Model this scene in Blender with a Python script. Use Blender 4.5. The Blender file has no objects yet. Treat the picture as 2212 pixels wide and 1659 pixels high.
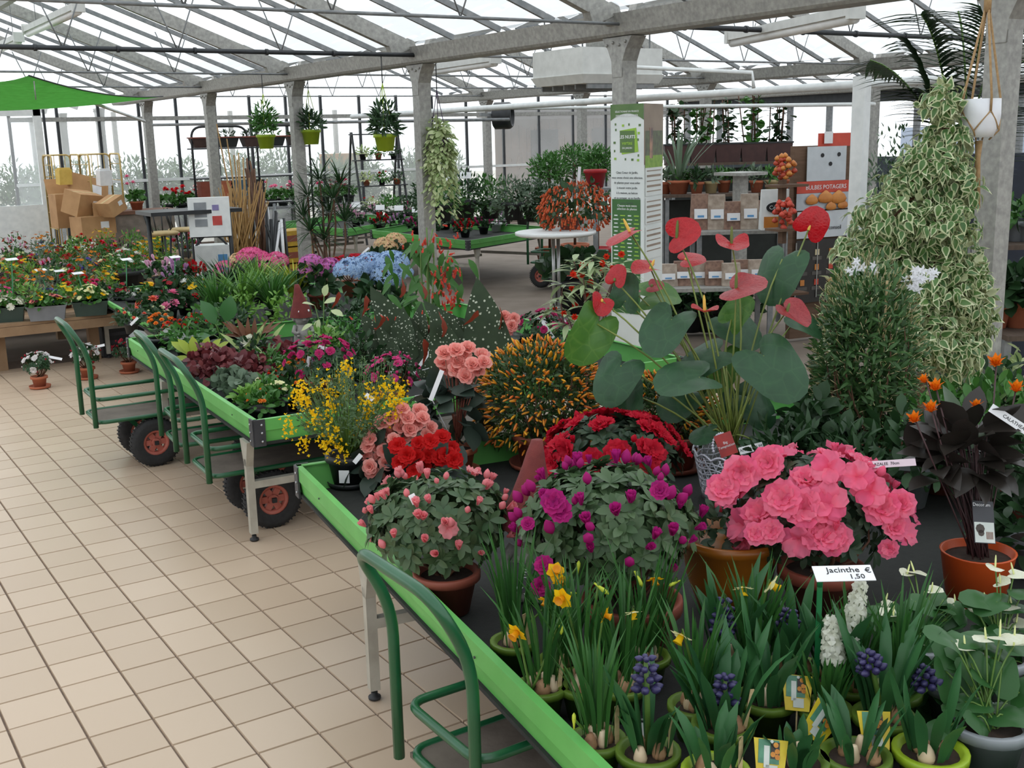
import bpy, math, random
import numpy as np
from mathutils import Matrix, Vector
random.seed(7)
RNG = np.random.default_rng(11)
PI = math.pi
scene = bpy.context.scene
COL = scene.collection

# ---------------------------------------------------------------- camera, sky, sun, exposure
FPX = 2427.6
CAMP = np.array([-1.2143, -5.0108, 1.7995])
YAW, PITCH, ROLL = math.radians(33.098), math.radians(12.433), math.radians(-1.4085)
_f = np.array([math.sin(YAW)*math.cos(PITCH), math.cos(YAW)*math.cos(PITCH), -math.sin(PITCH)])
_r = np.array([math.cos(YAW), -math.sin(YAW), 0.0]); _u = np.cross(_r, _f)
_R = _r*math.cos(ROLL)+_u*math.sin(ROLL); _U = -_r*math.sin(ROLL)+_u*math.cos(ROLL)
cam_data = bpy.data.cameras.new('camera'); cam = bpy.data.objects.new('camera', cam_data); COL.objects.link(cam)
cam_data.sensor_fit = 'HORIZONTAL'; cam_data.sensor_width = 36.0; cam_data.lens = FPX/2212*36.0
cam_data.clip_start = 0.05; cam_data.clip_end = 300
cam.matrix_world = Matrix(((_R[0], _U[0], -_f[0], CAMP[0]), (_R[1], _U[1], -_f[1], CAMP[1]), (_R[2], _U[2], -_f[2], CAMP[2]), (0, 0, 0, 1)))
scene.camera = cam
world = bpy.data.worlds.new('overcast_sky'); scene.world = world; world.use_nodes = True
_bg = world.node_tree.nodes['Background']; _bg.inputs[0].default_value = (0.93, 0.97, 1.0, 1); _bg.inputs[1].default_value = 1.9
sun_d = bpy.data.lights.new('sun', 'SUN'); sun_d.energy = .6; sun_d.angle = math.radians(50); sun_d.color = (1.0, 0.95, 0.88)
sun = bpy.data.objects.new('sun', sun_d); COL.objects.link(sun); sun.location = (12, 20, 18)
sun.rotation_euler = Vector((0.55, 0.62, 0.95)).to_track_quat('Z', 'Y').to_euler()
vs = scene.view_settings; vs.view_transform = 'Standard'; vs.look = 'None'; vs.gamma = 1.0; vs.use_curve_mapping = False; vs.exposure = -0.2
scene.cycles.use_denoising = True
scene.cycles.max_bounces = 8; scene.cycles.transparent_max_bounces = 24; scene.cycles.caustics_reflective = False; scene.cycles.caustics_refractive = False
scene.cycles.sample_clamp_indirect = 6.0

def ray(x, y): return _f*FPX+_R*(x-1106)-_U*(y-829.5)
def pl(x, y, ax, v):
    d = ray(x, y); return CAMP+d*((v-CAMP[ax])/d[ax])
def at(x, y, z=0.0): return pl(x, y, 2, z)          # photograph pixel -> point on the level z
def atx(x, y, X): return pl(x, y, 0, X)
def aty(x, y, Y): return pl(x, y, 1, Y)

# ---------------------------------------------------------------- materials
MATS = {}
def lin(c):
    if isinstance(c, str):
        c = [int(c[i:i+2], 16)/255 for i in (0, 2, 4)]
    return tuple((v/12.92 if v <= .04045 else ((v+.055)/1.055)**2.4) for v in c)
def M(name, c1, c2=None, rough=.5, var='noise', scale=12, trans=0.0, metal=0.0, bump=0.0, spec=.5, bscale=60, stretch=None, coat=0.0):
    """procedural material: colour c1..c2 by noise, by leaf (island) or by object; colours are sRGB hex"""
    if name in MATS: return MATS[name]
    m = bpy.data.materials.new(name); m.use_nodes = True; nt = m.node_tree; N = nt.nodes; L = nt.links
    p = N['Principled BSDF']; out = N['Material Output']
    c1 = lin(c1); c2 = lin(c2) if c2 else tuple(v*.8 for v in c1)
    p.inputs['Roughness'].default_value = rough; p.inputs['Metallic'].default_value = metal
    p.inputs['Specular IOR Level'].default_value = spec
    if coat: p.inputs['Coat Weight'].default_value = coat; p.inputs['Coat Roughness'].default_value = .15
    ramp = N.new('ShaderNodeMix'); ramp.data_type = 'RGBA'
    ramp.inputs[6].default_value = (*c1, 1); ramp.inputs[7].default_value = (*c2, 1)
    if var == 'island':
        g = N.new('ShaderNodeNewGeometry'); L.new(g.outputs['Random Per Island'], ramp.inputs[0])
    elif var == 'object':
        g = N.new('ShaderNodeObjectInfo'); L.new(g.outputs['Random'], ramp.inputs[0])
    else:
        tc = N.new('ShaderNodeTexCoord'); nz = N.new('ShaderNodeTexNoise'); nz.inputs['Scale'].default_value = scale; nz.inputs['Detail'].default_value = 4
        src = tc.outputs['Object']
        if stretch:
            mp = N.new('ShaderNodeMapping'); mp.inputs['Scale'].default_value = stretch; L.new(src, mp.inputs[0]); src = mp.outputs[0]
        L.new(src, nz.inputs['Vector'])
        mr = N.new('ShaderNodeMapRange'); mr.inputs[1].default_value = .3; mr.inputs[2].default_value = .7
        L.new(nz.outputs['Fac'], mr.inputs[0]); L.new(mr.outputs[0], ramp.inputs[0])
    L.new(ramp.outputs[2], p.inputs['Base Color'])
    if bump:
        tc2 = N.new('ShaderNodeTexCoord'); n2 = N.new('ShaderNodeTexNoise'); n2.inputs['Scale'].default_value = bscale; n2.inputs['Detail'].default_value = 3
        L.new(tc2.outputs['Object'], n2.inputs['Vector'])
        b = N.new('ShaderNodeBump'); b.inputs['Strength'].default_value = bump; b.inputs['Distance'].default_value = .01
        L.new(n2.outputs['Fac'], b.inputs['Height']); L.new(b.outputs[0], p.inputs['Normal'])
    if trans:
        t = N.new('ShaderNodeBsdfTranslucent'); L.new(ramp.outputs[2], t.inputs['Color'])
        mx = N.new('ShaderNodeMixShader'); mx.inputs[0].default_value = trans
        L.new(p.outputs[0], mx.inputs[1]); L.new(t.outputs[0], mx.inputs[2]); L.new(mx.outputs[0], out.inputs['Surface'])
    MATS[name] = m; return m
def leafm(name, c1, c2, rough=.42, trans=.22): return M(name, c1, c2, rough, 'island', trans=trans, spec=.35)
def petalm(name, c1, c2, trans=.35): return M(name, c1, c2, .6, 'island', trans=trans, spec=.2)
def glass_mat(name, clear=.85, tint=(.95, .98, 1.0), white=(.9, .93, .95)):
    if name in MATS: return MATS[name]
    m = bpy.data.materials.new(name); m.use_nodes = True; nt = m.node_tree; N = nt.nodes; L = nt.links
    N.remove(N['Principled BSDF']); out = N['Material Output']
    tr = N.new('ShaderNodeBsdfTransparent'); tr.inputs[0].default_value = (*tint, 1)
    tl = N.new('ShaderNodeBsdfTranslucent'); tl.inputs[0].default_value = (*white, 1)
    tc = N.new('ShaderNodeTexCoord'); nz = N.new('ShaderNodeTexNoise'); nz.inputs['Scale'].default_value = 1.5
    L.new(tc.outputs['Object'], nz.inputs['Vector'])
    mr = N.new('ShaderNodeMapRange'); mr.inputs[3].default_value = 1-clear-.06; mr.inputs[4].default_value = 1-clear+.06
    L.new(nz.outputs['Fac'], mr.inputs[0])
    mx = N.new('ShaderNodeMixShader'); L.new(mr.outputs[0], mx.inputs[0]); L.new(tr.outputs[0], mx.inputs[1]); L.new(tl.outputs[0], mx.inputs[2])
    L.new(mx.outputs[0], out.inputs['Surface']); MATS[name] = m; return m

# ---------------------------------------------------------------- mesh helpers
def rotz(a): c, s = math.cos(a), math.sin(a); return np.array([[c, -s, 0], [s, c, 0], [0, 0, 1.0]])
def rotx(a): c, s = math.cos(a), math.sin(a); return np.array([[1, 0, 0], [0, c, -s], [0, s, c.real]])
def roty(a): c, s = math.cos(a), math.sin(a); return np.array([[c, 0, s], [0, 1, 0], [-s, 0, c]])
def frame(d, up=(0, 0, 1)):
    """rotation matrix whose Y column is d and whose Z column is close to up"""
    y = np.asarray(d, float); y = y/(np.linalg.norm(y)+1e-9); up = np.asarray(up, float)
    x = np.cross(y, up)
    if np.linalg.norm(x) < 1e-4: x = np.cross(y, (1, 0, .01))
    x /= np.linalg.norm(x); z = np.cross(x, y); return np.stack([x, y, z], 1)
def frames(D, U):
    Y = D/(np.linalg.norm(D, axis=1, keepdims=True)+1e-9); X = np.cross(Y, U); n = np.linalg.norm(X, axis=1, keepdims=True)
    X = np.where(n < 1e-4, np.array([[1., 0, 0]]), X/(n+1e-9)); Z = np.cross(X, Y); return np.stack([X, Y, Z], 2)

class MB:
    def __init__(s): s.v = []; s.f = []; s.m = []; s.sm = []; s.n = 0
    def add(s, V, F, mi=0, sm=False):
        V = np.asarray(V, float); s.v.append(V); k = s.n
        if isinstance(F, np.ndarray): F = F.tolist()
        s.f.extend([[i+k for i in q] for q in F]); s.m.extend([mi]*len(F)); s.sm.extend(sm if isinstance(sm, list) else [sm]*len(F)); s.n += len(V); return s
    def box(s, c, size, R=None, mi=0):
        h = np.asarray(size, float)/2
        V = np.array([[x, y, z] for z in (-1, 1) for y in (-1, 1) for x in (-1, 1)])*h
        if R is not None: V = V@np.asarray(R).T
        return s.add(V+np.asarray(c, float), [[0, 2, 3, 1], [4, 5, 7, 6], [0, 1, 5, 4], [2, 6, 7, 3], [0, 4, 6, 2], [1, 3, 7, 5]], mi)
    def hexa(s, P, mi=0):      # 8 points: bottom ring 4, top ring 4
        return s.add(P, [[3, 2, 1, 0], [4, 5, 6, 7], [0, 1, 5, 4], [1, 2, 6, 5], [2, 3, 7, 6], [3, 0, 4, 7]], mi)
    def bar(s, a, b, w, h, up=(0, 0, 1), mi=0):
        a = np.asarray(a, float); b = np.asarray(b, float); R = frame(b-a, up)
        return s.box((a+b)/2, (w, np.linalg.norm(b-a), h), R, mi)
    def tube(s, pts, r, n=8, mi=0, caps=True):
        pts = [np.asarray(p, float) for p in pts]; m = len(pts); rs = [r]*m if np.isscalar(r) else list(r)
        V = []; prev = None
        for i, p in enumerate(pts):
            d = pts[min(i+1, m-1)]-pts[max(i-1, 0)]; d = d/(np.linalg.norm(d)+1e-9)
            if prev is None:
                a = np.array([0, 0, 1.]) if abs(d[2]) < .9 else np.array([1., 0, 0]); x = np.cross(d, a)
            else: x = prev-d*(prev@d)
            x /= np.linalg.norm(x)+1e-9; prev = x; y = np.cross(d, x)
            for k in range(n):
                t = 2*PI*k/n; V.append(p+rs[i]*(math.cos(t)*x+math.sin(t)*y))
        F = [[i*n+k, i*n+(k+1) % n, (i+1)*n+(k+1) % n, (i+1)*n+k] for i in range(m-1) for k in range(n)]
        sm = [True]*len(F)
        if caps: F += [list(range(n))[::-1], [(m-1)*n+k for k in range(n)]]; sm += [False, False]
        return s.add(np.array(V), F, mi, sm)
    def lathe(s, prof, n=20, c=(0, 0, 0), R=None, mi=0, cap=True):
        V = np.array([[r*math.cos(2*PI*k/n), r*math.sin(2*PI*k/n), z] for r, z in prof for k in range(n)])
        if R is not None: V = V@np.asarray(R).T
        F = [[i*n+k, i*n+(k+1) % n, (i+1)*n+(k+1) % n, (i+1)*n+k] for i in range(len(prof)-1) for k in range(n)]
        sm = [True]*len(F)
        if cap: F += [list(range(n))[::-1], [(len(prof)-1)*n+k for k in range(n)]]; sm += [False, False]
        return s.add(V+np.asarray(c, float), F, mi, sm)
    def prism(s, poly, a, b, mi=0):       # poly: list of 3D points; swept by vector b-a
        P = np.asarray(poly, float); n = len(P); d = np.asarray(b, float)-np.asarray(a, float)
        F = [list(range(n))[::-1], [n+k for k in range(n)]]+[[k, (k+1) % n, n+(k+1) % n, n+k] for k in range(n)]
        return s.add(np.concatenate([P, P+d]), F, mi)
    def scatter(s, T, pos, R, sc, mi=0):  # many copies of template T=(V,F)
        V, F = T; V = np.asarray(V); pos = np.asarray(pos, float); N = len(pos)
        if N == 0: return s
        sc = np.broadcast_to(np.asarray(sc, float), (N,)) if np.ndim(sc) < 2 else np.asarray(sc)
        W = V[None]*(sc[:, None, None] if sc.ndim == 1 else sc[:, None, :])
        W = np.einsum('nij,nkj->nki', R, W)+pos[:, None, :]
        nv = len(V); base = s.n
        s.v.append(W.reshape(-1, 3)); s.n += N*nv
        for i in range(N):
            o = base+i*nv
            for q in F: s.f.append([j+o for j in q])
        s.m.extend([mi]*(N*len(F))); s.sm.extend([True]*(N*len(F))); return s
    def mesh(s, name, mats, smooth=False):
        me = bpy.data.meshes.new(name)
        V = np.concatenate(s.v) if s.v else np.zeros((0, 3))
        nl = np.fromiter((len(q) for q in s.f), dtype=np.int32, count=len(s.f))
        flat = np.fromiter((i for q in s.f for i in q), dtype=np.int32)
        me.vertices.add(len(V)); me.vertices.foreach_set('co', V.astype(np.float32).ravel())
        me.loops.add(len(flat)); me.loops.foreach_set('vertex_index', flat)
        me.polygons.add(len(nl)); st = np.concatenate([[0], np.cumsum(nl)[:-1]]).astype(np.int32) if len(nl) else nl
        me.polygons.foreach_set('loop_start', st)
        mats = mats if isinstance(mats, (list, tuple)) else [mats]
        for m in mats: me.materials.append(m)
        me.polygons.foreach_set('material_index', np.array(s.m, dtype=np.int32))
        me.polygons.foreach_set('use_smooth', np.ones(len(nl), dtype=bool) if smooth else np.array(s.sm, dtype=bool))
        me.update(calc_edges=True); return me
    def build(s, name, mats, parent=None, loc=None, smooth=False, label=None, cat=None, group=None, kind=None):
        return obj(name, s.mesh(name, mats, smooth), parent, loc, label=label, cat=cat, group=group, kind=kind)

def tag(o, label=None, cat=None, group=None, kind=None):
    if label: o['label'] = label
    if cat: o['category'] = cat
    if group: o['group'] = group
    if kind: o['kind'] = kind
    return o
def obj(name, me, parent=None, loc=None, R=None, sc=None, label=None, cat=None, group=None, kind=None):
    o = bpy.data.objects.new(name, me); COL.objects.link(o)
    if parent is not None: o.parent = parent
    if R is not None or sc is not None:
        A = np.eye(3) if R is None else np.asarray(R); S = np.ones(3) if sc is None else np.broadcast_to(np.asarray(sc, float), (3,))
        A = A*S[None, :]; m4 = Matrix([[*A[i], (0 if loc is None else loc[i])] for i in range(3)]+[[0, 0, 0, 1]]); o.matrix_basis = m4
    elif loc is not None: o.location = loc
    return tag(o, label, cat, group, kind)
def empty(name, loc, label=None, cat=None, group=None, rz=0.0, kind=None):
    o = bpy.data.objects.new(name, None); COL.objects.link(o); o.location = loc; o.rotation_euler = (0, 0, rz); o.empty_display_size = .1
    return tag(o, label, cat, group, kind)
def copytree(o, parent=None):
    c = o.copy(); COL.objects.link(c); c.parent = parent
    for ch in list(o.children): copytree(ch, c)
    return c
FONT_CACHE = {}
def lettering(txt, size, mat, parent, loc, R, name='lettering', align='CENTER', bold=False):
    cu = bpy.data.curves.new(name, 'FONT'); cu.body = txt; cu.size = size; cu.align_x = align; cu.align_y = 'CENTER'; cu.extrude = .0004; cu.resolution_u = 2
    if bold: cu.offset = size*.012
    tmp = bpy.data.objects.new('tmp_text', cu); me = bpy.data.meshes.new_from_object(tmp); me.name = name; bpy.data.objects.remove(tmp); bpy.data.curves.remove(cu)
    me.materials.clear(); me.materials.append(mat)
    return obj(name, me, parent, loc, R)
def arc(p0, p1, bulge, n=6):
    """points from p0 to p1 pushed out by bulge (vector) at the middle"""
    p0 = np.asarray(p0, float); p1 = np.asarray(p1, float); b = np.asarray(bulge, float)
    return [p0+(p1-p0)*t+b*4*t*(1-t) for t in np.linspace(0, 1, n)]
def rounded(pts, r, n=4):
    """polyline with rounded corners"""
    P = [np.asarray(p, float) for p in pts]; out = [P[0]]
    for i in range(1, len(P)-1):
        a = P[i-1]-P[i]; b = P[i+1]-P[i]; la, lb = np.linalg.norm(a), np.linalg.norm(b); rr = min(r, la*.45, lb*.45)
        A = P[i]+a/la*rr; B = P[i]+b/lb*rr
        for t in np.linspace(0, 1, n+1): out.append((1-t)**2*A+2*t*(1-t)*P[i]+t*t*B)
    out.append(P[-1]); return out
# ---------------------------------------------------------------- the greenhouse shell
mGalv = M('galvanised_steel', 'a9a8a2', '8b8a86', .55, scale=30, metal=.35, bump=.05)
mGalvD = M('galvanised_steel_dull', '8f9090', '74787a', .6, scale=18, metal=.3)
mDark = M('dark_painted_steel', '26292c', '33363a', .5)
mWhiteP = M('white_paint', 'e6e8e6', 'd6d9d8', .5)
mTile = M('floor_tile_ceramic', 'c4ae97', 'b9a38c', .34, 'object', spec=.4)
mGrout = M('floor_grout', '7c6a5b', '6a5a4e', .9, scale=40)
mConc = M('floor_concrete', '84776c', '736659', .8, scale=3, bump=.1)
mGlass = glass_mat('roof_glass_whitewashed', .36)
mGlassW = glass_mat('wall_glass_misted', .74, (.97, .99, 1.0))
GX = [-2.306, 4.064, 10.434, 16.804]; RIDGE_H = 1.19; GZ = 2.473; EAVE = 2.60
CY = [-1.487+3*n for n in range(-3, 10)]
YW = 15.2

T = .2
fl = empty('floor', (0, 0, 0), kind='structure'); tag(fl, 'beige square ceramic tile floor of the aisle')
b = MB(); b.box((0.0, -.2, -.022), (10, 11.2, .03)); b.build('grout_bed', mGrout, fl)
tb = MB(); g = .0028; tb.hexa([(-.1+g, -.1+g, -.008), (.1-g, -.1+g, -.008), (.1-g, .1-g, -.008), (-.1+g, .1-g, -.008), (-.1+g+.002, -.1+g+.002, 0), (.1-g-.002, -.1+g+.002, 0), (.1-g-.002, .1-g-.002, 0), (-.1+g+.002, .1-g-.002, 0)])
tile_me = tb.mesh('tile', mTile)
cells = []
for i in range(-22, 22):
    for j in range(-20, 25):
        c = np.array([i*T+.1, j*T+.1, 0.]); d = (c-CAMP)@_f
        px = 1106+FPX*((c-CAMP)@_R)/d if d > .1 else -9999; py = 829.5-FPX*((c-CAMP)@_U)/d if d > .1 else 9999
        vis = (-60 < px < 1150 and 780 < py < 1730)
        cells.append((0 if vis else 1, d, c))
cells.sort(key=lambda q: (q[0], q[1]))
rest = MB(); Vt = np.concatenate(tb.v)
for k, (nv, d, c) in enumerate(cells):
    if k < 300: obj('tile', tile_me, fl, c+np.array([0, 0, random.uniform(-.0006, .0003)]))
    else: rest.add(Vt+c, tb.f)
rest.build('tile_field', mTile, fl, kind='stuff')
b = MB(); b.box((6, 6, -.06), (60, 50, .06)); b.build('floor_concrete', mConc, kind='structure', label='grey brown concrete floor beyond the tiles')

cl = empty('ceiling', (0, 0, 0), kind='structure'); tag(cl, 'whitewashed glass greenhouse roof on galvanised rafters')
Y0, Y1 = -8.0, YW
def slope(xa, xb, first):
    """one glazed slope from gutter xa up to ridge xb"""
    za, zb = EAVE, EAVE+RIDGE_H; s = 1 if xb > xa else -1
    A = np.array([xa+s*.10, 0, za]); B = np.array([xb, 0, zb]); L = B-A; n = np.cross(L, (0, 1, 0)); n /= np.linalg.norm(n); n = n if n[2] > 0 else -n
    for Y in CY:
        if Y0 < Y < Y1+.1:
            m = MB(); m.bar(A+[0, Y, 0], B+[0, Y, 0], .07, .13, n); m.build('rafter', mGalv, cl)
    ys = sorted(Y+.75*k for Y in CY for k in range(4) if Y0 < Y+.75*k < Y1+.3)
    for i, Y in enumerate(ys):
        if not any(abs(Y-c) < .05 for c in CY):
            m = MB(); m.bar(A+[0, Y, 0]+n*.05, B+[0, Y, 0]+n*.05, .030, .045, n); m.build('glazing_bar', mGalvD, cl)
        if i+1 < len(ys):
            m = MB(); off = n*.075; m.add([A+[0, Y+.014, 0]+off, A+[0, ys[i+1]-.014, 0]+off, B+[0, ys[i+1]-.014, 0]+off, B+[0, Y+.014, 0]+off], [[0, 1, 2, 3]]); m.build('pane', mGlass, cl)
    P = A+L*.80-n*.09
    m = MB(); m.bar(P+[0, Y0, 0], P+[0, Y1, 0], .05, .09, n); m.build('purlin', mGalv, cl)
for k in range(3):
    rx = (GX[k]+GX[k+1])/2
    slope(GX[k], rx, k == 0); slope(GX[k+1], rx, False)
    m = MB(); m.box((rx, (Y0+Y1)/2, EAVE+RIDGE_H+.03), (.1, Y1-Y0, .09)); m.build('ridge_beam', mGalv, cl)
for gx in GX:
    m = MB(); m.prism([(gx-.085, Y0, GZ), (gx+.085, Y0, GZ), (gx+.10, Y0, GZ+.02), (gx+.13, Y0, GZ+.15), (gx-.13, Y0, GZ+.15), (gx-.10, Y0, GZ+.02)], (0, Y0, 0), (0, Y1, 0)); m.build('gutter', mGalv, cl)
# tie rods between the column heads
for k, Y in enumerate(CY):
    if Y < -2 or Y > Y1: continue
    for a in range(3):
        thick = (a == 0 and abs(Y-4.513) < .1) or (a == 1 and abs(Y-1.513) < .1)
        m = MB(); z = GZ+.075; m.tube([(GX[a]+.1, Y-.08, z), (GX[a+1]-.1, Y-.08, z)], .021 if thick else .012, 6)
        if thick:
            for x in np.arange(GX[a]+.5, GX[a+1]-.3, .62): m.tube([(x-.012, Y-.08, z), (x+.012, Y-.08, z)], .027, 8)
        m.build('tie_rod', mDark if thick else mGalvD, cl)
        # thin diagonal hanger wires of the roof trusses
        if a < 2:
            for t in (.22, .36, .5, .64, .78):
                x = GX[a]+(GX[a+1]-GX[a])*t; zr = EAVE+RIDGE_H*(1-abs(t-.5)*2)
                for sg in (-1, 1):
                    m = MB(); m.tube([(x, Y-.08, z), (x+sg*.17, Y-.08, min(zr, z+.42))], .006, 4); m.build('truss_wire', mGalvD, cl)

def column(x, Y, label):
    m = MB(); w = .062
    m.prism([(x-w, Y-w, 0), (x+w, Y-w, 0), (x+w, Y-w*.35, 0), (x+w*.7, Y, 0), (x+w, Y+w*.35, 0), (x+w, Y+w, 0), (x-w, Y+w, 0)], (0, 0, 0), (0, 0, GZ-.22))
    o = m.build('column', mGalv, kind='structure', label=label)
    h = MB(); prof = [(-.055, GZ-.28), (-.062, GZ-.17), (-.10, GZ-.09), (-.165, GZ-.005), (.165, GZ-.005), (.10, GZ-.09), (.062, GZ-.17), (.055, GZ-.28)]
    h.prism([(x-.068, Y+a, z) for a, z in prof], (0, 0, 0), (.136, 0, 0))
    for q in (-.10, -.03, .04, .11):
        h.lathe([(.011, 0), (.011, .01), (.004, .014)], 6, (x-.068, Y+q, GZ-.05+.01*math.sin(q*50)), roty(-PI/2))
    h.build('column_head', mGalv, o)
    for sx in (-1, 1):
        g = MB(); g.box((x+sx*.20, Y, GZ+.155), (.26, .085, .10), roty(sx*.36)); g.build('gusset', mGalv, o)
    return o
ordn = ['first', 'second', 'third', 'fourth', 'fifth', 'sixth', 'seventh', 'eighth']
for n in range(6): column(GX[1], -1.487+3*n, 'galvanised steel column under the main gutter, %s counting from the hanging white pot' % ordn[n])
for n in range(1, 6): column(GX[2], -1.487+3*n, 'galvanised steel column under the far gutter, %s counting from the variegated fig' % ordn[n-1])
for n in range(6, 9): column(GX[1], -1.487+3*n, 'pale column standing outside behind the misted glass wall, %s one back' % ordn[n-6])

# end wall of misted glass on dark posts
wb = empty('wall_back', (0, YW, 0), kind='structure'); tag(wb, 'misted glass end wall on dark posts')
px = [2.3, 3.05, 3.72, 4.4, 5.05, 5.75, 6.4, 7.1, 7.8, 8.6, 9.4, 10.2, 11.0, 11.9, 12.8, 13.7, 14.6, 15.5, 16.4]
SILL, TOPR = 1.20, 2.25
for i, x in enumerate(px):
    m = MB(); m.box((x, 0, 1.32), (.045, .05, 2.64)); m.build('post', mDark, wb)
    if i+1 < len(px):
        w = px[i+1]-x-.04; xm = (x+px[i+1])/2
        for z0, z1 in ((.06, SILL-.03), (SILL+.03, TOPR-.03), (TOPR+.03, 3.7)):
            if z1-z0 < .03: continue
            m = MB(); m.add([(xm-w/2, 0, z0), (xm+w/2, 0, z0), (xm+w/2, 0, z1), (xm-w/2, 0, z1)], [[0, 1, 2, 3]]); m.build('pane', mGlassW, wb)
m = MB(); m.box((9.4, -.02, SILL), (14.2, .07, .05)); m.build('sill_rail', mWhiteP, wb)
m = MB(); m.box((9.4, -.02, TOPR), (14.2, .06, .07)); m.build('top_rail', mGalv, wb)
m = MB(); m.box((9.4, 0, .03), (14.2, .12, .06)); m.build('base_kerb', mConc, wb)
# white glazed porch door leaf and panel at the aisle end
dr = empty('door_1', (0, 0, 0), kind='structure'); tag(dr, 'white framed sliding door at the aisle end')
xa, xb = 1.9, 2.62; yd = 14.6
m = MB(); m.box((xb, yd, 1.2), (.12, .08, 2.4)); m.box((xa-.5, yd, 1.2), (.10, .08, 2.4)); m.box(((xa-.5+xb)/2, yd, 2.35), (xb-xa+.6, .08, .10)); m.box(((xa-.5+xb)/2, yd, .45), (xb-xa+.5, .06, .9)); m.build('door_frame', mWhiteP, dr)
m = MB(); m.add([(xa-.45, yd, .9), (xb-.05, yd, .9), (xb-.05, yd, 2.3), (xa-.45, yd, 2.3)], [[0, 1, 2, 3]]); m.build('pane', mGlassW, dr)
m = MB(); m.box((xb+.10, yd-.02, 1.2), (.035, .04, 2.4)); m.build('dark_post', mDark, dr)
# right-hand side wall: low dark wall, window band above
XR = 16.95
wr = empty('wall_right', (XR, 0, 0), kind='structure'); tag(wr, 'low dark wall with a band of bright windows')
m = MB(); m.box((0, 3, .62), (.12, 24.4, 1.25)); m.build('low_wall', M('low_wall_dark', '3a4248', '2c3236', .8), wr)
m = MB(); m.box((0, 3, 2.45), (.2, 24.4, .34)); m.build('head_beam', M('dark_beam', '3c3f42', '2f3235', .7), wr)
ys = list(np.arange(-8, 15.3, 1.05))
for i, y in enumerate(ys):
    m = MB(); m.box((0, y, 1.77), (.09, .10, 1.04)); m.build('mullion', mGalvD, wr)
    if i+1 < len(ys):
        m = MB(); m.add([(.02, y+.05, 1.25), (.02, ys[i+1]-.05, 1.25), (.02, ys[i+1]-.05, 2.29), (.02, y+.05, 2.29)], [[0, 1, 2, 3]]); m.build('pane', mGlassW, wr)
# wall and side far to the left, behind the camera: plain misted glass
for nm, X in (('wall_left', -8.7),):
    wl = empty(nm, (X, 0, 0), kind='structure'); tag(wl, 'glazed side wall of the greenhouse behind the aisle')
    for i, y in enumerate(np.arange(-8, 15.2, 2.0)):
        m = MB(); m.box((0, y, 1.3), (.06, .06, 2.6)); m.build('post', mDark, wl)
        m = MB(); m.add([(0, y+.04, 0), (0, y+1.96, 0), (0, y+1.96, 2.6), (0, y+.04, 2.6)], [[0, 1, 2, 3]]); m.build('pane', mGlassW, wl)
# ---------------------------------------------------------------- display tables and trolleys
mGreen = M('green_powder_coat', '66b15a', '57a04c', .45, scale=6, spec=.4)
mGreenIn = M('green_powder_coat_lip', '79c66c', '67b85b', .45, scale=9)
mMat = M('black_tray_mat', '232522', '1b1d1a', .85, scale=40, bump=.15, bscale=200)
mCorner = M('dark_corner_steel', '4a4a4e', '3a3a3e', .5, metal=.3)
mLeg = M('grey_leg_steel', 'b2aea2', '9c978b', .5, scale=14, metal=.15)
mFoot = M('black_rubber', '191a1b', '222325', .6)
mTubeG = M('dark_green_tube', '1a5a36', '154d2d', .32, scale=8, spec=.6)
mBoard = M('brown_platform_board', '6d6258', '564c43', .75, scale=9, bump=.1)
mTyre = M('black_tyre', '1e1e1f', '2a2a2b', .8, scale=50, bump=.2)
mRim = M('red_wheel_rim', 'b4665a', 'a0503f', .55)
mBolt = M('steel_bolt', 'b9b9b9', '9a9a9a', .35, metal=.8)
mWhiteTag = M('white_plastic_tag', 'e9e9ea', 'dcdcde', .45)
mInk = M('black_ink', '17181a', '202124', .7)

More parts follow.
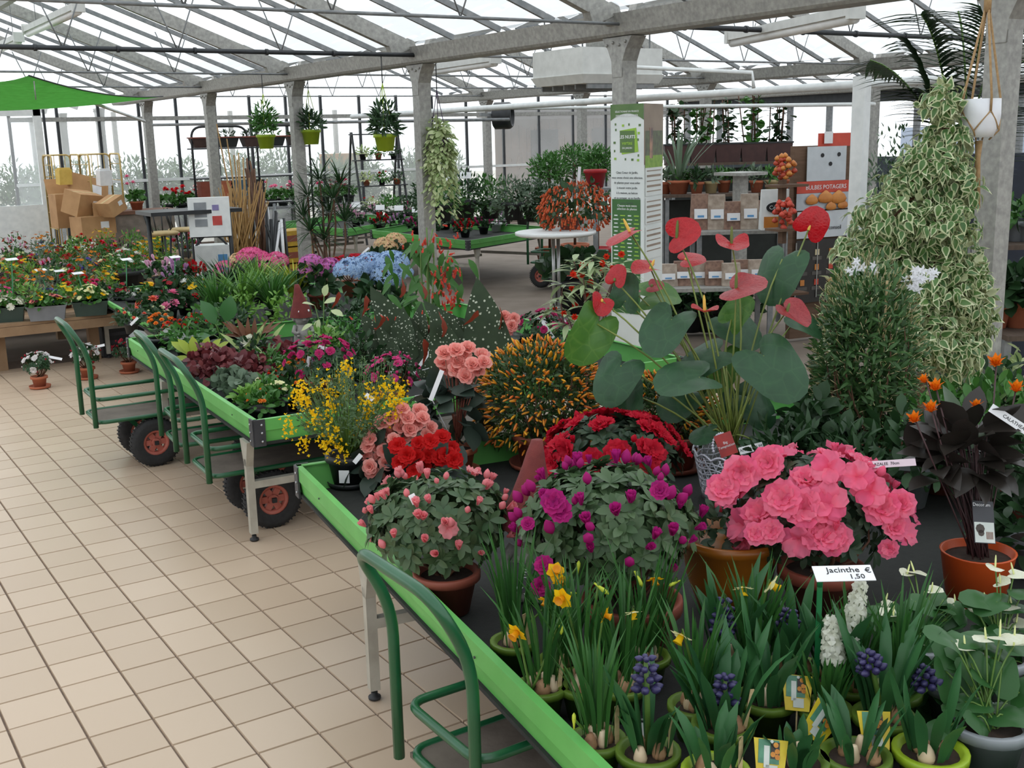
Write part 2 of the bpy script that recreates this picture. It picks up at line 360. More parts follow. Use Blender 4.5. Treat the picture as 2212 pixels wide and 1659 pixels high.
def tray(name, label, NL, NR, FR, FL, legs, ztop=.60, h=.118, brace=True, group='green display tables'):
    """green-sided display tray from its four corners (x, y); legs: list of (corner A, corner B, fraction)"""
    C = [np.array([*c, 0.]) for c in (NL, NR, FR, FL)]; mid = sum(C)/4; root = empty(name, mid, label, 'display table', group)
    P = [c-mid for c in C]; b = MB(); zf = ztop-h+.012
    b.hexa([*(p+[0, 0, zf-.012] for p in P), *(p+[0, 0, zf] for p in P)]); b.build('tray_floor', mMat, root)
    for i in range(4):
        a, c = P[i], P[(i+1) % 4]; d = (c-a)/np.linalg.norm(c-a); n = np.array([d[1], -d[0], 0])   # outward
        m = MB(); z0, z1, zm = ztop-h, ztop, ztop-h*.47
        prof = [(0.004, z1), (.004, zm+.003), (-.002, zm), (-.012, z0), (-.016, z0), (-.006, zm), (-.0, z1-.004), (-.018, z1-.004), (-.018, z1)]
        poly = [a+n*o+[0, 0, z] for o, z in prof]; m.prism(poly, a, c); s = m.build('side_panel', mGreen, root)
        for t in (.12, .38, .62, .88):
            m = MB(); q = a+(c-a)*t+n*.006; m.lathe([(.0035, 0), (.0035, .003)], 6, q+[0, 0, zm+.02], frame(np.array([0, 0, 1.]), n)); m.build('rivet', mCorner, s)
    for i in range(4):
        a = P[i]; d1 = (P[(i+1) % 4]-a); d1 /= np.linalg.norm(d1); d0 = (P[i-1]-a); d0 /= np.linalg.norm(d0); n1 = np.array([d1[1], -d1[0], 0]); n0 = np.array([-d0[1], d0[0], 0])
        m = MB()
        for d, n in ((d1, n1), (d0, n0)):
            q = a+d*.022+n*.006; R = np.stack([d, n, np.array([0, 0, 1.])], 1); m.box(q+[0, 0, ztop-h/2], (.05, .008, h+.004), R)
        o = m.build('corner_plate', mCorner, root)
        for d, n in ((d1, n1), (d0, n0)):
            for zz in (.022, h/2, h-.02):
                m = MB(); m.lathe([(.006, 0), (.005, .004), (.0, .005)], 8, a+d*.030+n*.010+[0, 0, ztop-zz], frame(np.array([0, 0, 1.]), n)); m.build('bolt', mBolt, o)
    for (i, j, t, inset) in legs:
        a, c = P[i], P[j]; d = (c-a)/np.linalg.norm(c-a); q = a+(c-a)*t; inn = mid*0-q; inn = inn-d*(inn@d); inn /= np.linalg.norm(inn); q = q+inn*inset
        R = np.stack([d, inn, np.array([0, 0, 1.])], 1); zt = ztop-h; m = MB()
        m.box(q+[0, 0, (zt-.10+.025)/2+.0125], (.034, .034, zt-.10-.025), R)
        w, ww = .017, .055
        V = [q+d*s*w+inn*e+[0, 0, zt-.12] for e in (-.017, .017) for s in (-1, 1)]+[q+d*s*ww+inn*e+[0, 0, zt] for e in (-.017, .017) for s in (-1, 1)]
        m.hexa([V[0], V[1], V[3], V[2], V[4], V[5], V[7], V[6]])
        lg = m.build('leg', mLeg, root)
        m = MB(); m.lathe([(.011, .028), (.011, .014), (.021, .012), (.021, .004), (.015, 0)], 12, q); m.build('foot', mFoot, lg)
        if brace:
            m = MB(); m.bar(q+inn*.017+[0, 0, .27], q+inn*.95+[0, 0, .27], .034, .034); m.build('brace', mLeg, lg)
    return root
def rect(FL, rot, w, l):
    """corners of a w x l table whose far-left corner is FL, turned clockwise by rot degrees"""
    a = math.radians(rot); u = np.array([math.cos(a), -math.sin(a)]); v = np.array([math.sin(a), math.cos(a)]); FL = np.array(FL)
    return FL-v*l, FL-v*l+u*w, FL+u*w, FL
NL, NR, FR, FL = rect((0.335, -1.12), 8.4, 2.42, 2.80)
tableA = tray('display_table', 'green-sided display table with azaleas and potted bulbs nearest the camera', NL, NR, FR, FL, [(3, 0, .283, .02), (3, 0, .93, .02), (1, 2, .1, .02), (1, 2, .75, .02)])
NL2, NR2, FR2, FL2 = rect((0.604, 2.265), 3.2, 2.4, 2.62)
tableB = tray('display_table', 'green-sided display table with spotted begonias and hydrangeas, behind the trolley handles', NL2, NR2, FR2, FL2, [(0, 3, .05, .0), (0, 3, .66, .0), (1, 2, .1, .02), (1, 2, .8, .02)])
NL3, NR3, FR3, FL3 = rect((1.12, 5.55), 3.2, 1.9, 2.95)
tray('display_table', 'green-sided display table hidden under hydrangeas and spider plants', NL3, NR3, FR3, FL3, [(0, 3, .1, .02), (0, 3, .8, .02), (1, 2, .1, .02), (1, 2, .8, .02)], ztop=.535, h=.06)
tray('display_table', 'green-sided display table of cyclamen in front of the leafy shrubs', (5.70, 6.48), (7.55, 7.3), (7.2, 9.9), (5.62, 8.9), [(0, 1, .12, .04), (0, 1, .85, .04), (0, 3, .5, .04), (3, 2, .5, .04)], group='green display tables')
tray('display_table', 'green-sided display table of white daisies beside the spiky dracaena', (5.45, 9.35), (7.3, 10.6), (6.9, 12.4), (5.3, 11.4), [(0, 1, .15, .04), (0, 3, .6, .04), (2, 1, .5, .04)], group='green display tables')
# white product sticker on the near side of table B
def onplane(px, py, A, B):
    """pixel to the vertical plane through ground points A, B"""
    A = np.array([*A, 0.]); B = np.array([*B, 0.]); d = B-A; n = np.array([-d[1], d[0], 0]); r = ray(px, py); return CAMP+r*(((A-CAMP)@n)/(r@n))
q = onplane(912, 858, NL2, NR2); dB = np.array([*(NR2-NL2), 0]); dB /= np.linalg.norm(dB); nB = np.array([dB[1], -dB[0], 0])
m = MB(); R = np.stack([dB, nB, np.array([0, 0, 1.])], 1); m.box(q+nB*.009, (.085, .002, .030), R)
st = m.build('price_sticker', mWhiteTag, label='white price sticker on the green table side', cat='sticker')
for k, w in enumerate((.06, .045)):
    m = MB(); m.box(q+nB*.0105+[0, 0, .006-.011*k]+dB*(-.005), (w, .001, .004), R); m.build('printed_line', mInk, st)

def wheel(parent, c, axis, r=.14, w=.07, name='wheel'):
    R = frame(np.array([0, 0, 1.]), axis); m = MB()
    prof = [(r*.52, -w*.40), (r*.80, -w*.5), (r*.96, -w*.36), (r, -w*.15), (r, w*.15), (r*.96, w*.36), (r*.80, w*.5), (r*.52, w*.40)]
    m.lathe(prof, 24, c, R, cap=False); o = m.build(name, mTyre, parent, smooth=True)
    m = MB()
    for k in range(40):
        t = 2*PI*k/40; p = np.array([math.cos(t)*r*1.0, math.sin(t)*r*1.0, 0])@R.T; m.box(np.asarray(c)+p, (.006, w*.55, .006), None if abs(axis[1]) > .9 else rotz(PI/2))
    m.build('tread', mTyre, o)
    m = MB(); m.lathe([(r*.53, -w*.30), (r*.45, -w*.34), (r*.40, -w*.2), (r*.40, w*.2), (r*.45, w*.34), (r*.53, w*.30)], 20, c, R, cap=False)
    m.lathe([(r*.17, -w*.36), (r*.17, w*.36)], 10, c, R)
    for k in range(6):
        t = 2*PI*k/6; e = np.array([math.cos(t), math.sin(t), 0])@R.T; m.bar(np.asarray(c)+e*r*.12, np.asarray(c)+e*r*.45, w*.45, .02, up=axis)
    m.build('rim', mRim, o)
def trolley(label, P0, P1, length, zp=.30, ztop=.86, guard=.43, lean=.09, wheels=(.32,)):
    """platform trolley; P0/P1 ground points of the two handle uprights, platform runs away from the aisle"""
    P0 = np.array([*P0, 0.]); P1 = np.array([*P1, 0.]); mid = (P0+P1)/2; w = np.linalg.norm(P1-P0); y = (P1-P0)/w; x = np.array([-y[1], y[0], 0]); x = x if x[0] > 0 else -x
    root = empty('platform_trolley', mid, label, 'trolley', 'green platform trolleys'); r = .0145; A, B = -y*w/2, y*w/2; up = lambda z: np.array([0, 0, z])
    m = MB(); m.tube(rounded([A+up(zp-.02), A+up(ztop-.17), A-x*lean+up(ztop), B-x*lean+up(ztop), B+up(ztop-.17), B+up(zp-.02)], .09, 6), r, 10); m.build('handle', mTubeG, root, smooth=True)
    for z, nm in ((zp, 'platform_frame'), (guard, 'guard_rail')):
        e = .02; m = MB(); m.tube(rounded([A+x*length*.5+y*e+up(z), A+y*e+x*r*1.4+up(z), B-y*e+x*r*1.4+up(z), B-y*e+x*length+up(z), A+y*e+x*length+up(z), A+x*length*.5+y*e+up(z)], .055, 5), r*.82, 8, caps=False); m.build(nm, mTubeG, root, smooth=True)
    m = MB(); R = np.stack([y, x, np.array([0, 0, 1.])], 1); m.box(x*(length/2)+up(zp-.004), (w-.06, length-.03, .014), R); m.build('platform_board', mBoard, root)
    for s in (A+y*.02, B-y*.02):
        m = MB(); m.tube([s+x*length*.97+up(zp), s+x*length*.97+up(guard)], r*.7, 6); m.build('guard_post', mTubeG, root)
    for wx in wheels:
        m = MB(); m.bar(A+x*wx+up(.14), B+x*wx+up(.14), .022, .022); m.build('axle', mFoot, root)
        for s in (A+y*.04, B-y*.04): wheel(root, s+x*wx+up(.14), y)
        m = MB(); m.bar(x*wx+up(.14), x*wx+up(zp-.01), .05, .05, up=y); m.bar(x*(wx-.12)+up(zp-.02), x*(wx)+up(.15), .025, .025, up=y); m.build('wheel_bracket', mTubeG, root)
    return root
t = at(862, 1620, .30)
trolley('green platform trolley whose tall handle stands in front of the nearest table', (t[0], t[1]-.375), (t[0], t[1]), 1.0)
a, b_ = at(177, 888, .30), at(207, 917, .30); trolley('green platform trolley standing farthest out in the aisle, nearest the wooden bench', b_[:2], a[:2], .95)
a, b_ = at(349, 933, .30), at(381, 967, .30); trolley('green platform trolley squeezed between two others under the table edge', b_[:2], a[:2], .95, wheels=(.5,))
a, b_ = at(404, 992, .30), at(452, 1035, .30); trolley('green platform trolley beside the table leg, large red-hubbed wheel showing', b_[:2], a[:2], .95, wheels=(.30,))
p = at(1075, 595); trolley('green platform trolley parked under the far cyclamen table', (6.75, 6.45), (6.4, 6.25), .9, lean=-.02, wheels=(.15, .5))
# ---------------------------------------------------------------- plant parts
def leafT(W=.4, rows=(0, .75, 1, .75, 0), fold=.12, droop=.22, base=0.0):
    n = len(rows); V = []
    for i, r in enumerate(rows):
        y = i/(n-1); h = W/2*r; z = -droop*y*y
        V += [(-h, y, z+fold*h), (0, y, z), (h, y, z+fold*h)]
    F = [[3*i+k, 3*i+k+1, 3*i+k+4, 3*i+k+3] for i in range(n-1) for k in (0, 1)]
    return np.array(V), F
def petalT(L=1., W=.8, a0=.4, curl=1.0, ruffle=0., rows=4, cols=4, tipw=.55, notch=0., cup=.25):
    """petal growing from the origin; a0 = start angle from the flower axis, bending outward by curl"""
    V = []; yy = zz = 0.; ds = L/(rows-1)
    for i in range(rows):
        t = i/(rows-1); ang = a0+curl*t
        if i: yy += math.sin(ang)*ds; zz += math.cos(ang)*ds
        w = W*.5*(.28+.72*math.sin(PI*min(1., t*.62+.05)))*(1 if t < .99 else tipw)
        for k in range(cols):
            s = k/(cols-1)*2-1; rf = ruffle*math.sin(s*5.1+i*1.7)*t
            V.append((s*w, yy-notch*L*(1-abs(s))*(t > .99)+cup*abs(s)**2*-.15*L*t, zz+cup*w*s*s*.6+rf*L))
    F = [[i*cols+k, i*cols+k+1, (i+1)*cols+k+1, (i+1)*cols+k] for i in range(rows-1) for k in range(cols-1)]
    return np.array(V), F
def flowerT(layers, seed=0):
    rng = random.Random(seed); V = []; F = []; n = 0
    for (k, kw, ph) in layers:
        for j in range(k):
            kk = dict(kw); kk['a0'] = kk.get('a0', .4)+rng.uniform(-.12, .12); kk['curl'] = kk.get('curl', 1.)+rng.uniform(-.15, .15)
            v, f = petalT(**kk); a = 2*PI*j/k+ph+rng.uniform(-.1, .1); v = v@rotz(a).T; V.append(v); F += [[i+n for i in q] for q in f]; n += len(v)
    return np.concatenate(V), F
def latheT(prof, n=7):
    m = MB(); m.lathe(prof, n); return np.concatenate(m.v), m.f
def meshT(name, T, mat, smooth=True):
    m = MB(); m.add(*T); return m.mesh(name, mat, smooth)
def meshTs(name, Ts, mats, smooth=True):
    m = MB()
    for k, T in enumerate(Ts): m.add(*T, k)
    return m.mesh(name, mats, smooth)
def zframe(d, spin=0.):
    R = frame(d, (0.13, .21, 1) if abs(d[2]) < .95 else (1, .2, 0)); R2 = np.stack([R[:, 0], -R[:, 2], R[:, 1]], 1); return R2@rotz(spin)
def dome(n, r, lo=-.2, jit=.0, rng=RNG, shell=1.0):
    """n points and outward normals on the ellipsoid r, polar cosine from lo to 1"""
    c = rng.uniform(lo, 1, n); a = rng.uniform(0, 2*PI, n); s = np.sqrt(np.clip(1-c*c, 0, 1)); N = np.stack([s*np.cos(a), s*np.sin(a), c], 1)
    k = rng.uniform(shell, 1, n)[:, None]+rng.normal(0, jit, (n, 1)) if (shell < 1 or jit) else 1.0
    return N*np.asarray(r)*k, N
def even_dome(n, r, lo=0., jit=.1):
    i = np.arange(n)+.5; c = 1-(1-lo)*i/n; a = i*2.39996+random.random()*6; s = np.sqrt(1-c*c); N = np.stack([s*np.cos(a), s*np.sin(a), c], 1); N += RNG.normal(0, jit, N.shape); N /= np.linalg.norm(N, axis=1, keepdims=True)
    return N*np.asarray(r), N
mSoil = M('potting_soil', '3b2c22', '2a1f18', .95, scale=60, bump=.4)
mTerra = M('terracotta', 'b5694a', 'a15a3e', .75, scale=10, bump=.05)
mTerraD = M('dark_terracotta_plastic', '8e4a38', '7d3e2e', .6, scale=10)
mBlackP = M('black_plastic_pot', '1f2122', '2a2c2d', .5)
mGreyP = M('grey_plastic_pot', '8d9195', '7d8185', .5)
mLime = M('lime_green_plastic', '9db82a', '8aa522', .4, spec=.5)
mLimeShade = M('lime_green_plastic_dull', '5f7a25', '4f6a1e', .5)  # darker copy of the lime plastic, shade among the leaves put into the colour
mStem = M('green_stem', '5d7d35', '4b6a2b', .5)
mStemB = M('brown_stem', '6b4a33', '56392a', .7)
def lathe_pot(parent, r0, r1, h, mat, z=0., rim=True, n=24, loc=(0, 0), name='pot', saucer=None, fill=True):
    m = MB(); rr = .006+r1*.05
    prof = [(r0, 0), (r1-.002, h*.80), (r1+rr*.6, h*.80), (r1+rr, h*.81), (r1+rr, h*.985), (r1+rr*.8, h), (r1-.004, h), (r1-.010, h*.86)] if rim else [(r0, 0), (r1, h*.97), (r1+.003, h), (r1-.004, h), (r1-.010, h*.86)]
    m.lathe(prof, n, (loc[0], loc[1], z)); o = m.build(name, mat, parent, smooth=False)
    if fill:
        m = MB(); m.lathe([(0.001, h*.90), (r1*.55, h*.885), (r1-.007, h*.86)], 14, (loc[0], loc[1], z), cap=False); m.build('soil', mSoil, o)
    if saucer:
        m = MB(); m.lathe([(r0+.005, .0), (saucer, .004), (saucer+.006, .022), (saucer+.002, .022), (saucer-.004, .008), (.01, .006)], n, (loc[0], loc[1], z)); m.build('saucer', mat if mat is not mLime else mBlackP, parent)
    return o
def bush(parent, c, r, n, T, size, mat, lo=-.3, shell=.55, up=.25, spread=.8, name='foliage', droop=0., kind='stuff', seed=None):
    """n leaves of template T filling the dome of radii r round c"""
    rng = np.random.default_rng(seed) if seed is not None else RNG
    P, N = dome(n, r, lo, 0, rng, shell); D = N*spread+rng.normal(0, .45, (n, 3))+np.array([0, 0, up-droop]); U = N+rng.normal(0, .35, (n, 3))+np.array([0, 0, .6])
    m = MB(); m.scatter(T, P+np.asarray(c), frames(D, U), rng.uniform(size[0], size[1], n)); return m.build(name, mat, parent, kind=kind)
def stems(parent, base, c, r, n, mat, rad=.003, name='stems', lo=0., k=.75):
    m = MB(); P, N = dome(n, r, lo)
    for p in P:
        q = np.asarray(c)+p*k; b0 = np.asarray(base)+RNG.normal(0, .012, 3)*[1, 1, 0]; m.tube(arc(b0, q, np.array([p[0]*.25, p[1]*.25, 0]), 4), [rad, rad*.9, rad*.8, rad*.5], 5)
    return m.build(name, mat, parent)
def bloom(parent, meshes, pts, nrm, size, name='flower', outward=1.0, up=.3, label=None, spin=True):
    out = []
    for p, nn in zip(pts, nrm):
        d = np.asarray(nn)*outward+np.array([0, 0, up])+RNG.normal(0, .18, 3); s = random.uniform(*size)
        out.append(obj(name, random.choice(meshes), parent, p, zframe(d, random.uniform(0, 6.28)), s, label=label))
    return out
def zover(P, py):
    """height above the ground point P where the picture row is py"""
    lo, hi = -1., 6.
    for _ in range(40):
        mmid = (lo+hi)/2; d = np.array([P[0], P[1], mmid])-CAMP; y = 829.5-FPX*(d@_U)/(d@_f)
        if y > py: lo = mmid
        else: hi = mmid
    return mmid
def atd(px, py, P, extra=0.):
    """pixel -> point at the same camera distance as P (plus extra metres)"""
    d = (np.asarray(P, float)-CAMP)@_f+extra; return CAMP+ray(px, py)*(d/FPX)
def tagstrip(label, p0, p1, w=.016, txt=None, stick=None, mat=None, cat='plant tag'):
    """white plastic label strip from p0 to p1, optional lettering, optional stick into the pot"""
    p0, p1 = np.asarray(p0, float), np.asarray(p1, float); d = p1-p0; L = np.linalg.norm(d); d /= L; v = CAMP-(p0+p1)/2; v /= np.linalg.norm(v); n = v-d*(v@d); n /= np.linalg.norm(n); n = n+np.array([0, 0, .25]); n -= d*(n@d); n /= np.linalg.norm(n); u = np.cross(n, d)
    m = MB(); m.box((0, 0, 0), (L, w, .0016), np.stack([d, u, n], 1)); o = m.build('plant_tag', mat or mWhiteTag, None, (p0+p1)/2, label=label, cat=cat)
    if txt: lettering(txt, w*.55, mInk, o, n*.0012, np.stack([d, u, n], 1))
    if stick is not None and stick is not False:
        m = MB(); m.tube([np.asarray(stick, float)-(p0+p1)/2, p0-(p0+p1)/2+d*.01], .0022, 5); m.build('stick', mWhiteTag, o)
    return o
# common leaf shapes
LF_OVAL = leafT(.44, (0, .6, .95, 1, .8, .0), .18, .2)
LF_SMALL = leafT(.36, (0, 1, .6, 0), .15, .15)
LF_TINY = leafT(.30, (.2, 1, 0), .1, .1)
LF_LANCE = leafT(.26, (0, .8, 1, .6, 0), .2, .3)
LF_BLADE = leafT(.06, (.8, 1, .9, .6, 0), .3, .25)
LF_ROUND = leafT(.85, (0, .8, 1, .85, 0), .12, .15)
# azalea flower (double, ruffled), single star, bud
def azalea_meshes(name, c1, c2):
    mt = petalm(name, c1, c2, .45)
    dbl = [meshT(name+'_double', flowerT([(5, dict(L=1, W=.95, a0=.8, curl=.75, ruffle=.10, rows=5, cols=6, notch=.10), s), (5, dict(L=.8, W=.75, a0=.55, curl=.8, ruffle=.14, rows=4, cols=6, notch=.12), s+.6), (5, dict(L=.55, W=.55, a0=.2, curl=.75, ruffle=.16, rows=3, cols=5), s+.2)], s), mt) for s in (1, 2, 3)]
    sgl = [meshT(name+'_open', flowerT([(5, dict(L=1, W=.85, a0=.5, curl=1.05, ruffle=.11, rows=5, cols=6, tipw=.6, notch=.08), s)], s), mt) for s in (4, 5)]
    bud = [meshT(name+'_bud', latheT([(.10, 0), (.34, .28), (.40, .55), (.26, .85), (.04, 1.08)], 6), mt), meshT(name+'_opening', flowerT([(5, dict(L=1.1, W=.62, a0=.18, curl=.28, rows=4, cols=3, ruffle=.02), .2), (3, dict(L=1.0, W=.5, a0=.05, curl=.1, rows=3, cols=3), .5)], 9), mt)]
    return dbl, sgl, bud
def azalea(label, base, c, r, potr, poth, fl, leafmat, n_leaf=650, nd=20, ns=0, nb=15, fs=(.045, .055), bs=(.022, .032), lo=.05, leaf=(.035, .05), pot=None, name='azalea', saucer=None, inner_mat=None, group='potted azaleas', lf=None):
    """base: world point of the pot bottom; c: world centre of the foliage dome; r: dome radii"""
    base = np.asarray(base, float); root = empty(name, base, label, 'azalea', group); cc = np.asarray(c, float)-base
    lathe_pot(root, potr*.72, potr, poth, pot or mTerra, saucer=saucer)
    stems(root, (0, 0, poth*.85), cc, r, 14, mStemB, .004)
    # leaves sit in whorls round the shoot tips
    nw = n_leaf//8; P, N = dome(nw, r, lo-.55, 0, RNG, .72); pos = []; D = []; U = []
    for p, q in zip(P, N):
        ax = q+np.array([0, 0, .35]); ax /= np.linalg.norm(ax); F = zframe(ax, random.uniform(0, 6)); k = 8
        for j in range(k):
            t = 2*PI*j/k+random.uniform(-.2, .2); e = random.uniform(.05, .75); d = F@np.array([math.cos(t)*math.cos(e), math.sin(t)*math.cos(e), math.sin(e)]); pos.append(p+cc); D.append(d); U.append(ax)
    m = MB(); m.scatter(lf or LF_OVAL, pos, frames(np.array(D), np.array(U)), RNG.uniform(leaf[0], leaf[1], len(pos))); m.build('foliage', leafmat, root, kind='stuff')
    dbl, sgl, bud = fl; R = np.asarray(r)*1.02
    if nd:
        p, q = even_dome(nd, R, lo, .16); bloom(root, dbl, p+cc, q, fs)
    if ns:
        p, q = even_dome(ns, R*1.03, lo-.1, .22); bloom(root, sgl, p+cc, q, fs)
    if nb:
        p, q = even_dome(nb, R*1.04, lo-.15, .2); bloom(root, bud, p+cc, q, bs, name='bud', outward=.55, up=.6)
    return root
# ---------------------------------------------------------------- plants on the nearest table
ZT = .497      # tray floor
def dm(px0, py0, px1, py1, base, dz=0.):
    """centre point and half width of a foliage dome from its picture box, standing over base"""
    cx, cy = (px0+px1)/2, (py0+py1)/2; c = atd(cx, cy, base); k = ((np.asarray(base)-CAMP)@_f)/FPX; return c, (px1-px0)/2*k, (py1-py0)/2*k
gAz = leafm('azalea_leaf', '566a48', '3f5a3a', .38)
gAzD = leafm('azalea_leaf_dark', '3c4f38', '2c4230', .4)
gAzV = leafm('azalea_leaf_variegated', '36502e', '566c4a', .4)
fPinkBud = azalea_meshes('azalea_pale_pink', 'f2a3a4', 'e98a93')
fMag = azalea_meshes('azalea_magenta', 'c2287f', 'a51f74')
fPink = azalea_meshes('azalea_pink', 'fb86a2', 'f26a92')
fRed = azalea_meshes('azalea_red', 'd31f38', 'bb1630')
# -- azalea with pale pink buds
B = at(968, 1318, ZT); c, rx, rz = dm(785, 1000, 1115, 1250, B)
azalea('azalea of small pale pink buds in a terracotta pot, close to the table edge', B, c+[0.02, .04, -.01], (rx*.92, rx*.92, rz*.78), .085, .12, fPinkBud, gAz, 1500, 0, 3, 62, (.03, .034), (.020, .031), lo=-.05, leaf=(.036, .052), pot=mTerraD)
# -- azalea with magenta buds
B = at(1365, 1425, ZT); c, rx, rz = dm(1120, 975, 1545, 1300, B)
mg = azalea('azalea of magenta flowers and buds with pale-edged leaves, behind the daffodils', B, c+[.02, .06, -.01], (rx*.90, rx*.90, rz*.74), .115, .17, fMag, gAzV, 2000, 0, 0, 66, (.028, .034), (.022, .038), lo=-.05, leaf=(.036, .055), pot=mTerraD)
for px, py, s in ((1195, 1085, .036), (1175, 1222, .028), (1168, 1268, .028), (1140, 1132, .02), (1210, 1105, .034), (1425, 1060, .028)):
    p = atd(px, py, B, -.16); obj('flower', random.choice(fMag[0]), mg, p-B, zframe(CAMP-p+[0, 0, .6], random.uniform(0, 6)), s)
# -- big pink azalea
B = at(1770, 1338, ZT); c, rx, rz = dm(1555, 965, 1995, 1235, B)
pk = azalea('azalea smothered in large ruffled pink flowers, in a terracotta pot', B, c+[.02, .05, -.02], (rx*.84, rx*.84, rz*.86), .105, .16, fPink, gAzD, 1300, 15, 16, 26, (.048, .060), (.024, .036), lo=-.05, leaf=(.034, .05), pot=mTerraD)
for px, py, s in ((1690, 1080, .058), (1665, 1150, .04), (1630, 1155, .036), (1735, 1100, .060), (1790, 1085, .062), (1770, 1160, .060), (1805, 1165, .05), (1880, 1060, .056), (1905, 1100, .054), (1930, 1140, .04), (1560, 1060, .05), (1600, 1020, .056), (1660, 1000, .05), (1790, 1010, .052), (1945, 1090, .045), (1850, 1030, .05), (1920, 1185, .03)):
    p = atd(px, py, B, -.17); obj('flower', random.choice(fPink[0]+fPink[1]), pk, p-B, zframe(CAMP-p+RNG.normal(0, .5, 3)+[0, 0, .7], random.uniform(0, 6)), s)
# -- red azalea
B = at(1330, 1125, ZT); c, rx, rz = dm(1170, 890, 1495, 1060, B)
azalea('azalea with a crown of dark red double flowers, behind the magenta one', B, c+[.02, .05, -.04], (rx*.92, rx*.92, rz*1.05), .10, .15, fRed, gAzD, 1100, 40, 0, 14, (.042, .056), (.022, .03), lo=.0, leaf=(.04, .056), pot=mTerraD)
# -- ochre glazed pot in the shade between the azaleas
B = at(1575, 1310, ZT); rt = empty('glazed_pot', B, 'large ochre glazed pot in shade between the magenta and pink azaleas', 'pot')
m = MB(); m.lathe([(.085, 0), (.12, .10), (.132, .185), (.138, .19), (.138, .215), (.125, .215), (.118, .19)], 28); m.build('body', M('ochre_glaze', '9a5d17', '7d4812', .35, scale=5), rt, smooth=False)
bush(rt, (0, 0, .22), (.10, .10, .07), 160, LF_OVAL, (.035, .05), gAzD)

# -- yellow broom in a black pot
gBroom = leafm('broom_leaf', '5c7550', '48653f', .5); fBroom = petalm('broom_flower', 'f5d41f', 'edbd10', .35)
B = at(757, 1046, ZT); rt = empty('yellow_broom', B, 'wispy yellow-flowered broom in a black pot at the table corner', 'potted plant')
lathe_pot(rt, .062, .082, .125, mBlackP, saucer=.085)
m = MB(); m.box((-.052, -.062, .055), (.040, .003, .05), rotz(-.7)); m.build('pot_label', mWhiteTag, rt)
cc = atd(765, 870, B)-B
sp, sn = dome(120, (.225, .225, .205), -.65, 0, RNG, .75); sp = sp+cc; ms = MB(); fp, fd, ft = [], [], []
for p, q in zip(sp, sn):
    pts = arc((0, 0, .11), p, np.array([p[0]*.3, p[1]*.3, .05]), 6); ms.tube(pts, [.003, .0025, .002, .0016, .0013, .001], 4)
    for i in range(26):
        t = random.uniform(.3, 1.0); k = min(int(t*5), 4); w = np.array(pts[k])+(np.array(pts[k+1])-pts[k])*(t*5-k); fp.append(w+RNG.normal(0, .009, 3)); fd.append(q*.6+RNG.normal(0, .8, 3)+[0, 0, .3]); ft.append(q+[0, 0, .4])
ms.build('stems', mStem, rt)
m = MB(); m.scatter(LF_TINY, fp, frames(np.array(fd), np.array(ft)), RNG.uniform(.014, .024, len(fp))); m.build('foliage', gBroom, rt, kind='stuff')
PEA = flowerT([(3, dict(L=1, W=.8, a0=.5, curl=.5, rows=3, cols=3), 0)], 3)
spots = [(650, 845), (660, 870), (740, 810), (745, 845), (715, 860), (715, 880), (790, 875), (780, 915), (700, 830), (815, 860), (830, 835), (845, 860), (860, 880), (845, 900), (750, 800), (670, 905), (622, 925), (655, 955), (700, 950), (712, 965), (735, 978), (775, 930), (795, 880), (682, 900), (855, 840), (640, 860), (800, 850), (720, 935), (660, 850), (870, 850)]
for px, py in spots:
    p = atd(px, py, B, random.uniform(-.16, .02))-B; n = 26; m = MB(); P = RNG.normal(0, 1, (n, 3))*[.013, .013, .022]; D = P/np.linalg.norm(P, axis=1, keepdims=True)
    m.scatter(PEA, P, np.stack([zframe(d, random.uniform(0, 6)) for d in D]), RNG.uniform(.008, .012, n)); m.build('blossom_spike', fBroom, rt, p, kind='stuff')

# -- begonias
def rose_meshes(name, c1, c2):
    mt = petalm(name, c1, c2, .4)
    return [meshT(name+'_bloom', flowerT([(6, dict(L=1.0, W=1.05, a0=.85, curl=.55, rows=4, cols=5, ruffle=.03, cup=.5), s), (6, dict(L=.85, W=.9, a0=.55, curl=.45, rows=4, cols=5, ruffle=.03, cup=.6), s+.5), (5, dict(L=.68, W=.75, a0=.32, curl=.3, rows=4, cols=4, cup=.8), s+.2), (5, dict(L=.5, W=.6, a0=.15, curl=.1, rows=3, cols=4, cup=1.), s+.8), (3, dict(L=.35, W=.45, a0=.05, curl=0., rows=3, cols=3, cup=1.2), s)], s), mt) for s in (1, 2, 3)]
fBeg = rose_meshes('begonia_pink', 'f9bcb0', 'f3a59d'); fBegR = azalea_meshes('begonia_red', 'd61b1c', 'c41414')
gBeg = leafm('begonia_leaf_dark', '3d4a40', '2c3a33', .4); LF_BEG = leafT(.8, (.2, .9, 1, .7, 0), .1, .25)
def begonia(label, B, spots, meshes, size, pot, leafc, leafr, extra=-.05, sc=(.030, .036), potd=(.05, .07, .11), nl=46):
    rt = empty('begonia', B, label, 'begonia', 'rose-flowered begonias'); lathe_pot(rt, potd[0], potd[1], potd[2], pot, saucer=potd[1]+.012)
    cc = atd(*leafc, B)-B; bush(rt, cc, leafr, nl, LF_BEG, (.07, .11), gBeg, lo=-.8, shell=.5, droop=.2, name='foliage'); ms = MB()
    for px, py in spots:
        p = atd(px, py, B, extra+random.uniform(-.05, .03))-B; ms.tube(arc((0, 0, potd[2]), p, (0, 0, .03), 4), .0028, 4); d = (p-cc)*[1, 1, 1.2]+(CAMP-B-p)*.06
        obj('flower', random.choice(meshes), rt, p, zframe(d, random.uniform(0, 6)), random.uniform(*sc))
    ms.build('stems', M('red_stem', '9a5a48', '7c4438', .5), rt); return rt
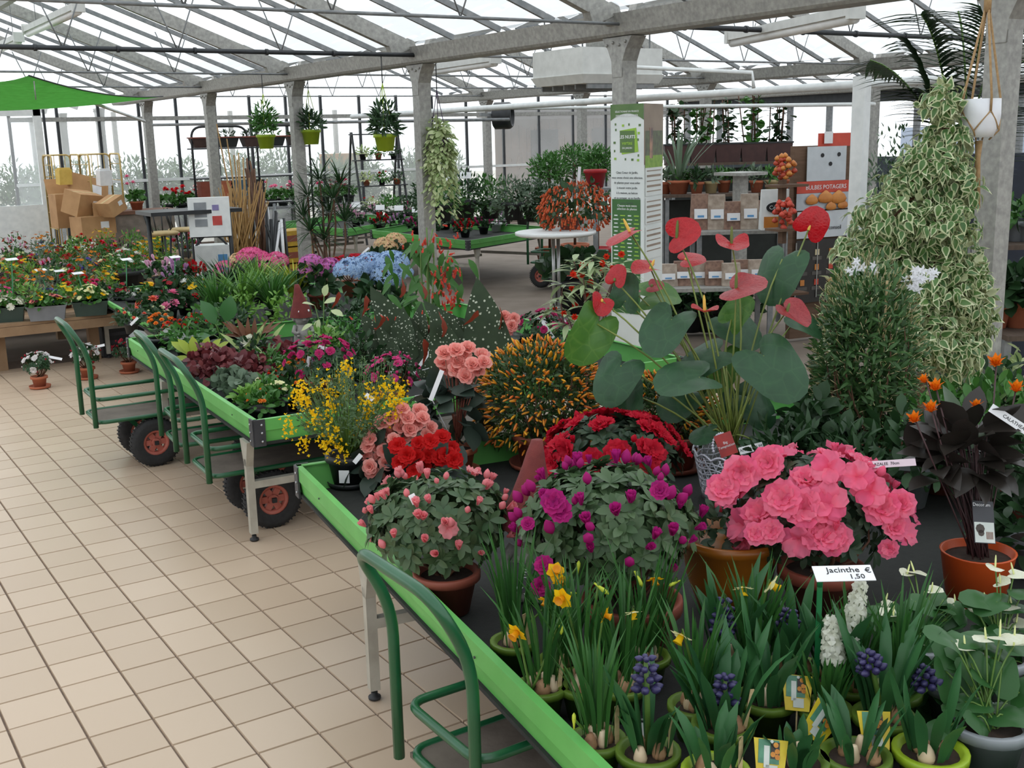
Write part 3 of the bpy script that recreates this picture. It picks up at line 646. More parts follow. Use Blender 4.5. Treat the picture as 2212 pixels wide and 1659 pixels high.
S1 = [(870, 885), (905, 890), (860, 905), (825, 915), (900, 915), (930, 925), (865, 925), (838, 935), (800, 950), (815, 965), (790, 985), (800, 1008), (825, 1015), (820, 990), (875, 945), (850, 950), (920, 940), (912, 905), (795, 965), (845, 905), (830, 975), (835, 1000), (885, 930), (850, 970), (810, 935), (805, 1020), (880, 905), (840, 1025)]
begonia('begonia heaped with salmon pink rose-like flowers, beside the yellow broom', at(855, 1050, ZT), S1, fBeg, .034, mBlackP, (845, 1000), (.13, .13, .10), sc=(.029, .037))
S2 = [(960, 765), (985, 760), (1010, 755), (1040, 770), (955, 785), (990, 785), (1020, 790), (1045, 785), (975, 805), (1005, 815), (1030, 800), (965, 800), (1000, 770), (985, 800), (1012, 805)]
begonia('begonia with a round head of pink rose flowers above dark drooping leaves', at(990, 1022, ZT), S2, fBeg, .034, mTerra, (975, 890), (.11, .11, .15), sc=(.033, .040), nl=70)
S3 = [(860, 965), (880, 985), (865, 1000), (905, 960), (930, 955), (955, 945), (975, 970), (925, 985), (950, 990), (940, 1005), (900, 990), (965, 985), (980, 995), (915, 1010), (895, 1020)]
begonia('begonia of scarlet ruffled flowers between the pink begonia and the budding azalea', at(930, 1085, ZT), S3, fBegR[0], .034, mBlackP, (925, 1030), (.11, .11, .08), sc=(.032, .040))
# -- cuphea covered in orange and yellow tubes
CUPH = [(1172, 1005, 1025, 730, 1325, 1000, 'round bush dotted with thin orange and yellow tube flowers', 5200, 760), (1450, 1010, 1340, 800, 1560, 990, 'orange-yellow tube-flowered bush half hidden behind the anthurium stalks', 3000, 380)]
gCup = leafm('cuphea_leaf', '3f5a2c', '2c4622', .45); CUPT = latheT([(.10, 0), (.13, .25), (.15, .55), (.10, .85), (.02, 1)], 5)
for (bx, by, x0, y0, x1, y1, lb, nl, nf) in CUPH:
    B = at(bx, by, ZT); rt = empty('firecracker_bush', B, lb, 'potted plant', 'tube-flowered bushes'); lathe_pot(rt, .085, .11, .14, mTerraD, saucer=.13)
    cc, rx, rz = dm(x0, y0, x1, y1, B); cc = cc+[.03, .06, -.02]-B; stems(rt, (0, 0, .12), cc, (rx, rx, rz), 30, mStemB, .003)
    bush(rt, cc, (rx*.95, rx*.95, rz*.98), nl, LF_SMALL, (.024, .036), gCup, lo=-.7, shell=.55)
    P, N = dome(nf, (rx, rx, rz*1.02), -.6, .0, RNG, .86); D = N+RNG.normal(0, .35, N.shape)+[0, 0, -.15]
    m = MB(); m.scatter(CUPT, P+cc, np.stack([zframe(d) for d in D]), RNG.uniform(.026, .038, len(P)))
    m.build('blossoms', M('cuphea_tube', 'f0b92c', 'e0712c', .45, 'island', trans=.25), rt, kind='stuff')

# -- anthurium: heart-shaped blades
def heart(L=1., W=.85, curl=.25, wave=.05, nr=5, ns=26, lobe=.32, seed=0, tip=.12, fold=.10):
    """cordate blade, petiole joint at origin, tip along +Y"""
    rng = random.Random(seed); ph = rng.uniform(0, 6); V = [(0, 0, 0)]
    for i in range(1, nr+1):
        k = i/nr
        for j in range(ns):
            a = 2*PI*j/ns; c = math.cos(a); s = math.sin(a)            # a=0 is the tip
            r = .5+.5*max(0, c)**3*(1+tip*2)+.16*abs(s)-.0*c
            if c < 0: r = .5+.16*abs(s)-(lobe+.12)*(abs(c)**6)+.05*math.sin(2*a)**2
            x = s*r*W*1.12; y = c*r*L*.92
            z = -curl*(k*r)**2*.9+fold*abs(x*k)+wave*k*k*math.sin(3*a+ph)
            V.append((x*k, y*k, z))
    F = [[0, 1+j, 1+(j+1) % ns] for j in range(ns)]+[[1+i*ns+j, 1+(i+1)*ns+j, 1+(i+1)*ns+(j+1) % ns, 1+i*ns+(j+1) % ns] for i in range(nr-1) for j in range(ns)]
    return np.array(V), F
def veined(name, c1, c2, vein, scale=7., rough=.3, trans=.18, coat=.3, amount=.6):
    m = M(name, c1, c2, rough, scale=3, trans=trans, coat=coat); nt = m.node_tree; N = nt.nodes; L = nt.links
    tc = N.new('ShaderNodeTexCoord'); wv = N.new('ShaderNodeTexVoronoi'); wv.feature = 'DISTANCE_TO_EDGE'; wv.inputs['Scale'].default_value = scale; L.new(tc.outputs['Object'], wv.inputs['Vector'])
    mr = N.new('ShaderNodeMapRange'); mr.inputs[1].default_value = .0; mr.inputs[2].default_value = .06; mr.inputs[3].default_value = amount; mr.inputs[4].default_value = 0; L.new(wv.outputs['Distance'], mr.inputs[0])
    mx = N.new('ShaderNodeMix'); mx.data_type = 'RGBA'; mx.inputs[7].default_value = (*lin(vein), 1); L.new(mr.outputs[0], mx.inputs[0])
    p = N['Principled BSDF']; src = p.inputs['Base Color'].links[0].from_socket; L.new(src, mx.inputs[6])
    for l in list(src.links): 
        if l.to_node != mx: L.new(mx.outputs[2], l.to_socket)
    bp = N.new('ShaderNodeBump'); bp.inputs['Strength'].default_value = .25; bp.inputs['Distance'].default_value = .01; L.new(wv.outputs['Distance'], bp.inputs['Height']); L.new(bp.outputs[0], p.inputs['Normal']); return m
mSpathe = veined('anthurium_spathe', 'bd1420', 'a8101b', 'dc4a48', 6.5, .38, .32, .12, .25)
mSpatheD = veined('anthurium_spathe_old', 'a02a30', '8a2329', 'c9605a', 6.5, .42, .25, .1, .25)
mAnth = veined('anthurium_leaf', '28512f', '1f4427', '4f7a48', 2.6, .48, .18, .05, .12)
mAnthL = veined('anthurium_leaf_young', '4d7a2f', '3f6b28', '86a850', 2.6, .45, .3, .05, .15)
mSpad = M('anthurium_spadix', 'e8c25c', 'd9a93e', .6, scale=20, bump=.3, bscale=150); mSpadG = M('anthurium_spadix_green', '6d7a34', '55602b', .6, scale=20, bump=.3, bscale=150)
spM = [meshT('spathe', heart(1, 1.0, c, w, seed=s, lobe=.30, fold=f), mSpathe) for s, c, w, f in ((1, .28, .05, .12), (2, .1, .07, .32), (3, -.2, .06, .25))]
spO = [meshT('spathe_old', heart(1, 1.0, c, w, seed=s, lobe=.30, fold=f), mSpatheD) for s, c, w, f in ((1, .2, .07, .2), (2, -.1, .08, .3))]
lfM = [meshT('blade', heart(1, .82, c, w, seed=s, lobe=.34, fold=f, nr=6), mAnth) for s, c, w, f in ((1, .3, .04, .08), (2, .12, .05, .2), (3, .4, .03, .05))]
lfY = [meshT('blade_young', heart(1, .78, .25, .05, seed=5, lobe=.3, fold=.25), mAnthL)]
SPT = latheT([(.5, 0), (.55, .3), (.5, .7), (.3, .93), (.05, 1)], 8)
spdx = meshT('spadix', SPT, mSpad); spdg = meshT('spadix_green', SPT, mSpadG)
B = at(1580, 1072, ZT); rt = empty('red_anthurium', B, 'tall red anthurium with glossy heart leaves, in a white lace basket', 'anthurium')
crown = np.array([0, .0, .16]); petm = M('anthurium_petiole', '7c8a3c', '5c6b30', .45, scale=4); ms = []
def on_stalk(px, py, extra, L, tipdir, up, me, nm, rad=.0042, base=None, label=None):
    """a blade whose joint sits at pixel px,py; tipdir/up in picture axes (right, up, toward camera)"""
    p = atd(px, py, B, extra)-B; tv = _R*tipdir[0]+_U*tipdir[1]-_f*tipdir[2]; uv = _R*up[0]+_U*up[1]-_f*up[2]
    o = obj(nm, me, rt, p, frame(tv, uv), L, label=label); b0 = (crown if base is None else base)+RNG.normal(0, .02, 3)*[1, 1, .2]
    m = MB(); m.tube(arc(b0, p, (_R*RNG.normal(0, .02)+[0, 0, .04]), 7), [rad*1.2, rad*1.1, rad, rad, rad*.95, rad*.9, rad*.8], 6); m.build('stalk', petm, rt, smooth=True); return o, p, uv
for (px, py, ex, L, td, up, me, sd, sl, sg) in [
    (1360, 500, -.12, .090, (-1, -.35, .2), (-.15, 1, .25), spM[0], (-.5, 1, .1), .055, 0), (1462, 512, -.06, .088, (.75, .25, .4), (-.35, .25, .9), spM[1], (.03, 1, .15), .065, 1),
    (1580, 525, -.02, .082, (.05, -.6, .7), (0, .75, .6), spM[2], (0, 1, .1), .065, 1), (1747, 495, -.04, .082, (.35, .55, .4), (-.2, -.2, .95), spM[0], (.35, 1, .15), .075, 0),
    (1405, 580, .02, .072, (-.8, -.1, .3), (.1, .85, .5), spM[1], (.35, .8, .1), .04, 0), (1482, 560, .03, .070, (.9, .2, .1), (-.1, .8, .6), spM[0], (0, 1, .1), .01, 0),
    (1300, 650, -.05, .060, (-.2, -.8, .5), (.4, .3, .85), spM[1], (.1, 1, .1), .012, 0), (1328, 605, -.02, .058, (.25, .9, .2), (-.6, .1, .8), spM[0], (0, 1, .1), .012, 1),
    (1590, 622, -.16, .108, (.75, .1, .65), (-.15, .75, .65), spO[0], (-.02, 1, .2), .060, 1), (1522, 672, -.13, .066, (-.2, -.3, .9), (0, .9, .4), spM[2], (-.05, 1, .1), .062, 0),
    (1700, 672, -.15, .090, (.7, -.7, .3), (.4, .55, .7), spO[1], (.3, 1, .1), .034, 1), (1365, 625, .1, .05, (-.6, -.3, .3), (0, .6, .8), spO[1], (0, 1, 0), .012, 1), (1408, 618, .1, .045, (.6, .0, .3), (0, .6, .8), spO[0], (0, 1, 0), .012, 1)]:
    o, p, uv = on_stalk(px, py, ex, L, td, up, me, 'spathe', .0036); d = _R*sd[0]+_U*sd[1]-_f*sd[2]; dn = d/np.linalg.norm(d)
    obj('spadix', spdg if sg else spdx, rt, p-dn*.004, zframe(dn), (.0105, .0105, sl))
for (px, py, ex, L, td, up, me) in [
    (1650, 768, -.20, .180, (.55, -.65, .5), (-.1, .55, .8), lfM[0]), (1450, 690, -.10, .150, (-.5, -.75, .35), (-.35, .5, .75), lfM[1]), (1510, 815, -.18, .155, (-.95, -.15, .2), (0, .8, .6), lfM[1]),
    (1545, 760, -.05, .135, (-.85, -.35, .1), (-.1, .75, .6), lfM[0]), (1690, 560, -.02, .155, (-.45, -.75, .2), (-.65, .15, .7), lfM[2]), (1290, 700, -.06, .155, (-.45, -.85, .2), (.5, .1, .8), lfY[0]), (1340, 790, -.06, .14, (-.5, -.75, .3), (-.3, .45, .8), lfM[2]),
    (1350, 650, .02, .10, (.1, .65, .2), (-.5, .2, .8), lfM[1]), (1400, 640, .12, .13, (.8, .2, -.2), (-.2, .6, .75), lfY[0]), (1575, 690, .08, .14, (.7, -.5, .3), (.1, .6, .8), lfM[0]), (1350, 850, .0, .13, (0, -.95, .3), (-.5, .2, .8), lfM[1]), (1560, 770, .1, .13, (-.2, -.8, .4), (-.3, .4, .85), lfY[0]),
    (1620, 860, .02, .12, (.6, -.6, .3), (.1, .5, .85), lfM[2]), (1480, 850, .05, .12, (-.6, -.5, .3), (-.1, .5, .85), lfM[0]), (1540, 930, -.10, .085, (-.9, -.2, .3), (0, .85, .5), lfM[0]), (1625, 950, -.10, .085, (.6, -.3, .6), (.2, .8, .5), lfM[2]), (1580, 690, .0, .1, (.3, .5, .3), (-.4, .3, .8), lfY[0]), (1720, 690, .1, .11, (.7, -.4, .1), (.1, .7, .6), lfM[1]), (1590, 850, .1, .11, (.1, -.9, .2), (.1, .3, .9), lfM[1])]:
    on_stalk(px, py, ex, L*1.02, td, up, me, 'leaf', .0036)
for k in range(16):
    q = crown+np.array([RNG.normal(0, .05), RNG.normal(0, .05), RNG.uniform(.12, .34)]); m = MB(); m.tube([crown+RNG.normal(0, .02, 3), q], .003, 5); m.build('stalk', petm, rt)
# white lace basket
mLace = M('white_lace_metal', 'e4e4ee', 'd0d0dc', .45); bk = empty('lace_basket', B-np.array([0, 0, 0]), 'white openwork lace basket holding the red anthurium', 'basket')
m = MB(); m.lathe([(.105, .0), (.112, .04), (.111, .04), (.103, .004)], 30); m.build('basket_base', mLace, bk)
for j in range(6):
    m = MB(); z = .04+j*.022; r_ = .112+j*.0045; m.tube([(r_*math.cos(t), r_*math.sin(t), z+.004*math.sin(8*t)) for t in np.linspace(0, 2*PI, 49)], .0026, 5, caps=False); m.build('lace_ring', mLace, bk)
for s in (-1, 1):
    m = MB()
    for k in range(26):
        t0 = 2*PI*k/26; m.tube([((.111+.027*q)*math.cos(t0+s*q*.5), (.111+.027*q)*math.sin(t0+s*q*.5), .035+.135*q) for q in np.linspace(0, 1, 6)], .0022, 4)
    m.build('lace_lattice', mLace, bk)
m = MB(); m.tube([((.14)*math.cos(t), (.14)*math.sin(t), .165+.016*abs(math.sin(6.5*t))) for t in np.linspace(0, 2*PI, 105)], .004, 5, caps=False); m.build('scalloped_rim', mLace, bk)
m = MB()
hc = atd(1553, 955, B, -.15)-B
for t in np.linspace(-.4, PI+.4, 18): m.lathe([(.001, -.006), (.0062, 0), (.001, .006)], 7, hc+_R*(-.032*math.cos(t)+.01)+_U*(.045*math.sin(t)-.015)); 
m.build('beaded_handle', mLace, bk)
p = atd(1568, 960, B, -.16); R = frame(_U*.93-_R*.33+_f*.1, -_f); tg = MB(); tg.box((0, 0, 0), (.062, .080, .0015), R)
o = tg.build('plant_tag', M('red_card', 'b3261c', '8e1a15', .35, scale=20), None, p, label='red printed care card tucked in the lace basket', cat='plant tag')
lettering('Big\nTemptation', .013, mWhiteTag, o, R@np.array([0, .0, .0015]), R)
tagstrip('white tag strip with small drawing, on the lace basket rim', atd(1597, 975, B, -.17), atd(1648, 962, B, -.16), .026, 'ANTHURIUM')
# ---------------------------------------------------------------- potted bulbs and the rest of the nearest table
gDaf = leafm('daffodil_leaf', '3c6b30', '2d5a2c', .4, .25); gHya = leafm('hyacinth_leaf', '3a6a3c', '2c5635', .35, .2)
mBulb = M('bulb_skin', 'b08a66', '7d583c', .7, scale=30, bump=.3); mCream = M('cream_bulb', 'd8c3a5', 'b89a78', .5, scale=12)
mWood = M('wooden_label_stick', 'cdb68a', 'b79f74', .7, stretch=(1, 1, 8))
fYel = petalm('daffodil_yellow', 'f6cf1d', 'efb80f', .4); fCrm = petalm('daffodil_cream', 'efeabf', 'e2dd9f', .4); fOra = M('daffodil_trumpet', 'f2b012', 'eb9d0c', .5, trans=.35)
DT = flowerT([(6, dict(L=1, W=.75, a0=1.25, curl=.2, rows=4, cols=3, tipw=.15), 0)], 2); TR = latheT([(.16, 0), (.26, .2), (.30, .6), (.42, .82), (.40, .82), (.26, .55)], 10)
mDafY = meshTs('daffodil_head', [DT, TR], [fYel, fOra]); mDafC = meshTs('daffodil_head_cream', [DT, TR], [fCrm, fYel])
mDafB = meshT('daffodil_bud', latheT([(.08, -.5), (.13, 0), (.22, .5), (.20, .9), (.04, 1.15)], 7), M('daffodil_bud_skin', 'cdd03a', 'a5bd35', .5, trans=.2))
def blades(n, base, L, lean, w, rad=.03, bend=.25, seed=None, broad=False):
    """n upright strap leaves as one joined mesh"""
    m = MB()
    for k in range(n):
        a = random.uniform(0, 2*PI); r = rad*math.sqrt(random.random()); b0 = np.array([base[0]+r*math.cos(a), base[1]+r*math.sin(a), base[2]]); l = random.uniform(*L); le = random.uniform(*lean); d = np.array([math.cos(a), math.sin(a), 0]); side = np.array([-d[1], d[0], 0]); tw = random.uniform(-.7, .7); side = side*math.cos(tw)+d*math.sin(tw); ww = random.uniform(.8, 1.15)*w; be = random.uniform(.2, 1)*bend
        V = []; prof = (.55, .9, 1, .95, .75, .05) if not broad else (.5, .8, 1.05, 1.1, .85, .05)
        for i, pw in enumerate(prof):
            t = i/5; p = b0+d*(l*(le*t+be*t**3))+np.array([0, 0, l*t*(1-.25*be*t*t)]); nn = np.cross(side, (0, 0, 1.)); h = ww*pw/2
            V += [p-side*h+nn*h*.35, p, p+side*h+nn*h*.35]
        m.add(V, [[3*i+q, 3*i+q+1, 3*i+q+4, 3*i+q+3] for i in range(5) for q in (0, 1)], 0, True)
    return m
def bulbpot(name, label, px, py, rad=.052, h=.08, potm=None, n=22, L=(.16, .26), w=.010, lean=(.02, .25), heads=(), group='potted daffodils', cat='daffodil', bulbs=5, leafm_=None, broad=False, bend=.25, z=None, hd=None, stick=None):
    """lime pot of bulbs; heads: (pixel x, pixel y, mesh, size, direction in picture axes)"""
    B = at(px, py, ZT if z is None else z); rt = empty(name, B, label, cat, group); lathe_pot(rt, rad*.74, rad, h, potm or mLimeShade, n=20)
    for k in range(bulbs):
        a = 2*PI*k/bulbs+.4; q = np.array([math.cos(a), math.sin(a), 0])*rad*random.uniform(.2, .6); m = MB(); s = random.uniform(.55, 1.0); m.lathe([(.002, -.012), (.016*s, -.004), (.020*s, .010), (.015*s, .024), (.006, .036)], 9, q+[0, 0, h*.86]); m.build('bulb', mBulb if k % 2 else mCream, rt, smooth=True)
    blades(int(n*(1.5 if broad else 1.75)), (0, 0, h*.9), (L[0]*1.05, L[1]*(1.25 if broad else 1.08)), lean, w*(1. if broad else .92), rad*.66, bend, broad=broad).build('foliage', leafm_ or gDaf, rt, kind='stuff')
    for (hx, hy, me, s, dr, ex) in heads:
        p = atd(hx, hy, B, ex-.075)-B; s *= 1.12; d = _R*dr[0]+_U*dr[1]-_f*dr[2]; d /= np.linalg.norm(d); b0 = np.array([RNG.normal(0, .02), RNG.normal(0, .02), h*.9]); neck = p-d*s*.9
        top = neck+np.array([0, 0, .012]); m = MB(); m.tube(arc(b0, top, (top-b0)*[.05, .05, 0], 6)+[neck], [.0034, .0032, .003, .0028, .0027, .0026, .0022], 6); m.build('flower_stem', mStem, rt, smooth=True)
        obj('flower', me, rt, neck, zframe(d, random.uniform(0, 1)), s)
    if stick:
        m = MB(); p0 = np.array([rad*.5, -rad*.6, h*.9]); m.bar(p0, p0+[stick[0], stick[1], .085], .011, .0016, up=(0, 1, 0)); m.build('label_stick', mWood, rt)
    return rt
F_, T_, D_ = (0, -.1, 1), (0, 1, .3), (0, -.9, .4)
bulbpot('daffodil_pot', 'daffodil pot with an empty-looking brown bulb at the inner table edge', 1112, 1446, n=20, L=(.19, .29), lean=(.0, .2), stick=(-.015, 0), heads=[(1250, 1216, mDafB, .020, (.1, 1, .1), -.03)])
bulbpot('daffodil_pot', 'daffodil pot with one low bent flower over the green rim', 1172, 1548, n=18, L=(.17, .25), stick=(.01, 0), heads=[(1105, 1380, mDafY, .024, (-.6, -.55, .6), -.05), (1212, 1365, mDafB, .022, (.05, -1, .2), -.02)])
bulbpot('daffodil_pot', 'daffodil pot with an upright yellow star flower near the gnome', 1215, 1490, n=20, L=(.2, .28), heads=[(1203, 1228, mDafY, .023, (.1, .5, .8), .0), (1216, 1264, mDafY, .018, (.4, -.6, .6), -.02), (1175, 1310, mDafY, .019, (-.3, -.9, .4), -.02), (1240, 1282, mDafB, .022, (1, .2, .2), -.02)])
bulbpot('daffodil_pot', 'daffodil pot with a yellow flower facing sideways above long leaves', 1262, 1545, n=20, L=(.2, .28), heads=[(1205, 1300, mDafY, .024, (-.5, -.2, .8), -.03), (1322, 1334, mDafY, .019, (1, -.3, .3), -.03), (1310, 1280, mDafB, .022, (.8, -.6, .2), .0)])
bulbpot('daffodil_pot', 'daffodil pot of hairy brown bulbs beside the nearest green rail', 1292, 1668, n=16, L=(.16, .24), bulbs=6, heads=[(1240, 1545, mDafB, .018, (0, 1, 0), 0)], stick=(.0, 0))
bulbpot('daffodil_pot', 'daffodil pot with three nodding buds in front of the terracotta pot', 1395, 1480, n=22, L=(.2, .30), heads=[(1385, 1262, mDafB, .022, (.4, -.8, .3), 0), (1417, 1266, mDafY, .020, (.1, -.9, .4), -.01), (1448, 1264, mDafB, .018, (-.8, -.3, .3), 0)])
bulbpot('daffodil_pot', 'daffodil pot of tall leaves with one narrow cream bud', 1345, 1545, n=20, L=(.18, .26), heads=[(1372, 1340, mDafC, .02, (.2, -1, .2), -.03)])
bulbpot('daffodil_pot', 'daffodil pot with a pale hanging trumpet over the purple hyacinth', 1500, 1590, n=20, L=(.16, .25), heads=[(1462, 1392, mDafC, .024, (-.5, -.8, .3), -.02)], stick=(.02, 0))
bulbpot('daffodil_pot', 'daffodil pot with a cream trumpet flower before the ochre pot', 1625, 1500, n=22, L=(.18, .27), heads=[(1684, 1274, mDafC, .026, (.8, -.5, .1), 0), (1606, 1290, mDafC, .024, (0, -1, .3), -.02)])
bulbpot('daffodil_pot', 'daffodil pot of low young leaves behind the picture cards', 1780, 1600, n=22, L=(.08, .15), w=.012, heads=[])
bulbpot('daffodil_pot', 'daffodil pot of leaves only, between white hyacinth and anthuriums', 1930, 1560, n=24, L=(.16, .27), heads=[])
bulbpot('daffodil_pot', 'daffodil pot of leaves only, right of the green price stake', 1840, 1545, n=22, L=(.15, .24), heads=[])
# hyacinths
FLO = flowerT([(6, dict(L=1, W=.42, a0=.25, curl=1.9, rows=5, cols=3, tipw=.3), 0)], 1)
fHyW = meshT('hyacinth_floret_white', FLO, petalm('hyacinth_white', 'eeeee6', 'dfe0cf', .4)); fHyB = meshT('hyacinth_bud_purple', latheT([(.14, 0), (.36, .25), (.40, .6), (.2, .95), (.03, 1.1)], 7), M('hyacinth_purple', '3b3560', '2b2750', .45, 'object'))
def hyacinth(label, px, py, spikes, n=9, L=(.10, .17), rad=.058, potm=None, stick=None, floret=None, z=None, lw=.026):
    rt = bulbpot('hyacinth_pot', label, px, py, rad, .085, potm or mLimeShade, n, L, lw, (.1, .35), (), 'potted hyacinths', 'hyacinth', 4, gHya, True, .3, z=z, stick=stick); B = np.array(rt.location)
    for (x0, y0, x1, y1, white, ex) in spikes:      # top and bottom pixel of the spike
        t = atd(x0, y0, B, ex-.07)-B; b0 = atd(x1, y1, B, ex-.07)-B; ax = t-b0; H = np.linalg.norm(ax); ax /= H; m = MB(); m.tube([(0, 0, .075), b0, t], [.006, .006, .004], 7); m.build('flower_stem', mStem, rt)
        nr = max(4, int(H/.0125)) if not white else max(4, int(H/.019))
        for i in range(nr):
            f = i/(nr-1); k = 6 if f < .8 else 4; rr = (.024 if white else .019)*(1-.6*f**2)
            for j in range(k):
                a = 2*PI*(j+.5*(i % 2))/k; d = zframe(ax)@np.array([math.cos(a), math.sin(a), .25]); p = b0+ax*H*f+d*rr*.6
                obj('floret', fHyW if white else fHyB, rt, p, zframe(d, random.uniform(0, 6)), (.027 if white else .022)*(1-.25*f))
    return rt
hyacinth('hyacinth pot with one dark purple bud spike beside the hairy bulbs', 1400, 1700, [(1395, 1425, 1398, 1492, 0, .02)], stick=(.0, 0))
hyacinth('hyacinth pot with a purple bud spike in front of the ochre pot', 1575, 1490, [(1565, 1300, 1560, 1368, 0, .0)], n=10, L=(.12, .2))
hyacinth('hyacinth pot with a short purple spike among broad blue-green leaves', 1560, 1640, [(1566, 1465, 1568, 1520, 0, .02)], n=11, L=(.10, .19), stick=(.02, 0))
hyacinth('hyacinth pot with two white flower spikes under the price card', 1800, 1530, [(1858, 1268, 1838, 1375, 1, -.03), (1795, 1345, 1800, 1420, 1, -.08)], n=10, L=(.11, .19))
hyacinth('hyacinth pot with a dark bud behind the green price stake', 1710, 1510, [(1703, 1322, 1698, 1355, 0, .05)], n=10, L=(.11, .19))
hyacinth('hyacinth pot with a half-hidden purple bud near the white anthuriums', 1905, 1620, [(1872, 1415, 1885, 1450, 0, .03), (1990, 1448, 2005, 1485, 0, .0)], n=10, L=(.12, .2))
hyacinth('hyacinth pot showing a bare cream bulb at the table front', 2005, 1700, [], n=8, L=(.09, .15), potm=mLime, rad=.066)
hyacinth('hyacinth pot of young shoots in front of the picture cards', 1715, 1720, [], n=9, L=(.05, .10), rad=.06)
hyacinth('hyacinth pot of young shoots beside the lone picture card', 1845, 1710, [], n=10, L=(.06, .11), rad=.062)
hyacinth('hyacinth pot of short leaves at the bottom edge, left of the cards', 1545, 1745, [], n=9, L=(.07, .13), potm=mLime, rad=.06, stick=(.0, 0))
hyacinth('hyacinth pot of broad bluish leaves between daffodils, without any flower', 1655, 1580, [], n=10, L=(.12, .2))
# picture cards standing among the bulbs
mCardY = M('card_yellow', 'd9c431', 'c9a821', .45, scale=25); mCardG = M('card_photo_green', '5e9a7a', '3c6e58', .45, scale=30); mCardO = M('card_photo_orange', 'e09a3a', 'b96f22', .5, scale=60); mCardD = M('card_photo_dark', '2b2420', '40352c', .5); mCardW = M('card_photo_white', 'd8dbd4', 'b9c0ba', .5)
def card(label, px, py, w=.068, h=.075, roll=0., z=None):
    P = at(px, py+120, ZT); p = atd(px, py, P); u = _R*math.cos(roll)+_U*math.sin(roll); v = -_R*math.sin(roll)+_U*math.cos(roll); v = v*.92+_f*.35; v /= np.linalg.norm(v); n = np.cross(u, v); R = np.stack([u, v, n], 1)
    m = MB(); V = [(-.5*w, .5*h, 0), (.5*w, .5*h, 0), (.38*w, -.5*h, 0), (-.38*w, -.5*h, 0)]; q = [R@np.array(x) for x in V]; m.prism(q[::-1], (0, 0, 0), n*.0016); o = m.build('picture_card', mCardY, None, p, label=label, cat='plant card', group='bulb picture cards')
    def patch(x, y, a, b, mt, nm='printed_patch', k=.0024):
        mm = MB(); mm.box(R@np.array([x*w, y*h, k]), (a*w, b*h, .0006), R); mm.build(nm, mt, o)
    patch(-.06, .18, .60, .60, mCardG); patch(-.12, .05, .16, .55, mCardW, k=.003); patch(.12, .22, .26, .42, mCardD, k=.003); patch(.03, -.28, .34, .26, mCardW, k=.003)
    for x, y in ((.14, .36), (.18, .20), (.06, .12), (.19, .06)):
        mm = MB(); mm.lathe([(.075*w, 0), (.075*w, .0004)], 10, R@np.array([x*w, y*h, .0034]), R); mm.build('printed_flower', mCardO, o)
    mm = MB(); mm.lathe([(.05*w, 0), (.05*w, .0004)], 8, R@np.array([.02*w, .44*h, .0034]), R); mm.build('printed_flower', mCardW, o)
    mm = MB(); mm.tube([R@np.array([0, -.45*h, -.002]), R@np.array([0, -.45*h, -.002])+np.array([0, 0, -.10])], .002, 5); mm.build('stick', mWood, o); return o
card('yellow-edged picture card standing beside the green price stake', 1722, 1497, roll=-.10)
card('yellow-edged picture card tipped over on its corner', 1772, 1562, roll=-.75)
card('yellow-edged picture card closest to the white-potted anthurium', 1890, 1578, roll=-.03)
card('yellow-edged picture card lowest in the view, among young shoots', 1664, 1640, roll=-.12)
# small black and white care label at the purple hyacinth
P = at(1395, 1690, ZT); p = atd(1392, 1580, P); R = frame(_U*.95+_R*.08+_f*.3, -_f); m = MB(); m.box((0, 0, 0), (.036, .062, .0015), R); o = m.build('plant_tag', mWhiteTag, None, p, label='white care label with black top beside the dark purple hyacinth', cat='plant tag')
m = MB(); m.box(R@np.array([0, .024, .0013]), (.036, .014, .0008), R); m.build('printed_band', mInk, o); lettering('Muscari', .008, mWhiteTag, o, R@np.array([-.004, .024, .0022]), R); m = MB(); m.box(R@np.array([.004, -.055, -.0006]), (.011, .06, .0012), R); m.build('stick', mWhiteTag, o)
# hand-written price card on a green stake
B = at(1760, 1560, ZT); top = atd(1763, 1210, B); rt = empty('price_stake', B, 'white hand-written price card on a green plastic stake', 'price sign'); mSt = M('green_plastic_stake', '1f7a45', '186a3a', .4)
m = MB(); m.box((0, 0, (top[2]-B[2])*.5), (.011, .006, top[2]-B[2]), rotz(-.58)); m.lathe([(.0065, 0), (.0065, .02), (.003, .032), (.0, .034)], 8, (0, 0, top[2]-B[2]-.03)); m.build('stake', mSt, rt)
zc = zover(B, 1236)-B[2]; u = _r; dep = np.array([_f[0], _f[1], 0]); dep /= np.linalg.norm(dep); nrm = np.array([0, 0, 1.])*.93-dep*.36; vv = np.cross(nrm, u); R = np.stack([u, vv, nrm/np.linalg.norm(nrm)], 1)
m = MB(); m.box((0, 0, 0), (.128, .048, .0018), R); cd = m.build('price_card', mWhiteTag, rt, tuple(u*.048+np.array([0, 0, zc])-dep*.01))
lettering('Jacinthe', .023, mInk, cd, R@np.array([.0, .009, .0014]), R); lettering('1,50', .020, mInk, cd, R@np.array([.026, -.012, .0014]), R); lettering('€', .022, mInk, cd, R@np.array([.054, .006, .0014]), R)
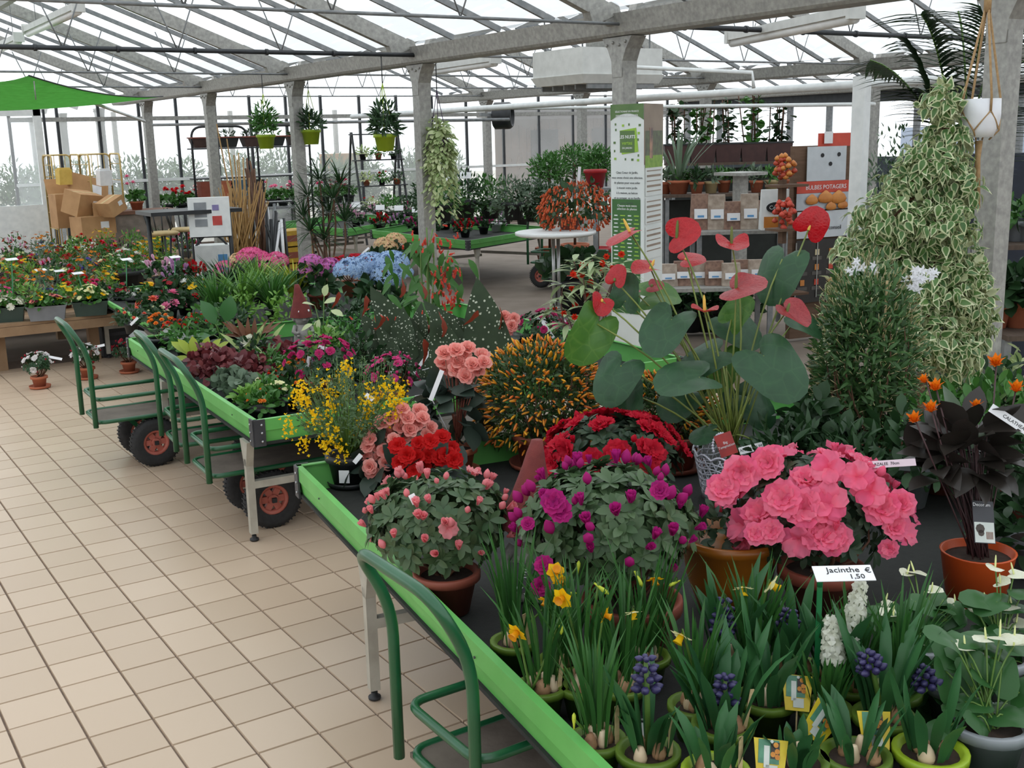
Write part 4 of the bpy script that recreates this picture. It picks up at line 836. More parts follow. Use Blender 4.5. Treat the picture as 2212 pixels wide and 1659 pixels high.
# white anthuriums in grey pots
mWSp = M('white_spathe', 'ecebd8', 'dfe0c2', .35, trans=.3, scale=8); wS = [meshT('white_spathe', heart(1, .85, c, .05, seed=s, fold=f, nr=3, ns=16), mWSp) for s, c, f in ((1, .25, .2), (2, -.1, .35))]; mWSx = meshT('white_spadix', SPT, M('pale_spadix', 'dfe0a0', 'c6cf86', .6))
lfS = [meshT('small_blade', heart(1, .72, .25, .04, seed=s, fold=.15, nr=4, ns=18, lobe=.2), leafm('white_anthurium_leaf', '3f6b36', '28522a', .35, .2)) for s in (1, 2)]
def white_anth(label, px, py, fl, leaves, rad=.062, h=.10, pot=None):
    B = at(px, py, ZT); rt = empty('white_anthurium', B, label, 'anthurium', 'white anthuriums'); lathe_pot(rt, rad*.75, rad, h, pot or mGreyP, n=20); b0 = np.array([0, 0, h*.9])
    for k, (x, y, s, dx, ex) in enumerate(fl):
        p = atd(x, y, B, ex)-B; d = np.array([dx, random.uniform(-.1, .5), random.uniform(.2, .8)]); tv = _R*d[0]+_U*d[1]*.4-_f*d[2]; uv = _U-_f*.4+_R*RNG.normal(0, .3)
        obj('spathe', wS[k % 2], rt, p, frame(tv, uv), s); ax = _U+_R*RNG.normal(0, .15); ax /= np.linalg.norm(ax); obj('spadix', mWSx, rt, p, zframe(ax), (.0042, .0042, s*.85)); m = MB(); m.tube(arc(b0+RNG.normal(0, .01, 3), p, (0, 0, .02), 5), .002, 5); m.build('stalk', mStem, rt)
    for k, (x, y, s, dx, dy) in enumerate(leaves):
        p = atd(x, y, B, random.uniform(-.05, .06))-B; tv = _R*dx+_U*dy-_f*random.uniform(.1, .5); uv = _U-_f*.6+_R*RNG.normal(0, .35); obj('leaf', lfS[k % 2], rt, p, frame(tv, uv), s); m = MB(); m.tube(arc(b0+RNG.normal(0, .01, 3), p, (0, 0, .015), 5), .002, 5); m.build('stalk', mStem, rt)
    return rt
def many(n, x0, x1, y0, y1, s0, s1): return [(random.uniform(x0, x1), random.uniform(y0, y1), random.uniform(s0, s1), random.uniform(-1, 1), random.uniform(-.9, .3)) for _ in range(n)]
white_anth('white anthurium in a pale grey pot at the table corner', 2128, 1660, [(2160, 1375, .042, .3, -.05), (2190, 1395, .05, .8, -.02), (2130, 1380, .03, -.8, 0), (2085, 1400, .032, -.8, 0)], many(30, 2040, 2215, 1370, 1600, .045, .07), .075, .11, mGreyP)
white_anth('white anthurium of many small blooms under the orange pot', 1985, 1470, [(1910, 1310, .04, .6, 0), (1930, 1330, .04, -.7, -.05), (1975, 1235, .034, .3, .05), (2012, 1278, .028, .6, 0), (1990, 1298, .03, -.5, 0), (2065, 1310, .036, -.9, 0), (1985, 1390, .03, -.7, -.05), (1960, 1240, .03, -.5, .05)], many(34, 1890, 2075, 1290, 1450, .042, .066))
white_anth('white anthurium spreading beside the picture edge, below the orange pot', 2150, 1500, [(2150, 1225, .034, -.5, 0), (2160, 1260, .028, .5, 0), (2190, 1240, .034, .8, 0), (2130, 1310, .04, -.8, 0), (2185, 1305, .036, -.9, 0), (2150, 1355, .034, .5, 0), (2195, 1345, .03, .6, 0), (2110, 1325, .03, -.8, 0)], many(36, 2080, 2225, 1270, 1480, .042, .066))
white_anth('white anthurium of plain leaves hidden between daffodils and calathea', 2060, 1560, [(2060, 1395, .034, -.6, 0)], many(26, 1980, 2130, 1420, 1540, .042, .066))

# -- gnome with a tall red felt hat and a little slate
def gnome(label, B, H, turn, slate=True, hat_lean=(.0, .0), sc=1.0):
    rt = empty('garden_gnome', B, label, 'gnome', 'felt-hatted gnomes'); S = H/.46; mSt_ = M('gnome_stone', 'a6a29c', '8c8984', .8, scale=25, bump=.3); mHat = M('gnome_felt_hat', '74332f', '642a28', .95, scale=30, bump=.2, bscale=300)
    m = MB(); m.lathe([(.060, 0), (.066, .02), (.062, .09), (.048, .14), (.034, .165)], 16); m.build('body', mSt_, rt, smooth=True)
    m = MB(); m.lathe([(.010, -.058), (.04, -.045), (.058, -.012), (.058, .02), (.045, .05), (.01, .06)], 18, (0, 0, .205)); m.build('head', mSt_, rt, smooth=True)
    fx = np.array([math.cos(turn), math.sin(turn), 0]); sx = np.array([-fx[1], fx[0], 0])
    m = MB(); m.lathe([(.001, -.018), (.013, -.012), (.018, 0), (.013, .012), (.001, .018)], 10, fx*.062+[0, 0, .202]); m.build('nose', mSt_, rt, smooth=True)
    for s in (-1, 1):
        m = MB(); m.lathe([(.001, -.018), (.011, -.01), (.014, 0), (.011, .01), (.001, .018)], 8, sx*s*.058+[0, 0, .20]); m.build('ear', mSt_, rt, smooth=True)
        m = MB(); m.tube([sx*s*.05+[0, 0, .15], sx*s*.075+fx*.02+[0, 0, .11], sx*s*.055+fx*.06+[0, 0, .09]], [.018, .018, .014], 8); m.build('arm', mSt_, rt, smooth=True)
        for k in range(2):
            m = MB(); m.lathe([(.001, -.014), (.011, -.008), (.014, 0), (.011, .008), (.001, .014)], 8, sx*s*.056+fx*(.066)+[0, 0, .105-.024*k]); m.build('knuckle', mSt_, rt, smooth=True)
        m = MB(); m.lathe([(.02, 0), (.03, .01), (.026, .03), (.006, .04)], 10, sx*s*.032+fx*.04); m.build('boot', mSt_, rt, smooth=True)
    hl = np.array([*hat_lean, 0]); m = MB(); N = 8; zs = np.linspace(.215, .46, N); rs = [.084, .078, .068, .056, .045, .034, .026, .016]; n = 18; V = []
    for i in range(N):
        off = hl*((i/(N-1))**1.5)
        for k in range(n):
            a = 2*PI*k/n; rr = rs[i]*(1+.03*math.sin(3*a+i)); V.append((off[0]+rr*math.cos(a), off[1]+rr*math.sin(a), zs[i]))
    m.add(V, [[i*n+k, i*n+(k+1) % n, (i+1)*n+(k+1) % n, (i+1)*n+k] for i in range(N-1) for k in range(n)]+[[(N-1)*n+k for k in range(n)]]); m.build('hat', mHat, rt, smooth=True)
    for s, zz in ((-1, .262), (1, .262)):
        m = MB(); q = fx*.062+sx*s*.036+[0, 0, zz]; m.lathe([(.001, -.005), (.010, 0), (.001, .005)], 8, q, np.diag([1, 1, 1.3])@frame((0, 0, 1.), fx)); m.build('hat_button', mWhiteTag, rt)
    if slate:
        m = MB(); R = np.stack([sx, fx, np.array([0, 0, 1.])], 1); m.box(fx*.078+[0, 0, .085], (.080, .006, .085), R); sl = m.build('slate', M('grey_slate', '5d5a5e', '4a474b', .8, scale=20), rt)
        m = MB(); q0 = fx*.083+[0, 0, .100]
        for (a, b_, c_, d_) in ((0, .012, .026, .002), (0, -.012, .026, .002), (.012, 0, .002, .026), (-.012, 0, .002, .026), (.003, .004, .014, .002), (-.003, -.004, .014, .002)): m.box(q0+sx*a+[0, 0, b_], (c_, .001, d_), R)
        m.build('chalk_mark', mWhiteTag, sl)
        for k, (x, z) in enumerate(((-.022, .058), (-.008, .058), (.012, .058), (-.016, .040), (.004, .040))):
            m = MB(); q = fx*.083+sx*x+[0, 0, z]; m.prism([q+sx*-.006, q+sx*.006, q+np.array([0, 0, -.009])], q, q+fx*.001); m.build('pennant', mWhiteTag, sl)
    rt.scale = (S, S, S); return rt
B = at(1148, 1285, ZT); v = CAMP-B; gnome('large stone gnome with a tall red hat and slate, half hidden by magenta azalea', B, .455, math.atan2(v[1], v[0])-.25, True, (.045, .02))

# -- calathea crocata in orange pots
gCal = leafm('calathea_leaf', '3a3a34', '2b211f', .3, .08); gCalU = leafm('calathea_leaf_green', '4d6145', '3b5038', .35, .15)
LF_CAL = leafT(.55, (.15, .8, 1, .95, .6, 0), .25, .35); CALF = flowerT([(7, dict(L=.95, W=.5, a0=.25, curl=.5, rows=3, cols=3, tipw=.12), 0), (6, dict(L=.7, W=.4, a0=.1, curl=.3, rows=3, cols=3, tipw=.15), .4), (8, dict(L=.55, W=.4, a0=.6, curl=.7, rows=3, cols=3, tipw=.12), .2)], 4)
fCal = meshT('calathea_flower', CALF, petalm('calathea_orange', 'f08a1a', 'e5700f', .35)); mOrPot = M('orange_glazed_pot', 'c8521d', 'b34516', .4, scale=4)
def calathea(label, B, potr, poth, pot, c, r, n, heads, seed):
    rt = empty('calathea', B, label, 'calathea', 'orange-flowered calatheas'); lathe_pot(rt, potr*.76, potr, poth, pot, rim=False, n=30); cc = np.asarray(c)-B
    rng = np.random.default_rng(seed); P, N = dome(n, r, -.35, 0, rng, .6); ms = MB(); me = [meshT('leaf_blade', leafT(.55, (.15, .8, 1, .95, .6, 0), f, d), m_) for f, d, m_ in ((.3, .3, gCal), (.15, .45, gCal), (.35, .2, gCal), (.2, .3, gCalU))]
    for i, (p, q) in enumerate(zip(P, N)):
        q = q+rng.normal(0, .3, 3); L = rng.uniform(.10, .15); obj('leaf', me[3 if (q[2] > .75 and i % 3 == 0) else i % 3], rt, p+cc-q*L*.4, frame(q+[0, 0, .25], q*.4+[0, 0, 1]+rng.normal(0, .3, 3)), L); ms.tube(arc((rng.normal(0, .015), rng.normal(0, .015), poth*.85), p+cc-q*L*.4, (0, 0, .03), 4), .0022, 4)
    ms.build('leaf_stalks', M('purple_stalk', '4a2f30', '3a2425', .5), rt)
    for (x, y, s, ex) in heads:
        p = atd(x, y, B, ex)-B; m = MB(); m.tube(arc((rng.normal(0, .01), rng.normal(0, .01), poth*.85), p-[0, 0, .012], (0, 0, .0), 5), .0025, 5); m.build('flower_stem', MATS['purple_stalk'], rt); obj('flower', fCal, rt, p-np.array([0, 0, .02]), zframe(np.array([RNG.normal(0, .2), RNG.normal(0, .2), 1])), s)
    return rt
B = at(2105, 1302, ZT); c, rx, rz = dm(1955, 830, 2225, 1150, B)
calathea('calathea with dark wavy leaves and bright orange crown flowers in an orange pot', B, .098, .155, mOrPot, c+[.01, .03, -.01], (rx*.85, rx*.85, rz*.80), 62, [(2022, 828, .038, -.05), (2012, 875, .038, -.08), (1977, 897, .036, -.08), (2110, 868, .032, .02), (2195, 832, .040, -.02), (2153, 775, .040, .05), (2000, 812, .03, .02)], 3)
p = atd(2125, 1128, B, -.09); R = frame(_U*.97+_R*.04+_f*.25, -_f+_R*.1); m = MB(); m.box((0, 0, 0), (.060, .115, .0015), R); o = m.build('plant_tag', M('dark_card', '33343a', '292a2f', .4), None, p, label='dark care card with a small photo, in the orange pot', cat='plant tag')
lettering('Decorum', .013, mWhiteTag, o, R@np.array([-.004, .047, .0012]), R); m = MB(); m.box(R@np.array([.0, -.028, .001]), (.056, .055, .0008), R); m.build('printed_photo', mCardW, o)
for x, y, s in ((-.012, -.018, .013), (-.01, -.03, .009)):
    m = MB(); m.lathe([(s, 0), (s, .0004)], 8, R@np.array([x, y, .0016]), R); m.build('printed_plant', mCardD, o)
for k in range(5): m = MB(); m.box(R@np.array([.006+.004*k, -.036, .0018]), (.002, .020, .0006), R); m.build('printed_bars', M('card_brown', '7a4a33', '6a3d2a', .5), o)
tagstrip('white printed tag strip sloping across the calathea leaves', atd(2140, 880, B, -.10), atd(2240, 945, B, -.12), .024, 'CALATHEA')
tagstrip('pinkish printed tag strip lying across the pink azalea', atd(1852, 1006, at(1770, 1338, ZT), -.02), atd(1978, 998, at(1770, 1338, ZT), -.02), .020, 'AZALEE  70cm', mat=M('pale_pink_tag', 'd9c6cf', 'cdb9c3', .5))
# -- jasmine, white hydrangea behind
gJas = leafm('jasmine_leaf', '4f7340', '3a5a30', .4, .3); mJasB = M('jasmine_bud', 'd6c9a3', 'b9b27a', .5, 'island', trans=.25); fJas = petalm('jasmine_white', 'f2f2f4', 'e6e6ea', .4)
B = at(1885, 1030, ZT); rt = empty('jasmine', B, 'tall jasmine column of small leaves with cream buds and white flowers', 'jasmine'); lathe_pot(rt, .075, .10, .15, mTerraD)
cc = atd(1872, 785, B)-B; k = ((B-CAMP)@_f)/FPX; R_j = (116*k, 116*k, 235*k); stems(rt, (0, 0, .13), cc, R_j, 26, mStemB, .004, lo=-.6); m = MB()
bush(rt, cc, R_j, 3900, LF_LANCE, (.034, .060), gJas, lo=-1, shell=.35)
P, N = dome(1300, np.array(R_j)*1.04, -.9, 0, RNG, .8); m = MB(); m.scatter(latheT([(.03, 0), (.05, .7), (.03, 1)], 4), P+cc, np.stack([zframe(d+[0, 0, .6]+RNG.normal(0, .3, 3)) for d in N]), RNG.uniform(.022, .036, len(P))); m.build('buds', mJasB, rt, kind='stuff')
JT = meshT('jasmine_bloom', flowerT([(5, dict(L=1, W=.5, a0=1.1, curl=.4, rows=3, cols=3, tipw=.3), 0)], 1), fJas)
for (x, y, n, sp) in ((1878, 578, 9, 22), (1992, 598, 16, 28), (1975, 615, 6, 18), (1855, 585, 4, 12)):
    for _ in range(n):
        p = atd(x+random.gauss(0, sp*.6), y+random.gauss(0, sp*.4), B, -.12)-B; obj('flower', JT, rt, p, zframe(CAMP-p-B+RNG.normal(0, 1.2, 3)+[0, 0, 2]), random.uniform(.016, .022))
m = MB(); m.tube([(0.02, 0, .1), (0.03, .0, .75)], .005, 6); m.build('cane', mWood, rt)
p = atd(1775, 905, at(1800, 1030, ZT), -.05); R = frame(_U*.97+_R*.09, -_f+_R*.2); m = MB(); m.box((0, 0, 0), (.080, .150, .0015), R); o = m.build('plant_tag', mWhiteTag, None, p, label='photo care card of white blossom hanging under the big anthurium leaf', cat='plant tag')
m = MB(); m.box(R@np.array([-.006, -.02, .0012]), (.052, .10, .0006), R); m.build('printed_photo', M('card_leaf_green', '9aa84a', '7d9440', .5, scale=30), o); m = MB(); m.box(R@np.array([.022, -.025, .0016]), (.022, .085, .0006), R); m.build('printed_blossom', M('card_blossom', 'd9dade', '44484c', .5, scale=90), o); m = MB(); m.tube([R@np.array([0, -.075, 0]), R@np.array([0, -.075, 0])+[0, 0, -.12]], .003, 5); m.build('stick', mInk, o)
# ---------------------------------------------------------------- second table and its plants
gMid = leafm('leaf_mid_green', '4a7a35', '376529', .42); gDk = leafm('leaf_deep_green', '33522f', '263f25', .42); gGrey = leafm('leaf_grey_green', '6c7f68', '566a55', .5); gLt = leafm('leaf_light_green', '76a045', '5a8836', .42); gBur = leafm('leaf_burgundy', '7d3a3c', '5e2b30', .45); gVar = leafm('leaf_variegated', '8fa86a', 'd3d9ac', .45, .25); gYG = leafm('leaf_yellow_green', 'b3b83c', '7f9a34', .42)
def pm(name, c1, c2, T): return meshT(name, T, petalm(name, c1, c2))
PRIM = flowerT([(5, dict(L=1, W=1.0, a0=1.35, curl=.25, rows=3, cols=4, tipw=.75, notch=.15), 0)], 3); DAISY = flowerT([(14, dict(L=1, W=.3, a0=1.3, curl=.3, rows=2, cols=2, tipw=.8), 0)], 3); CYC = flowerT([(5, dict(L=1.2, W=.7, a0=-.15, curl=.25, rows=4, cols=3, tipw=.5), 0), (5, dict(L=.5, W=.4, a0=2.0, curl=.4, rows=2, cols=3), .3)], 3)
BALL = flowerT([(7, dict(L=1, W=.7, a0=.9, curl=.7, rows=3, cols=3), 0), (7, dict(L=.9, W=.6, a0=.5, curl=.6, rows=3, cols=3), .4), (5, dict(L=.8, W=.5, a0=.15, curl=.4, rows=3, cols=3), .1)], 6)
CROSS = flowerT([(4, dict(L=1, W=1.0, a0=1.3, curl=.2, rows=2, cols=3, tipw=.8), 0)], 2)
FM = dict(
    wprim=pm('primrose_white', 'f4f3e6', 'ece8d2', PRIM), yprim=pm('primrose_yellow', 'f3d437', 'ecc526', PRIM), rprim=pm('primrose_red', 'b52a33', '97202b', PRIM), bprim=pm('primrose_violet', '5b4aa8', '473a90', PRIM), pprim=pm('primrose_pink', 'e65a92', 'd94783', PRIM), crprim=pm('primrose_cream', 'f0eec0', 'e5e2a8', PRIM), brprim=pm('primrose_burgundy', '7d2438', '5f1a2b', PRIM), salm=pm('primrose_salmon', 'e99385', 'de7f72', PRIM),
    ypan=pm('pansy_yellow', 'f7cb12', 'efb80c', PRIM), opan=pm('pansy_orange', 'ef9a28', 'e28518', PRIM), wdais=pm('daisy_white', 'f2f2ec', 'e6e6de', DAISY), odais=pm('wallflower_orange', 'e2902a', 'cf7a20', PRIM), ywall=pm('wallflower_yellow', 'eabf2a', 'dca61e', PRIM), rwall=pm('wallflower_rust', 'a8381f', '8e2c18', PRIM),
    pcyc=pm('cyclamen_pink', 'f0cfdf', 'e6b9d0', CYC), rcyc=pm('cyclamen_red', 'd72532', 'c01c2a', CYC), mcyc=pm('cyclamen_magenta', 'd24a8e', 'bf3a7e', CYC), lcyc=pm('cyclamen_lilac', 'd9b3d6', 'c99bc6', CYC), wcyc=pm('cyclamen_white', 'f3eff2', 'e8e2e7', CYC),
    rger=pm('geranium_red', 'd8242c', 'c21a23', BALL), pger=pm('geranium_pink', 'ef8fae', 'e67a9e', BALL), pran=pm('ranunculus_pink', 'ee8fb2', 'e4789f', BALL), rran=pm('ranunculus_red', 'cc2030', 'b51a28', BALL), sran=pm('ranunculus_salmon', 'ef7f66', 'e66c54', BALL), mprim=pm('primrose_magenta', 'e0417f', 'cf336f', BALL),
    okal=pm('kalanchoe_orange', 'ef8f3c', 'e47a28', BALL), rkal=pm('kalanchoe_red', 'dc3b22', 'c62d18', BALL), corl=pm('begonia_coral', 'ee7a66', 'e2604f', CYC), wkal=pm('kalanchoe_cream', 'e9e6c6', 'dad6ae', BALL))
def mini(name, label, B, r, h, potr=.05, poth=.08, potm=None, heads=(), T=None, nleaf=140, lsize=(.03, .05), lmat=None, cat='potted plant', group=None, trough=None, lo=-.3, shell=.4, droop=.0, flat=False):
    """small potted plant: foliage dome of radius r and height h, heads = (key, count, size, lo)"""
    B = np.asarray(B, float); rt = empty(name, B, label, cat, group)
    if trough:
        w, d, hh, mt, a = trough; R = rotz(a); m = MB(); V = [R@np.array([sx*w/2*k, sy*d/2*k, z]) for k, z in ((.86, 0), (1, hh)) for sx, sy in ((-1, -1), (1, -1), (1, 1), (-1, 1))]; m.hexa(V); V = [R@np.array([sx*w/2*k, sy*d/2*k, z]) for k, z in ((1.03, hh*.9), (1.05, hh)) for sx, sy in ((-1, -1), (1, -1), (1, 1), (-1, 1))]; m.hexa(V); m.build('trough', mt, rt); poth = hh
    else: lathe_pot(rt, potr*.75, potr, poth, potm or mBlackP, n=16)
    rr = (r, r, h) if not trough else (max(r, trough[0]*.5), max(r*.8, trough[1]*.6), h)
    bush(rt, (0, 0, poth+h*.1), rr, nleaf, T or LF_OVAL, lsize, lmat or gMid, lo=lo, shell=shell, droop=droop)
    for (key, n, s, l_) in heads:
        p, q = even_dome(n, np.array(rr)*[1, 1, 1.12], l_, .25); p = p+[0, 0, poth+h*.1]
        for a, b_ in zip(p, q):
            up = .9 if key.endswith('cyc') else .7
            obj('flower', FM[key], rt, a, zframe(b_*.8+np.array([0, 0, up])+RNG.normal(0, .2, 3), random.uniform(0, 6)), s*random.uniform(.85, 1.15))
    return rt
# hydrangeas: mop heads of small four-petalled florets
def mophead(name, c1, c2, n=260):
    m = MB(); P, N = dome(n, (1, 1, .72), -.15); m.scatter(CROSS, P, np.stack([zframe(q+RNG.normal(0, .15, 3), random.uniform(0, 6)) for q in N]), RNG.uniform(.10, .135, n)); return m.mesh(name, petalm(name, c1, c2), False)
hydM = {k: mophead('hydrangea_'+k, a, b_) for k, a, b_ in (('pink', 'ef77a8', 'dd5f96'), ('blue', 'b7cfe8', '96b3da'), ('mauve', 'c07ac4', 'e07ab4'), ('peach', 'efb59a', 'd8d29a'), ('white', 'e6ecc6', 'f0f0da'), ('cerise', 'd83a6e', 'c62a5c'))}
LF_HYD = leafT(.65, (.1, .8, 1, .75, 0), .12, .25)
def hydrangea(label, px, py, key, heads, z=ZT, ex=0., leafr=(.17, .17, .12), potr=.08, lcy=None, pot=None, nl=90):
    B = at(px, py, z); rt = empty('hydrangea', B, label, 'hydrangea', 'mop-headed hydrangeas'); lathe_pot(rt, potr*.75, potr, .12, pot or mTerraD, n=18); cx = sum(h_[0] for h_ in heads)/len(heads); cy = sum(h_[1] for h_ in heads)/len(heads)
    cc = atd(cx, (cy+30) if lcy is None else lcy, B)-B; bush(rt, cc, leafr, nl, LF_HYD, (.08, .12), gDk, lo=-.7, shell=.4); stems(rt, (0, 0, .1), cc, leafr, 8, mStem, .004)
    for (x, y, wpx, k) in heads:
        p = atd(x, y, B, ex+random.uniform(-.05, .05)); s = wpx/2*((p-CAMP)@_f)/FPX; obj('mophead', hydM[k], rt, p-B, zframe(np.array([RNG.normal(0, .2), RNG.normal(0, .2)-.15, 1])), s)
    return rt
hydrangea('hydrangea with pink mop heads standing before the bamboo canes', 545, 640, 'pink', [(490, 585, 58, 'pink'), (540, 557, 62, 'pink'), (520, 565, 50, 'peach'), (575, 575, 60, 'pink'), (600, 562, 48, 'pink'), (560, 560, 50, 'pink')])
hydrangea('hydrangea with mauve and violet heads beside the steel column', 690, 665, 'mauve', [(672, 568, 52, 'mauve'), (668, 592, 50, 'mauve'), (712, 575, 48, 'mauve'), (700, 590, 40, 'mauve')])
hydrangea('hydrangea with broad pale blue mop heads', 800, 680, 'blue', [(760, 585, 80, 'blue'), (800, 572, 74, 'blue'), (845, 570, 78, 'blue'), (785, 600, 60, 'blue'), (835, 595, 70, 'blue'), (868, 590, 50, 'blue')], leafr=(.22, .22, .14), lcy=640, nl=130)
hydrangea('hydrangea with peach and lime heads behind the blue one', 845, 610, 'peach', [(828, 528, 42, 'peach'), (855, 520, 46, 'peach'), (840, 535, 40, 'peach')])
hydrangea('white-green hydrangea head behind the big anthurium leaf', 1800, 985, 'white', [(1790, 765, 62, 'white'), (1785, 790, 58, 'white'), (1800, 800, 50, 'white')], leafr=(.13, .13, .16), lcy=880)
B = at(760, 640, ZT); c, rx, rz = dm(700, 545, 825, 600, B)
azalea('azalea as a wide flat cushion of small red flowers, behind the hydrangeas', B, c+[0, 0, -.03], (rx, rx*.7, rz), .09, .13, azalea_meshes('azalea_scarlet', 'd3283c', 'be1f34'), gDk, 240, 60, 0, 0, (.028, .036), lo=.05, leaf=(.03, .04))
# spotted begonias: big wing-shaped leaves
def spotted_mat():
    m = M('spotted_begonia_leaf', '2c3d24', '22301c', .55, trans=.08, scale=5, spec=.25); nt = m.node_tree; N = nt.nodes; L = nt.links; tc = N.new('ShaderNodeTexCoord'); v = N.new('ShaderNodeTexVoronoi'); v.inputs['Scale'].default_value = 22; L.new(tc.outputs['Object'], v.inputs['Vector'])
    mr = N.new('ShaderNodeMapRange'); mr.inputs[1].default_value = .20; mr.inputs[2].default_value = .27; mr.inputs[3].default_value = 1; mr.inputs[4].default_value = 0; L.new(v.outputs['Distance'], mr.inputs[0]); mx = N.new('ShaderNodeMix'); mx.data_type = 'RGBA'; mx.inputs[7].default_value = (*lin('aeb3a0'), 1); L.new(mr.outputs[0], mx.inputs[0]); p = N['Principled BSDF']; src = p.inputs['Base Color'].links[0].from_socket; L.new(src, mx.inputs[6])
    g = N.new('ShaderNodeNewGeometry'); m2 = N.new('ShaderNodeMix'); m2.data_type = 'RGBA'; m2.inputs[7].default_value = (*lin('8a3226'), 1); L.new(g.outputs['Backfacing'], m2.inputs[0]); L.new(mx.outputs[2], m2.inputs[6])
    for l in list(src.links):
        if l.to_node != mx: L.new(m2.outputs[2], l.to_socket)
    return m
def wavy(T, a): V = T[0].copy(); V[:, 2] += a*np.sin(V[:, 1]*13+V[:, 0]*6)*np.abs(V[:, 0])*5; V[:, 0] += .05*np.sin(V[:, 1]*4); return V, T[1]
mSpot = spotted_mat(); wing = [meshT('wing_leaf', wavy(leafT(W, (.30, .8, 1, .97, .86, .7, .5, .28, 0), f, d), w), mSpot) for W, f, d, w in ((.50, .25, .12, .03), (.44, .5, .22, .04), (.54, .15, .1, .05))]
def spotted(label, px, py, leaves, fl=()):
    B = at(px, py, ZT); rt = empty('spotted_begonia', B, label, 'begonia', 'spotted-leaf begonias'); lathe_pot(rt, .06, .08, .12, mTerraD); red = M('begonia_cane', '9a4a38', '7f3a2c', .5)
    for k, (x0, y0, x1, y1, ex, side) in enumerate(leaves):     # base pixel, tip pixel
        a = atd(x0, y0, B, ex)-B; t = atd(x1, y1, B, ex)-B; d = t-a; L = np.linalg.norm(d); obj('leaf', wing[k % 3], rt, a, frame(d, -_f+_R*side+_U*.2), L); m = MB(); m.tube([(0, 0, .1), a*[.6, .6, .8], a], [.005, .0045, .003], 5); m.build('cane', red, rt)
    for k in range(5):
        x, y = px-110+k*42+random.uniform(-12, 12), py-150+random.uniform(-60, 50); p = atd(x, y, B, -.10)-B; obj('leaf', RUST, rt, p, frame(_R*random.uniform(-.6, .6)+_U*random.choice((-1, 1)), _R-_f*.5), random.uniform(.08, .13))
    for (x, y, n, sp) in fl:
        for _ in range(n): p = atd(x+random.gauss(0, sp), y+random.gauss(0, sp), B, random.uniform(-.05, .1))-B; obj('flower', FM['corl'], rt, p, zframe(np.array([0, 0, -1.])+RNG.normal(0, .4, 3)), random.uniform(.013, .018))
    return rt
RUST = meshT('rust_leaf', wavy(leafT(.42, (.3, .9, 1, .7, .4, 0), .4, .35), .05), leafm('begonia_rust', '9a4430', '7a3526', .45, .3))
spotted('spotted begonia with one tall upright leaf pointing skyward', 1020, 880, [(1050, 830, 1030, 595, -.05, -.3), (960, 840, 945, 655, -.1, .2), (985, 870, 985, 690, -.02, -.2), (1000, 780, 925, 640, .05, .5), (1040, 800, 1075, 770, .05, -.5), (955, 870, 905, 790, -.08, .6)])
spotted('spotted begonia with drooping dotted leaves and red undersides', 850, 815, [(875, 810, 815, 610, .0, .5), (830, 815, 790, 665, -.05, .3), (860, 800, 870, 660, -.08, -.3), (895, 790, 905, 650, .05, -.6), (905, 820, 890, 690, -.1, .1), (800, 800, 765, 720, 0, .6), (920, 850, 935, 700, -.1, -.4), (850, 830, 860, 740, -.14, .1)], [(810, 670, 8, 18), (870, 700, 10, 18)])
# tall bamboo-leaved begonia with coral flowers
B = at(930, 740, ZT); rt = empty('coral_begonia', B, 'tall cane begonia with pointed leaves and hanging coral flowers', 'begonia'); lathe_pot(rt, .07, .09, .13, mTerraD); LB = meshT('cane_leaf', leafT(.34, (0, .8, 1, .8, .45, 0), .2, .4), gMid)
for k in range(60):
    x, y = random.gauss(915, 38), random.uniform(505, 690); p = atd(x, y, B, random.uniform(-.12, .15))-B; d = _R*random.choice((-1, 1))*random.uniform(.2, 1)-_U*random.uniform(.2, 1.1)-_f*random.uniform(-.3, .6); obj('leaf', LB, rt, p, frame(d, _U-_f), random.uniform(.10, .17))
for k in range(5): m = MB(); m.tube(arc((0, 0, .1), atd(random.gauss(915, 30), random.uniform(490, 560), B)-B, RNG.normal(0, .02, 3), 5), .005, 6); m.build('cane', mStem, rt)
for (x, y, n, sp) in ((955, 530, 22, 20), (965, 600, 30, 18), (945, 655, 20, 18), (975, 640, 16, 12), (905, 520, 10, 16)):
    for _ in range(n): p = atd(x+random.gauss(0, sp), y+random.gauss(0, sp*1.2), B, random.uniform(-.1, .12))-B; obj('flower', FM['corl'], rt, p, zframe(np.array([0, 0, -1.])+RNG.normal(0, .5, 3)), random.uniform(.018, .026))
# second gnome
B = at(655, 745, ZT); v = CAMP-B; gnome('small grey gnome with a dotted red hat among green leaves', B, .40, math.atan2(v[1], v[0])+.35, False, (-.02, .0))
# foliage plants
def tuft(label, px, py, n, L, w, mat, potr=.05, lean=(.1, .7), bend=.6, z=ZT, name='grassy_plant', group=None):
    B = at(px, py, z); rt = empty(name, B, label, 'potted plant', group); lathe_pot(rt, potr*.75, potr, .085, mBlackP, n=16); blades(n, (0, 0, .075), L, lean, w, potr*.5, bend).build('foliage', mat, rt, kind='stuff'); return rt
for i, (px, py, n, lb) in enumerate([(470, 700, 90, 'spider plant of arching green blades beside the small red kalanchoes'), (530, 690, 110, 'spider plant of arching green blades, second from the pink hydrangea'), (590, 690, 110, 'spider plant of arching green blades left of the small gnome'), (560, 655, 100, 'spider plant of pale green blades directly under the pink hydrangea'), (640, 665, 90, 'spider plant of bright blades right under the mauve hydrangea'), (495, 655, 90, 'spider plant in shade behind the pink ranunculus')]):
    tuft(lb, px, py, n, (.22, .36), .013, (gMid, gLt, gMid, gLt, gYG, gDk)[i], group='spider plants')
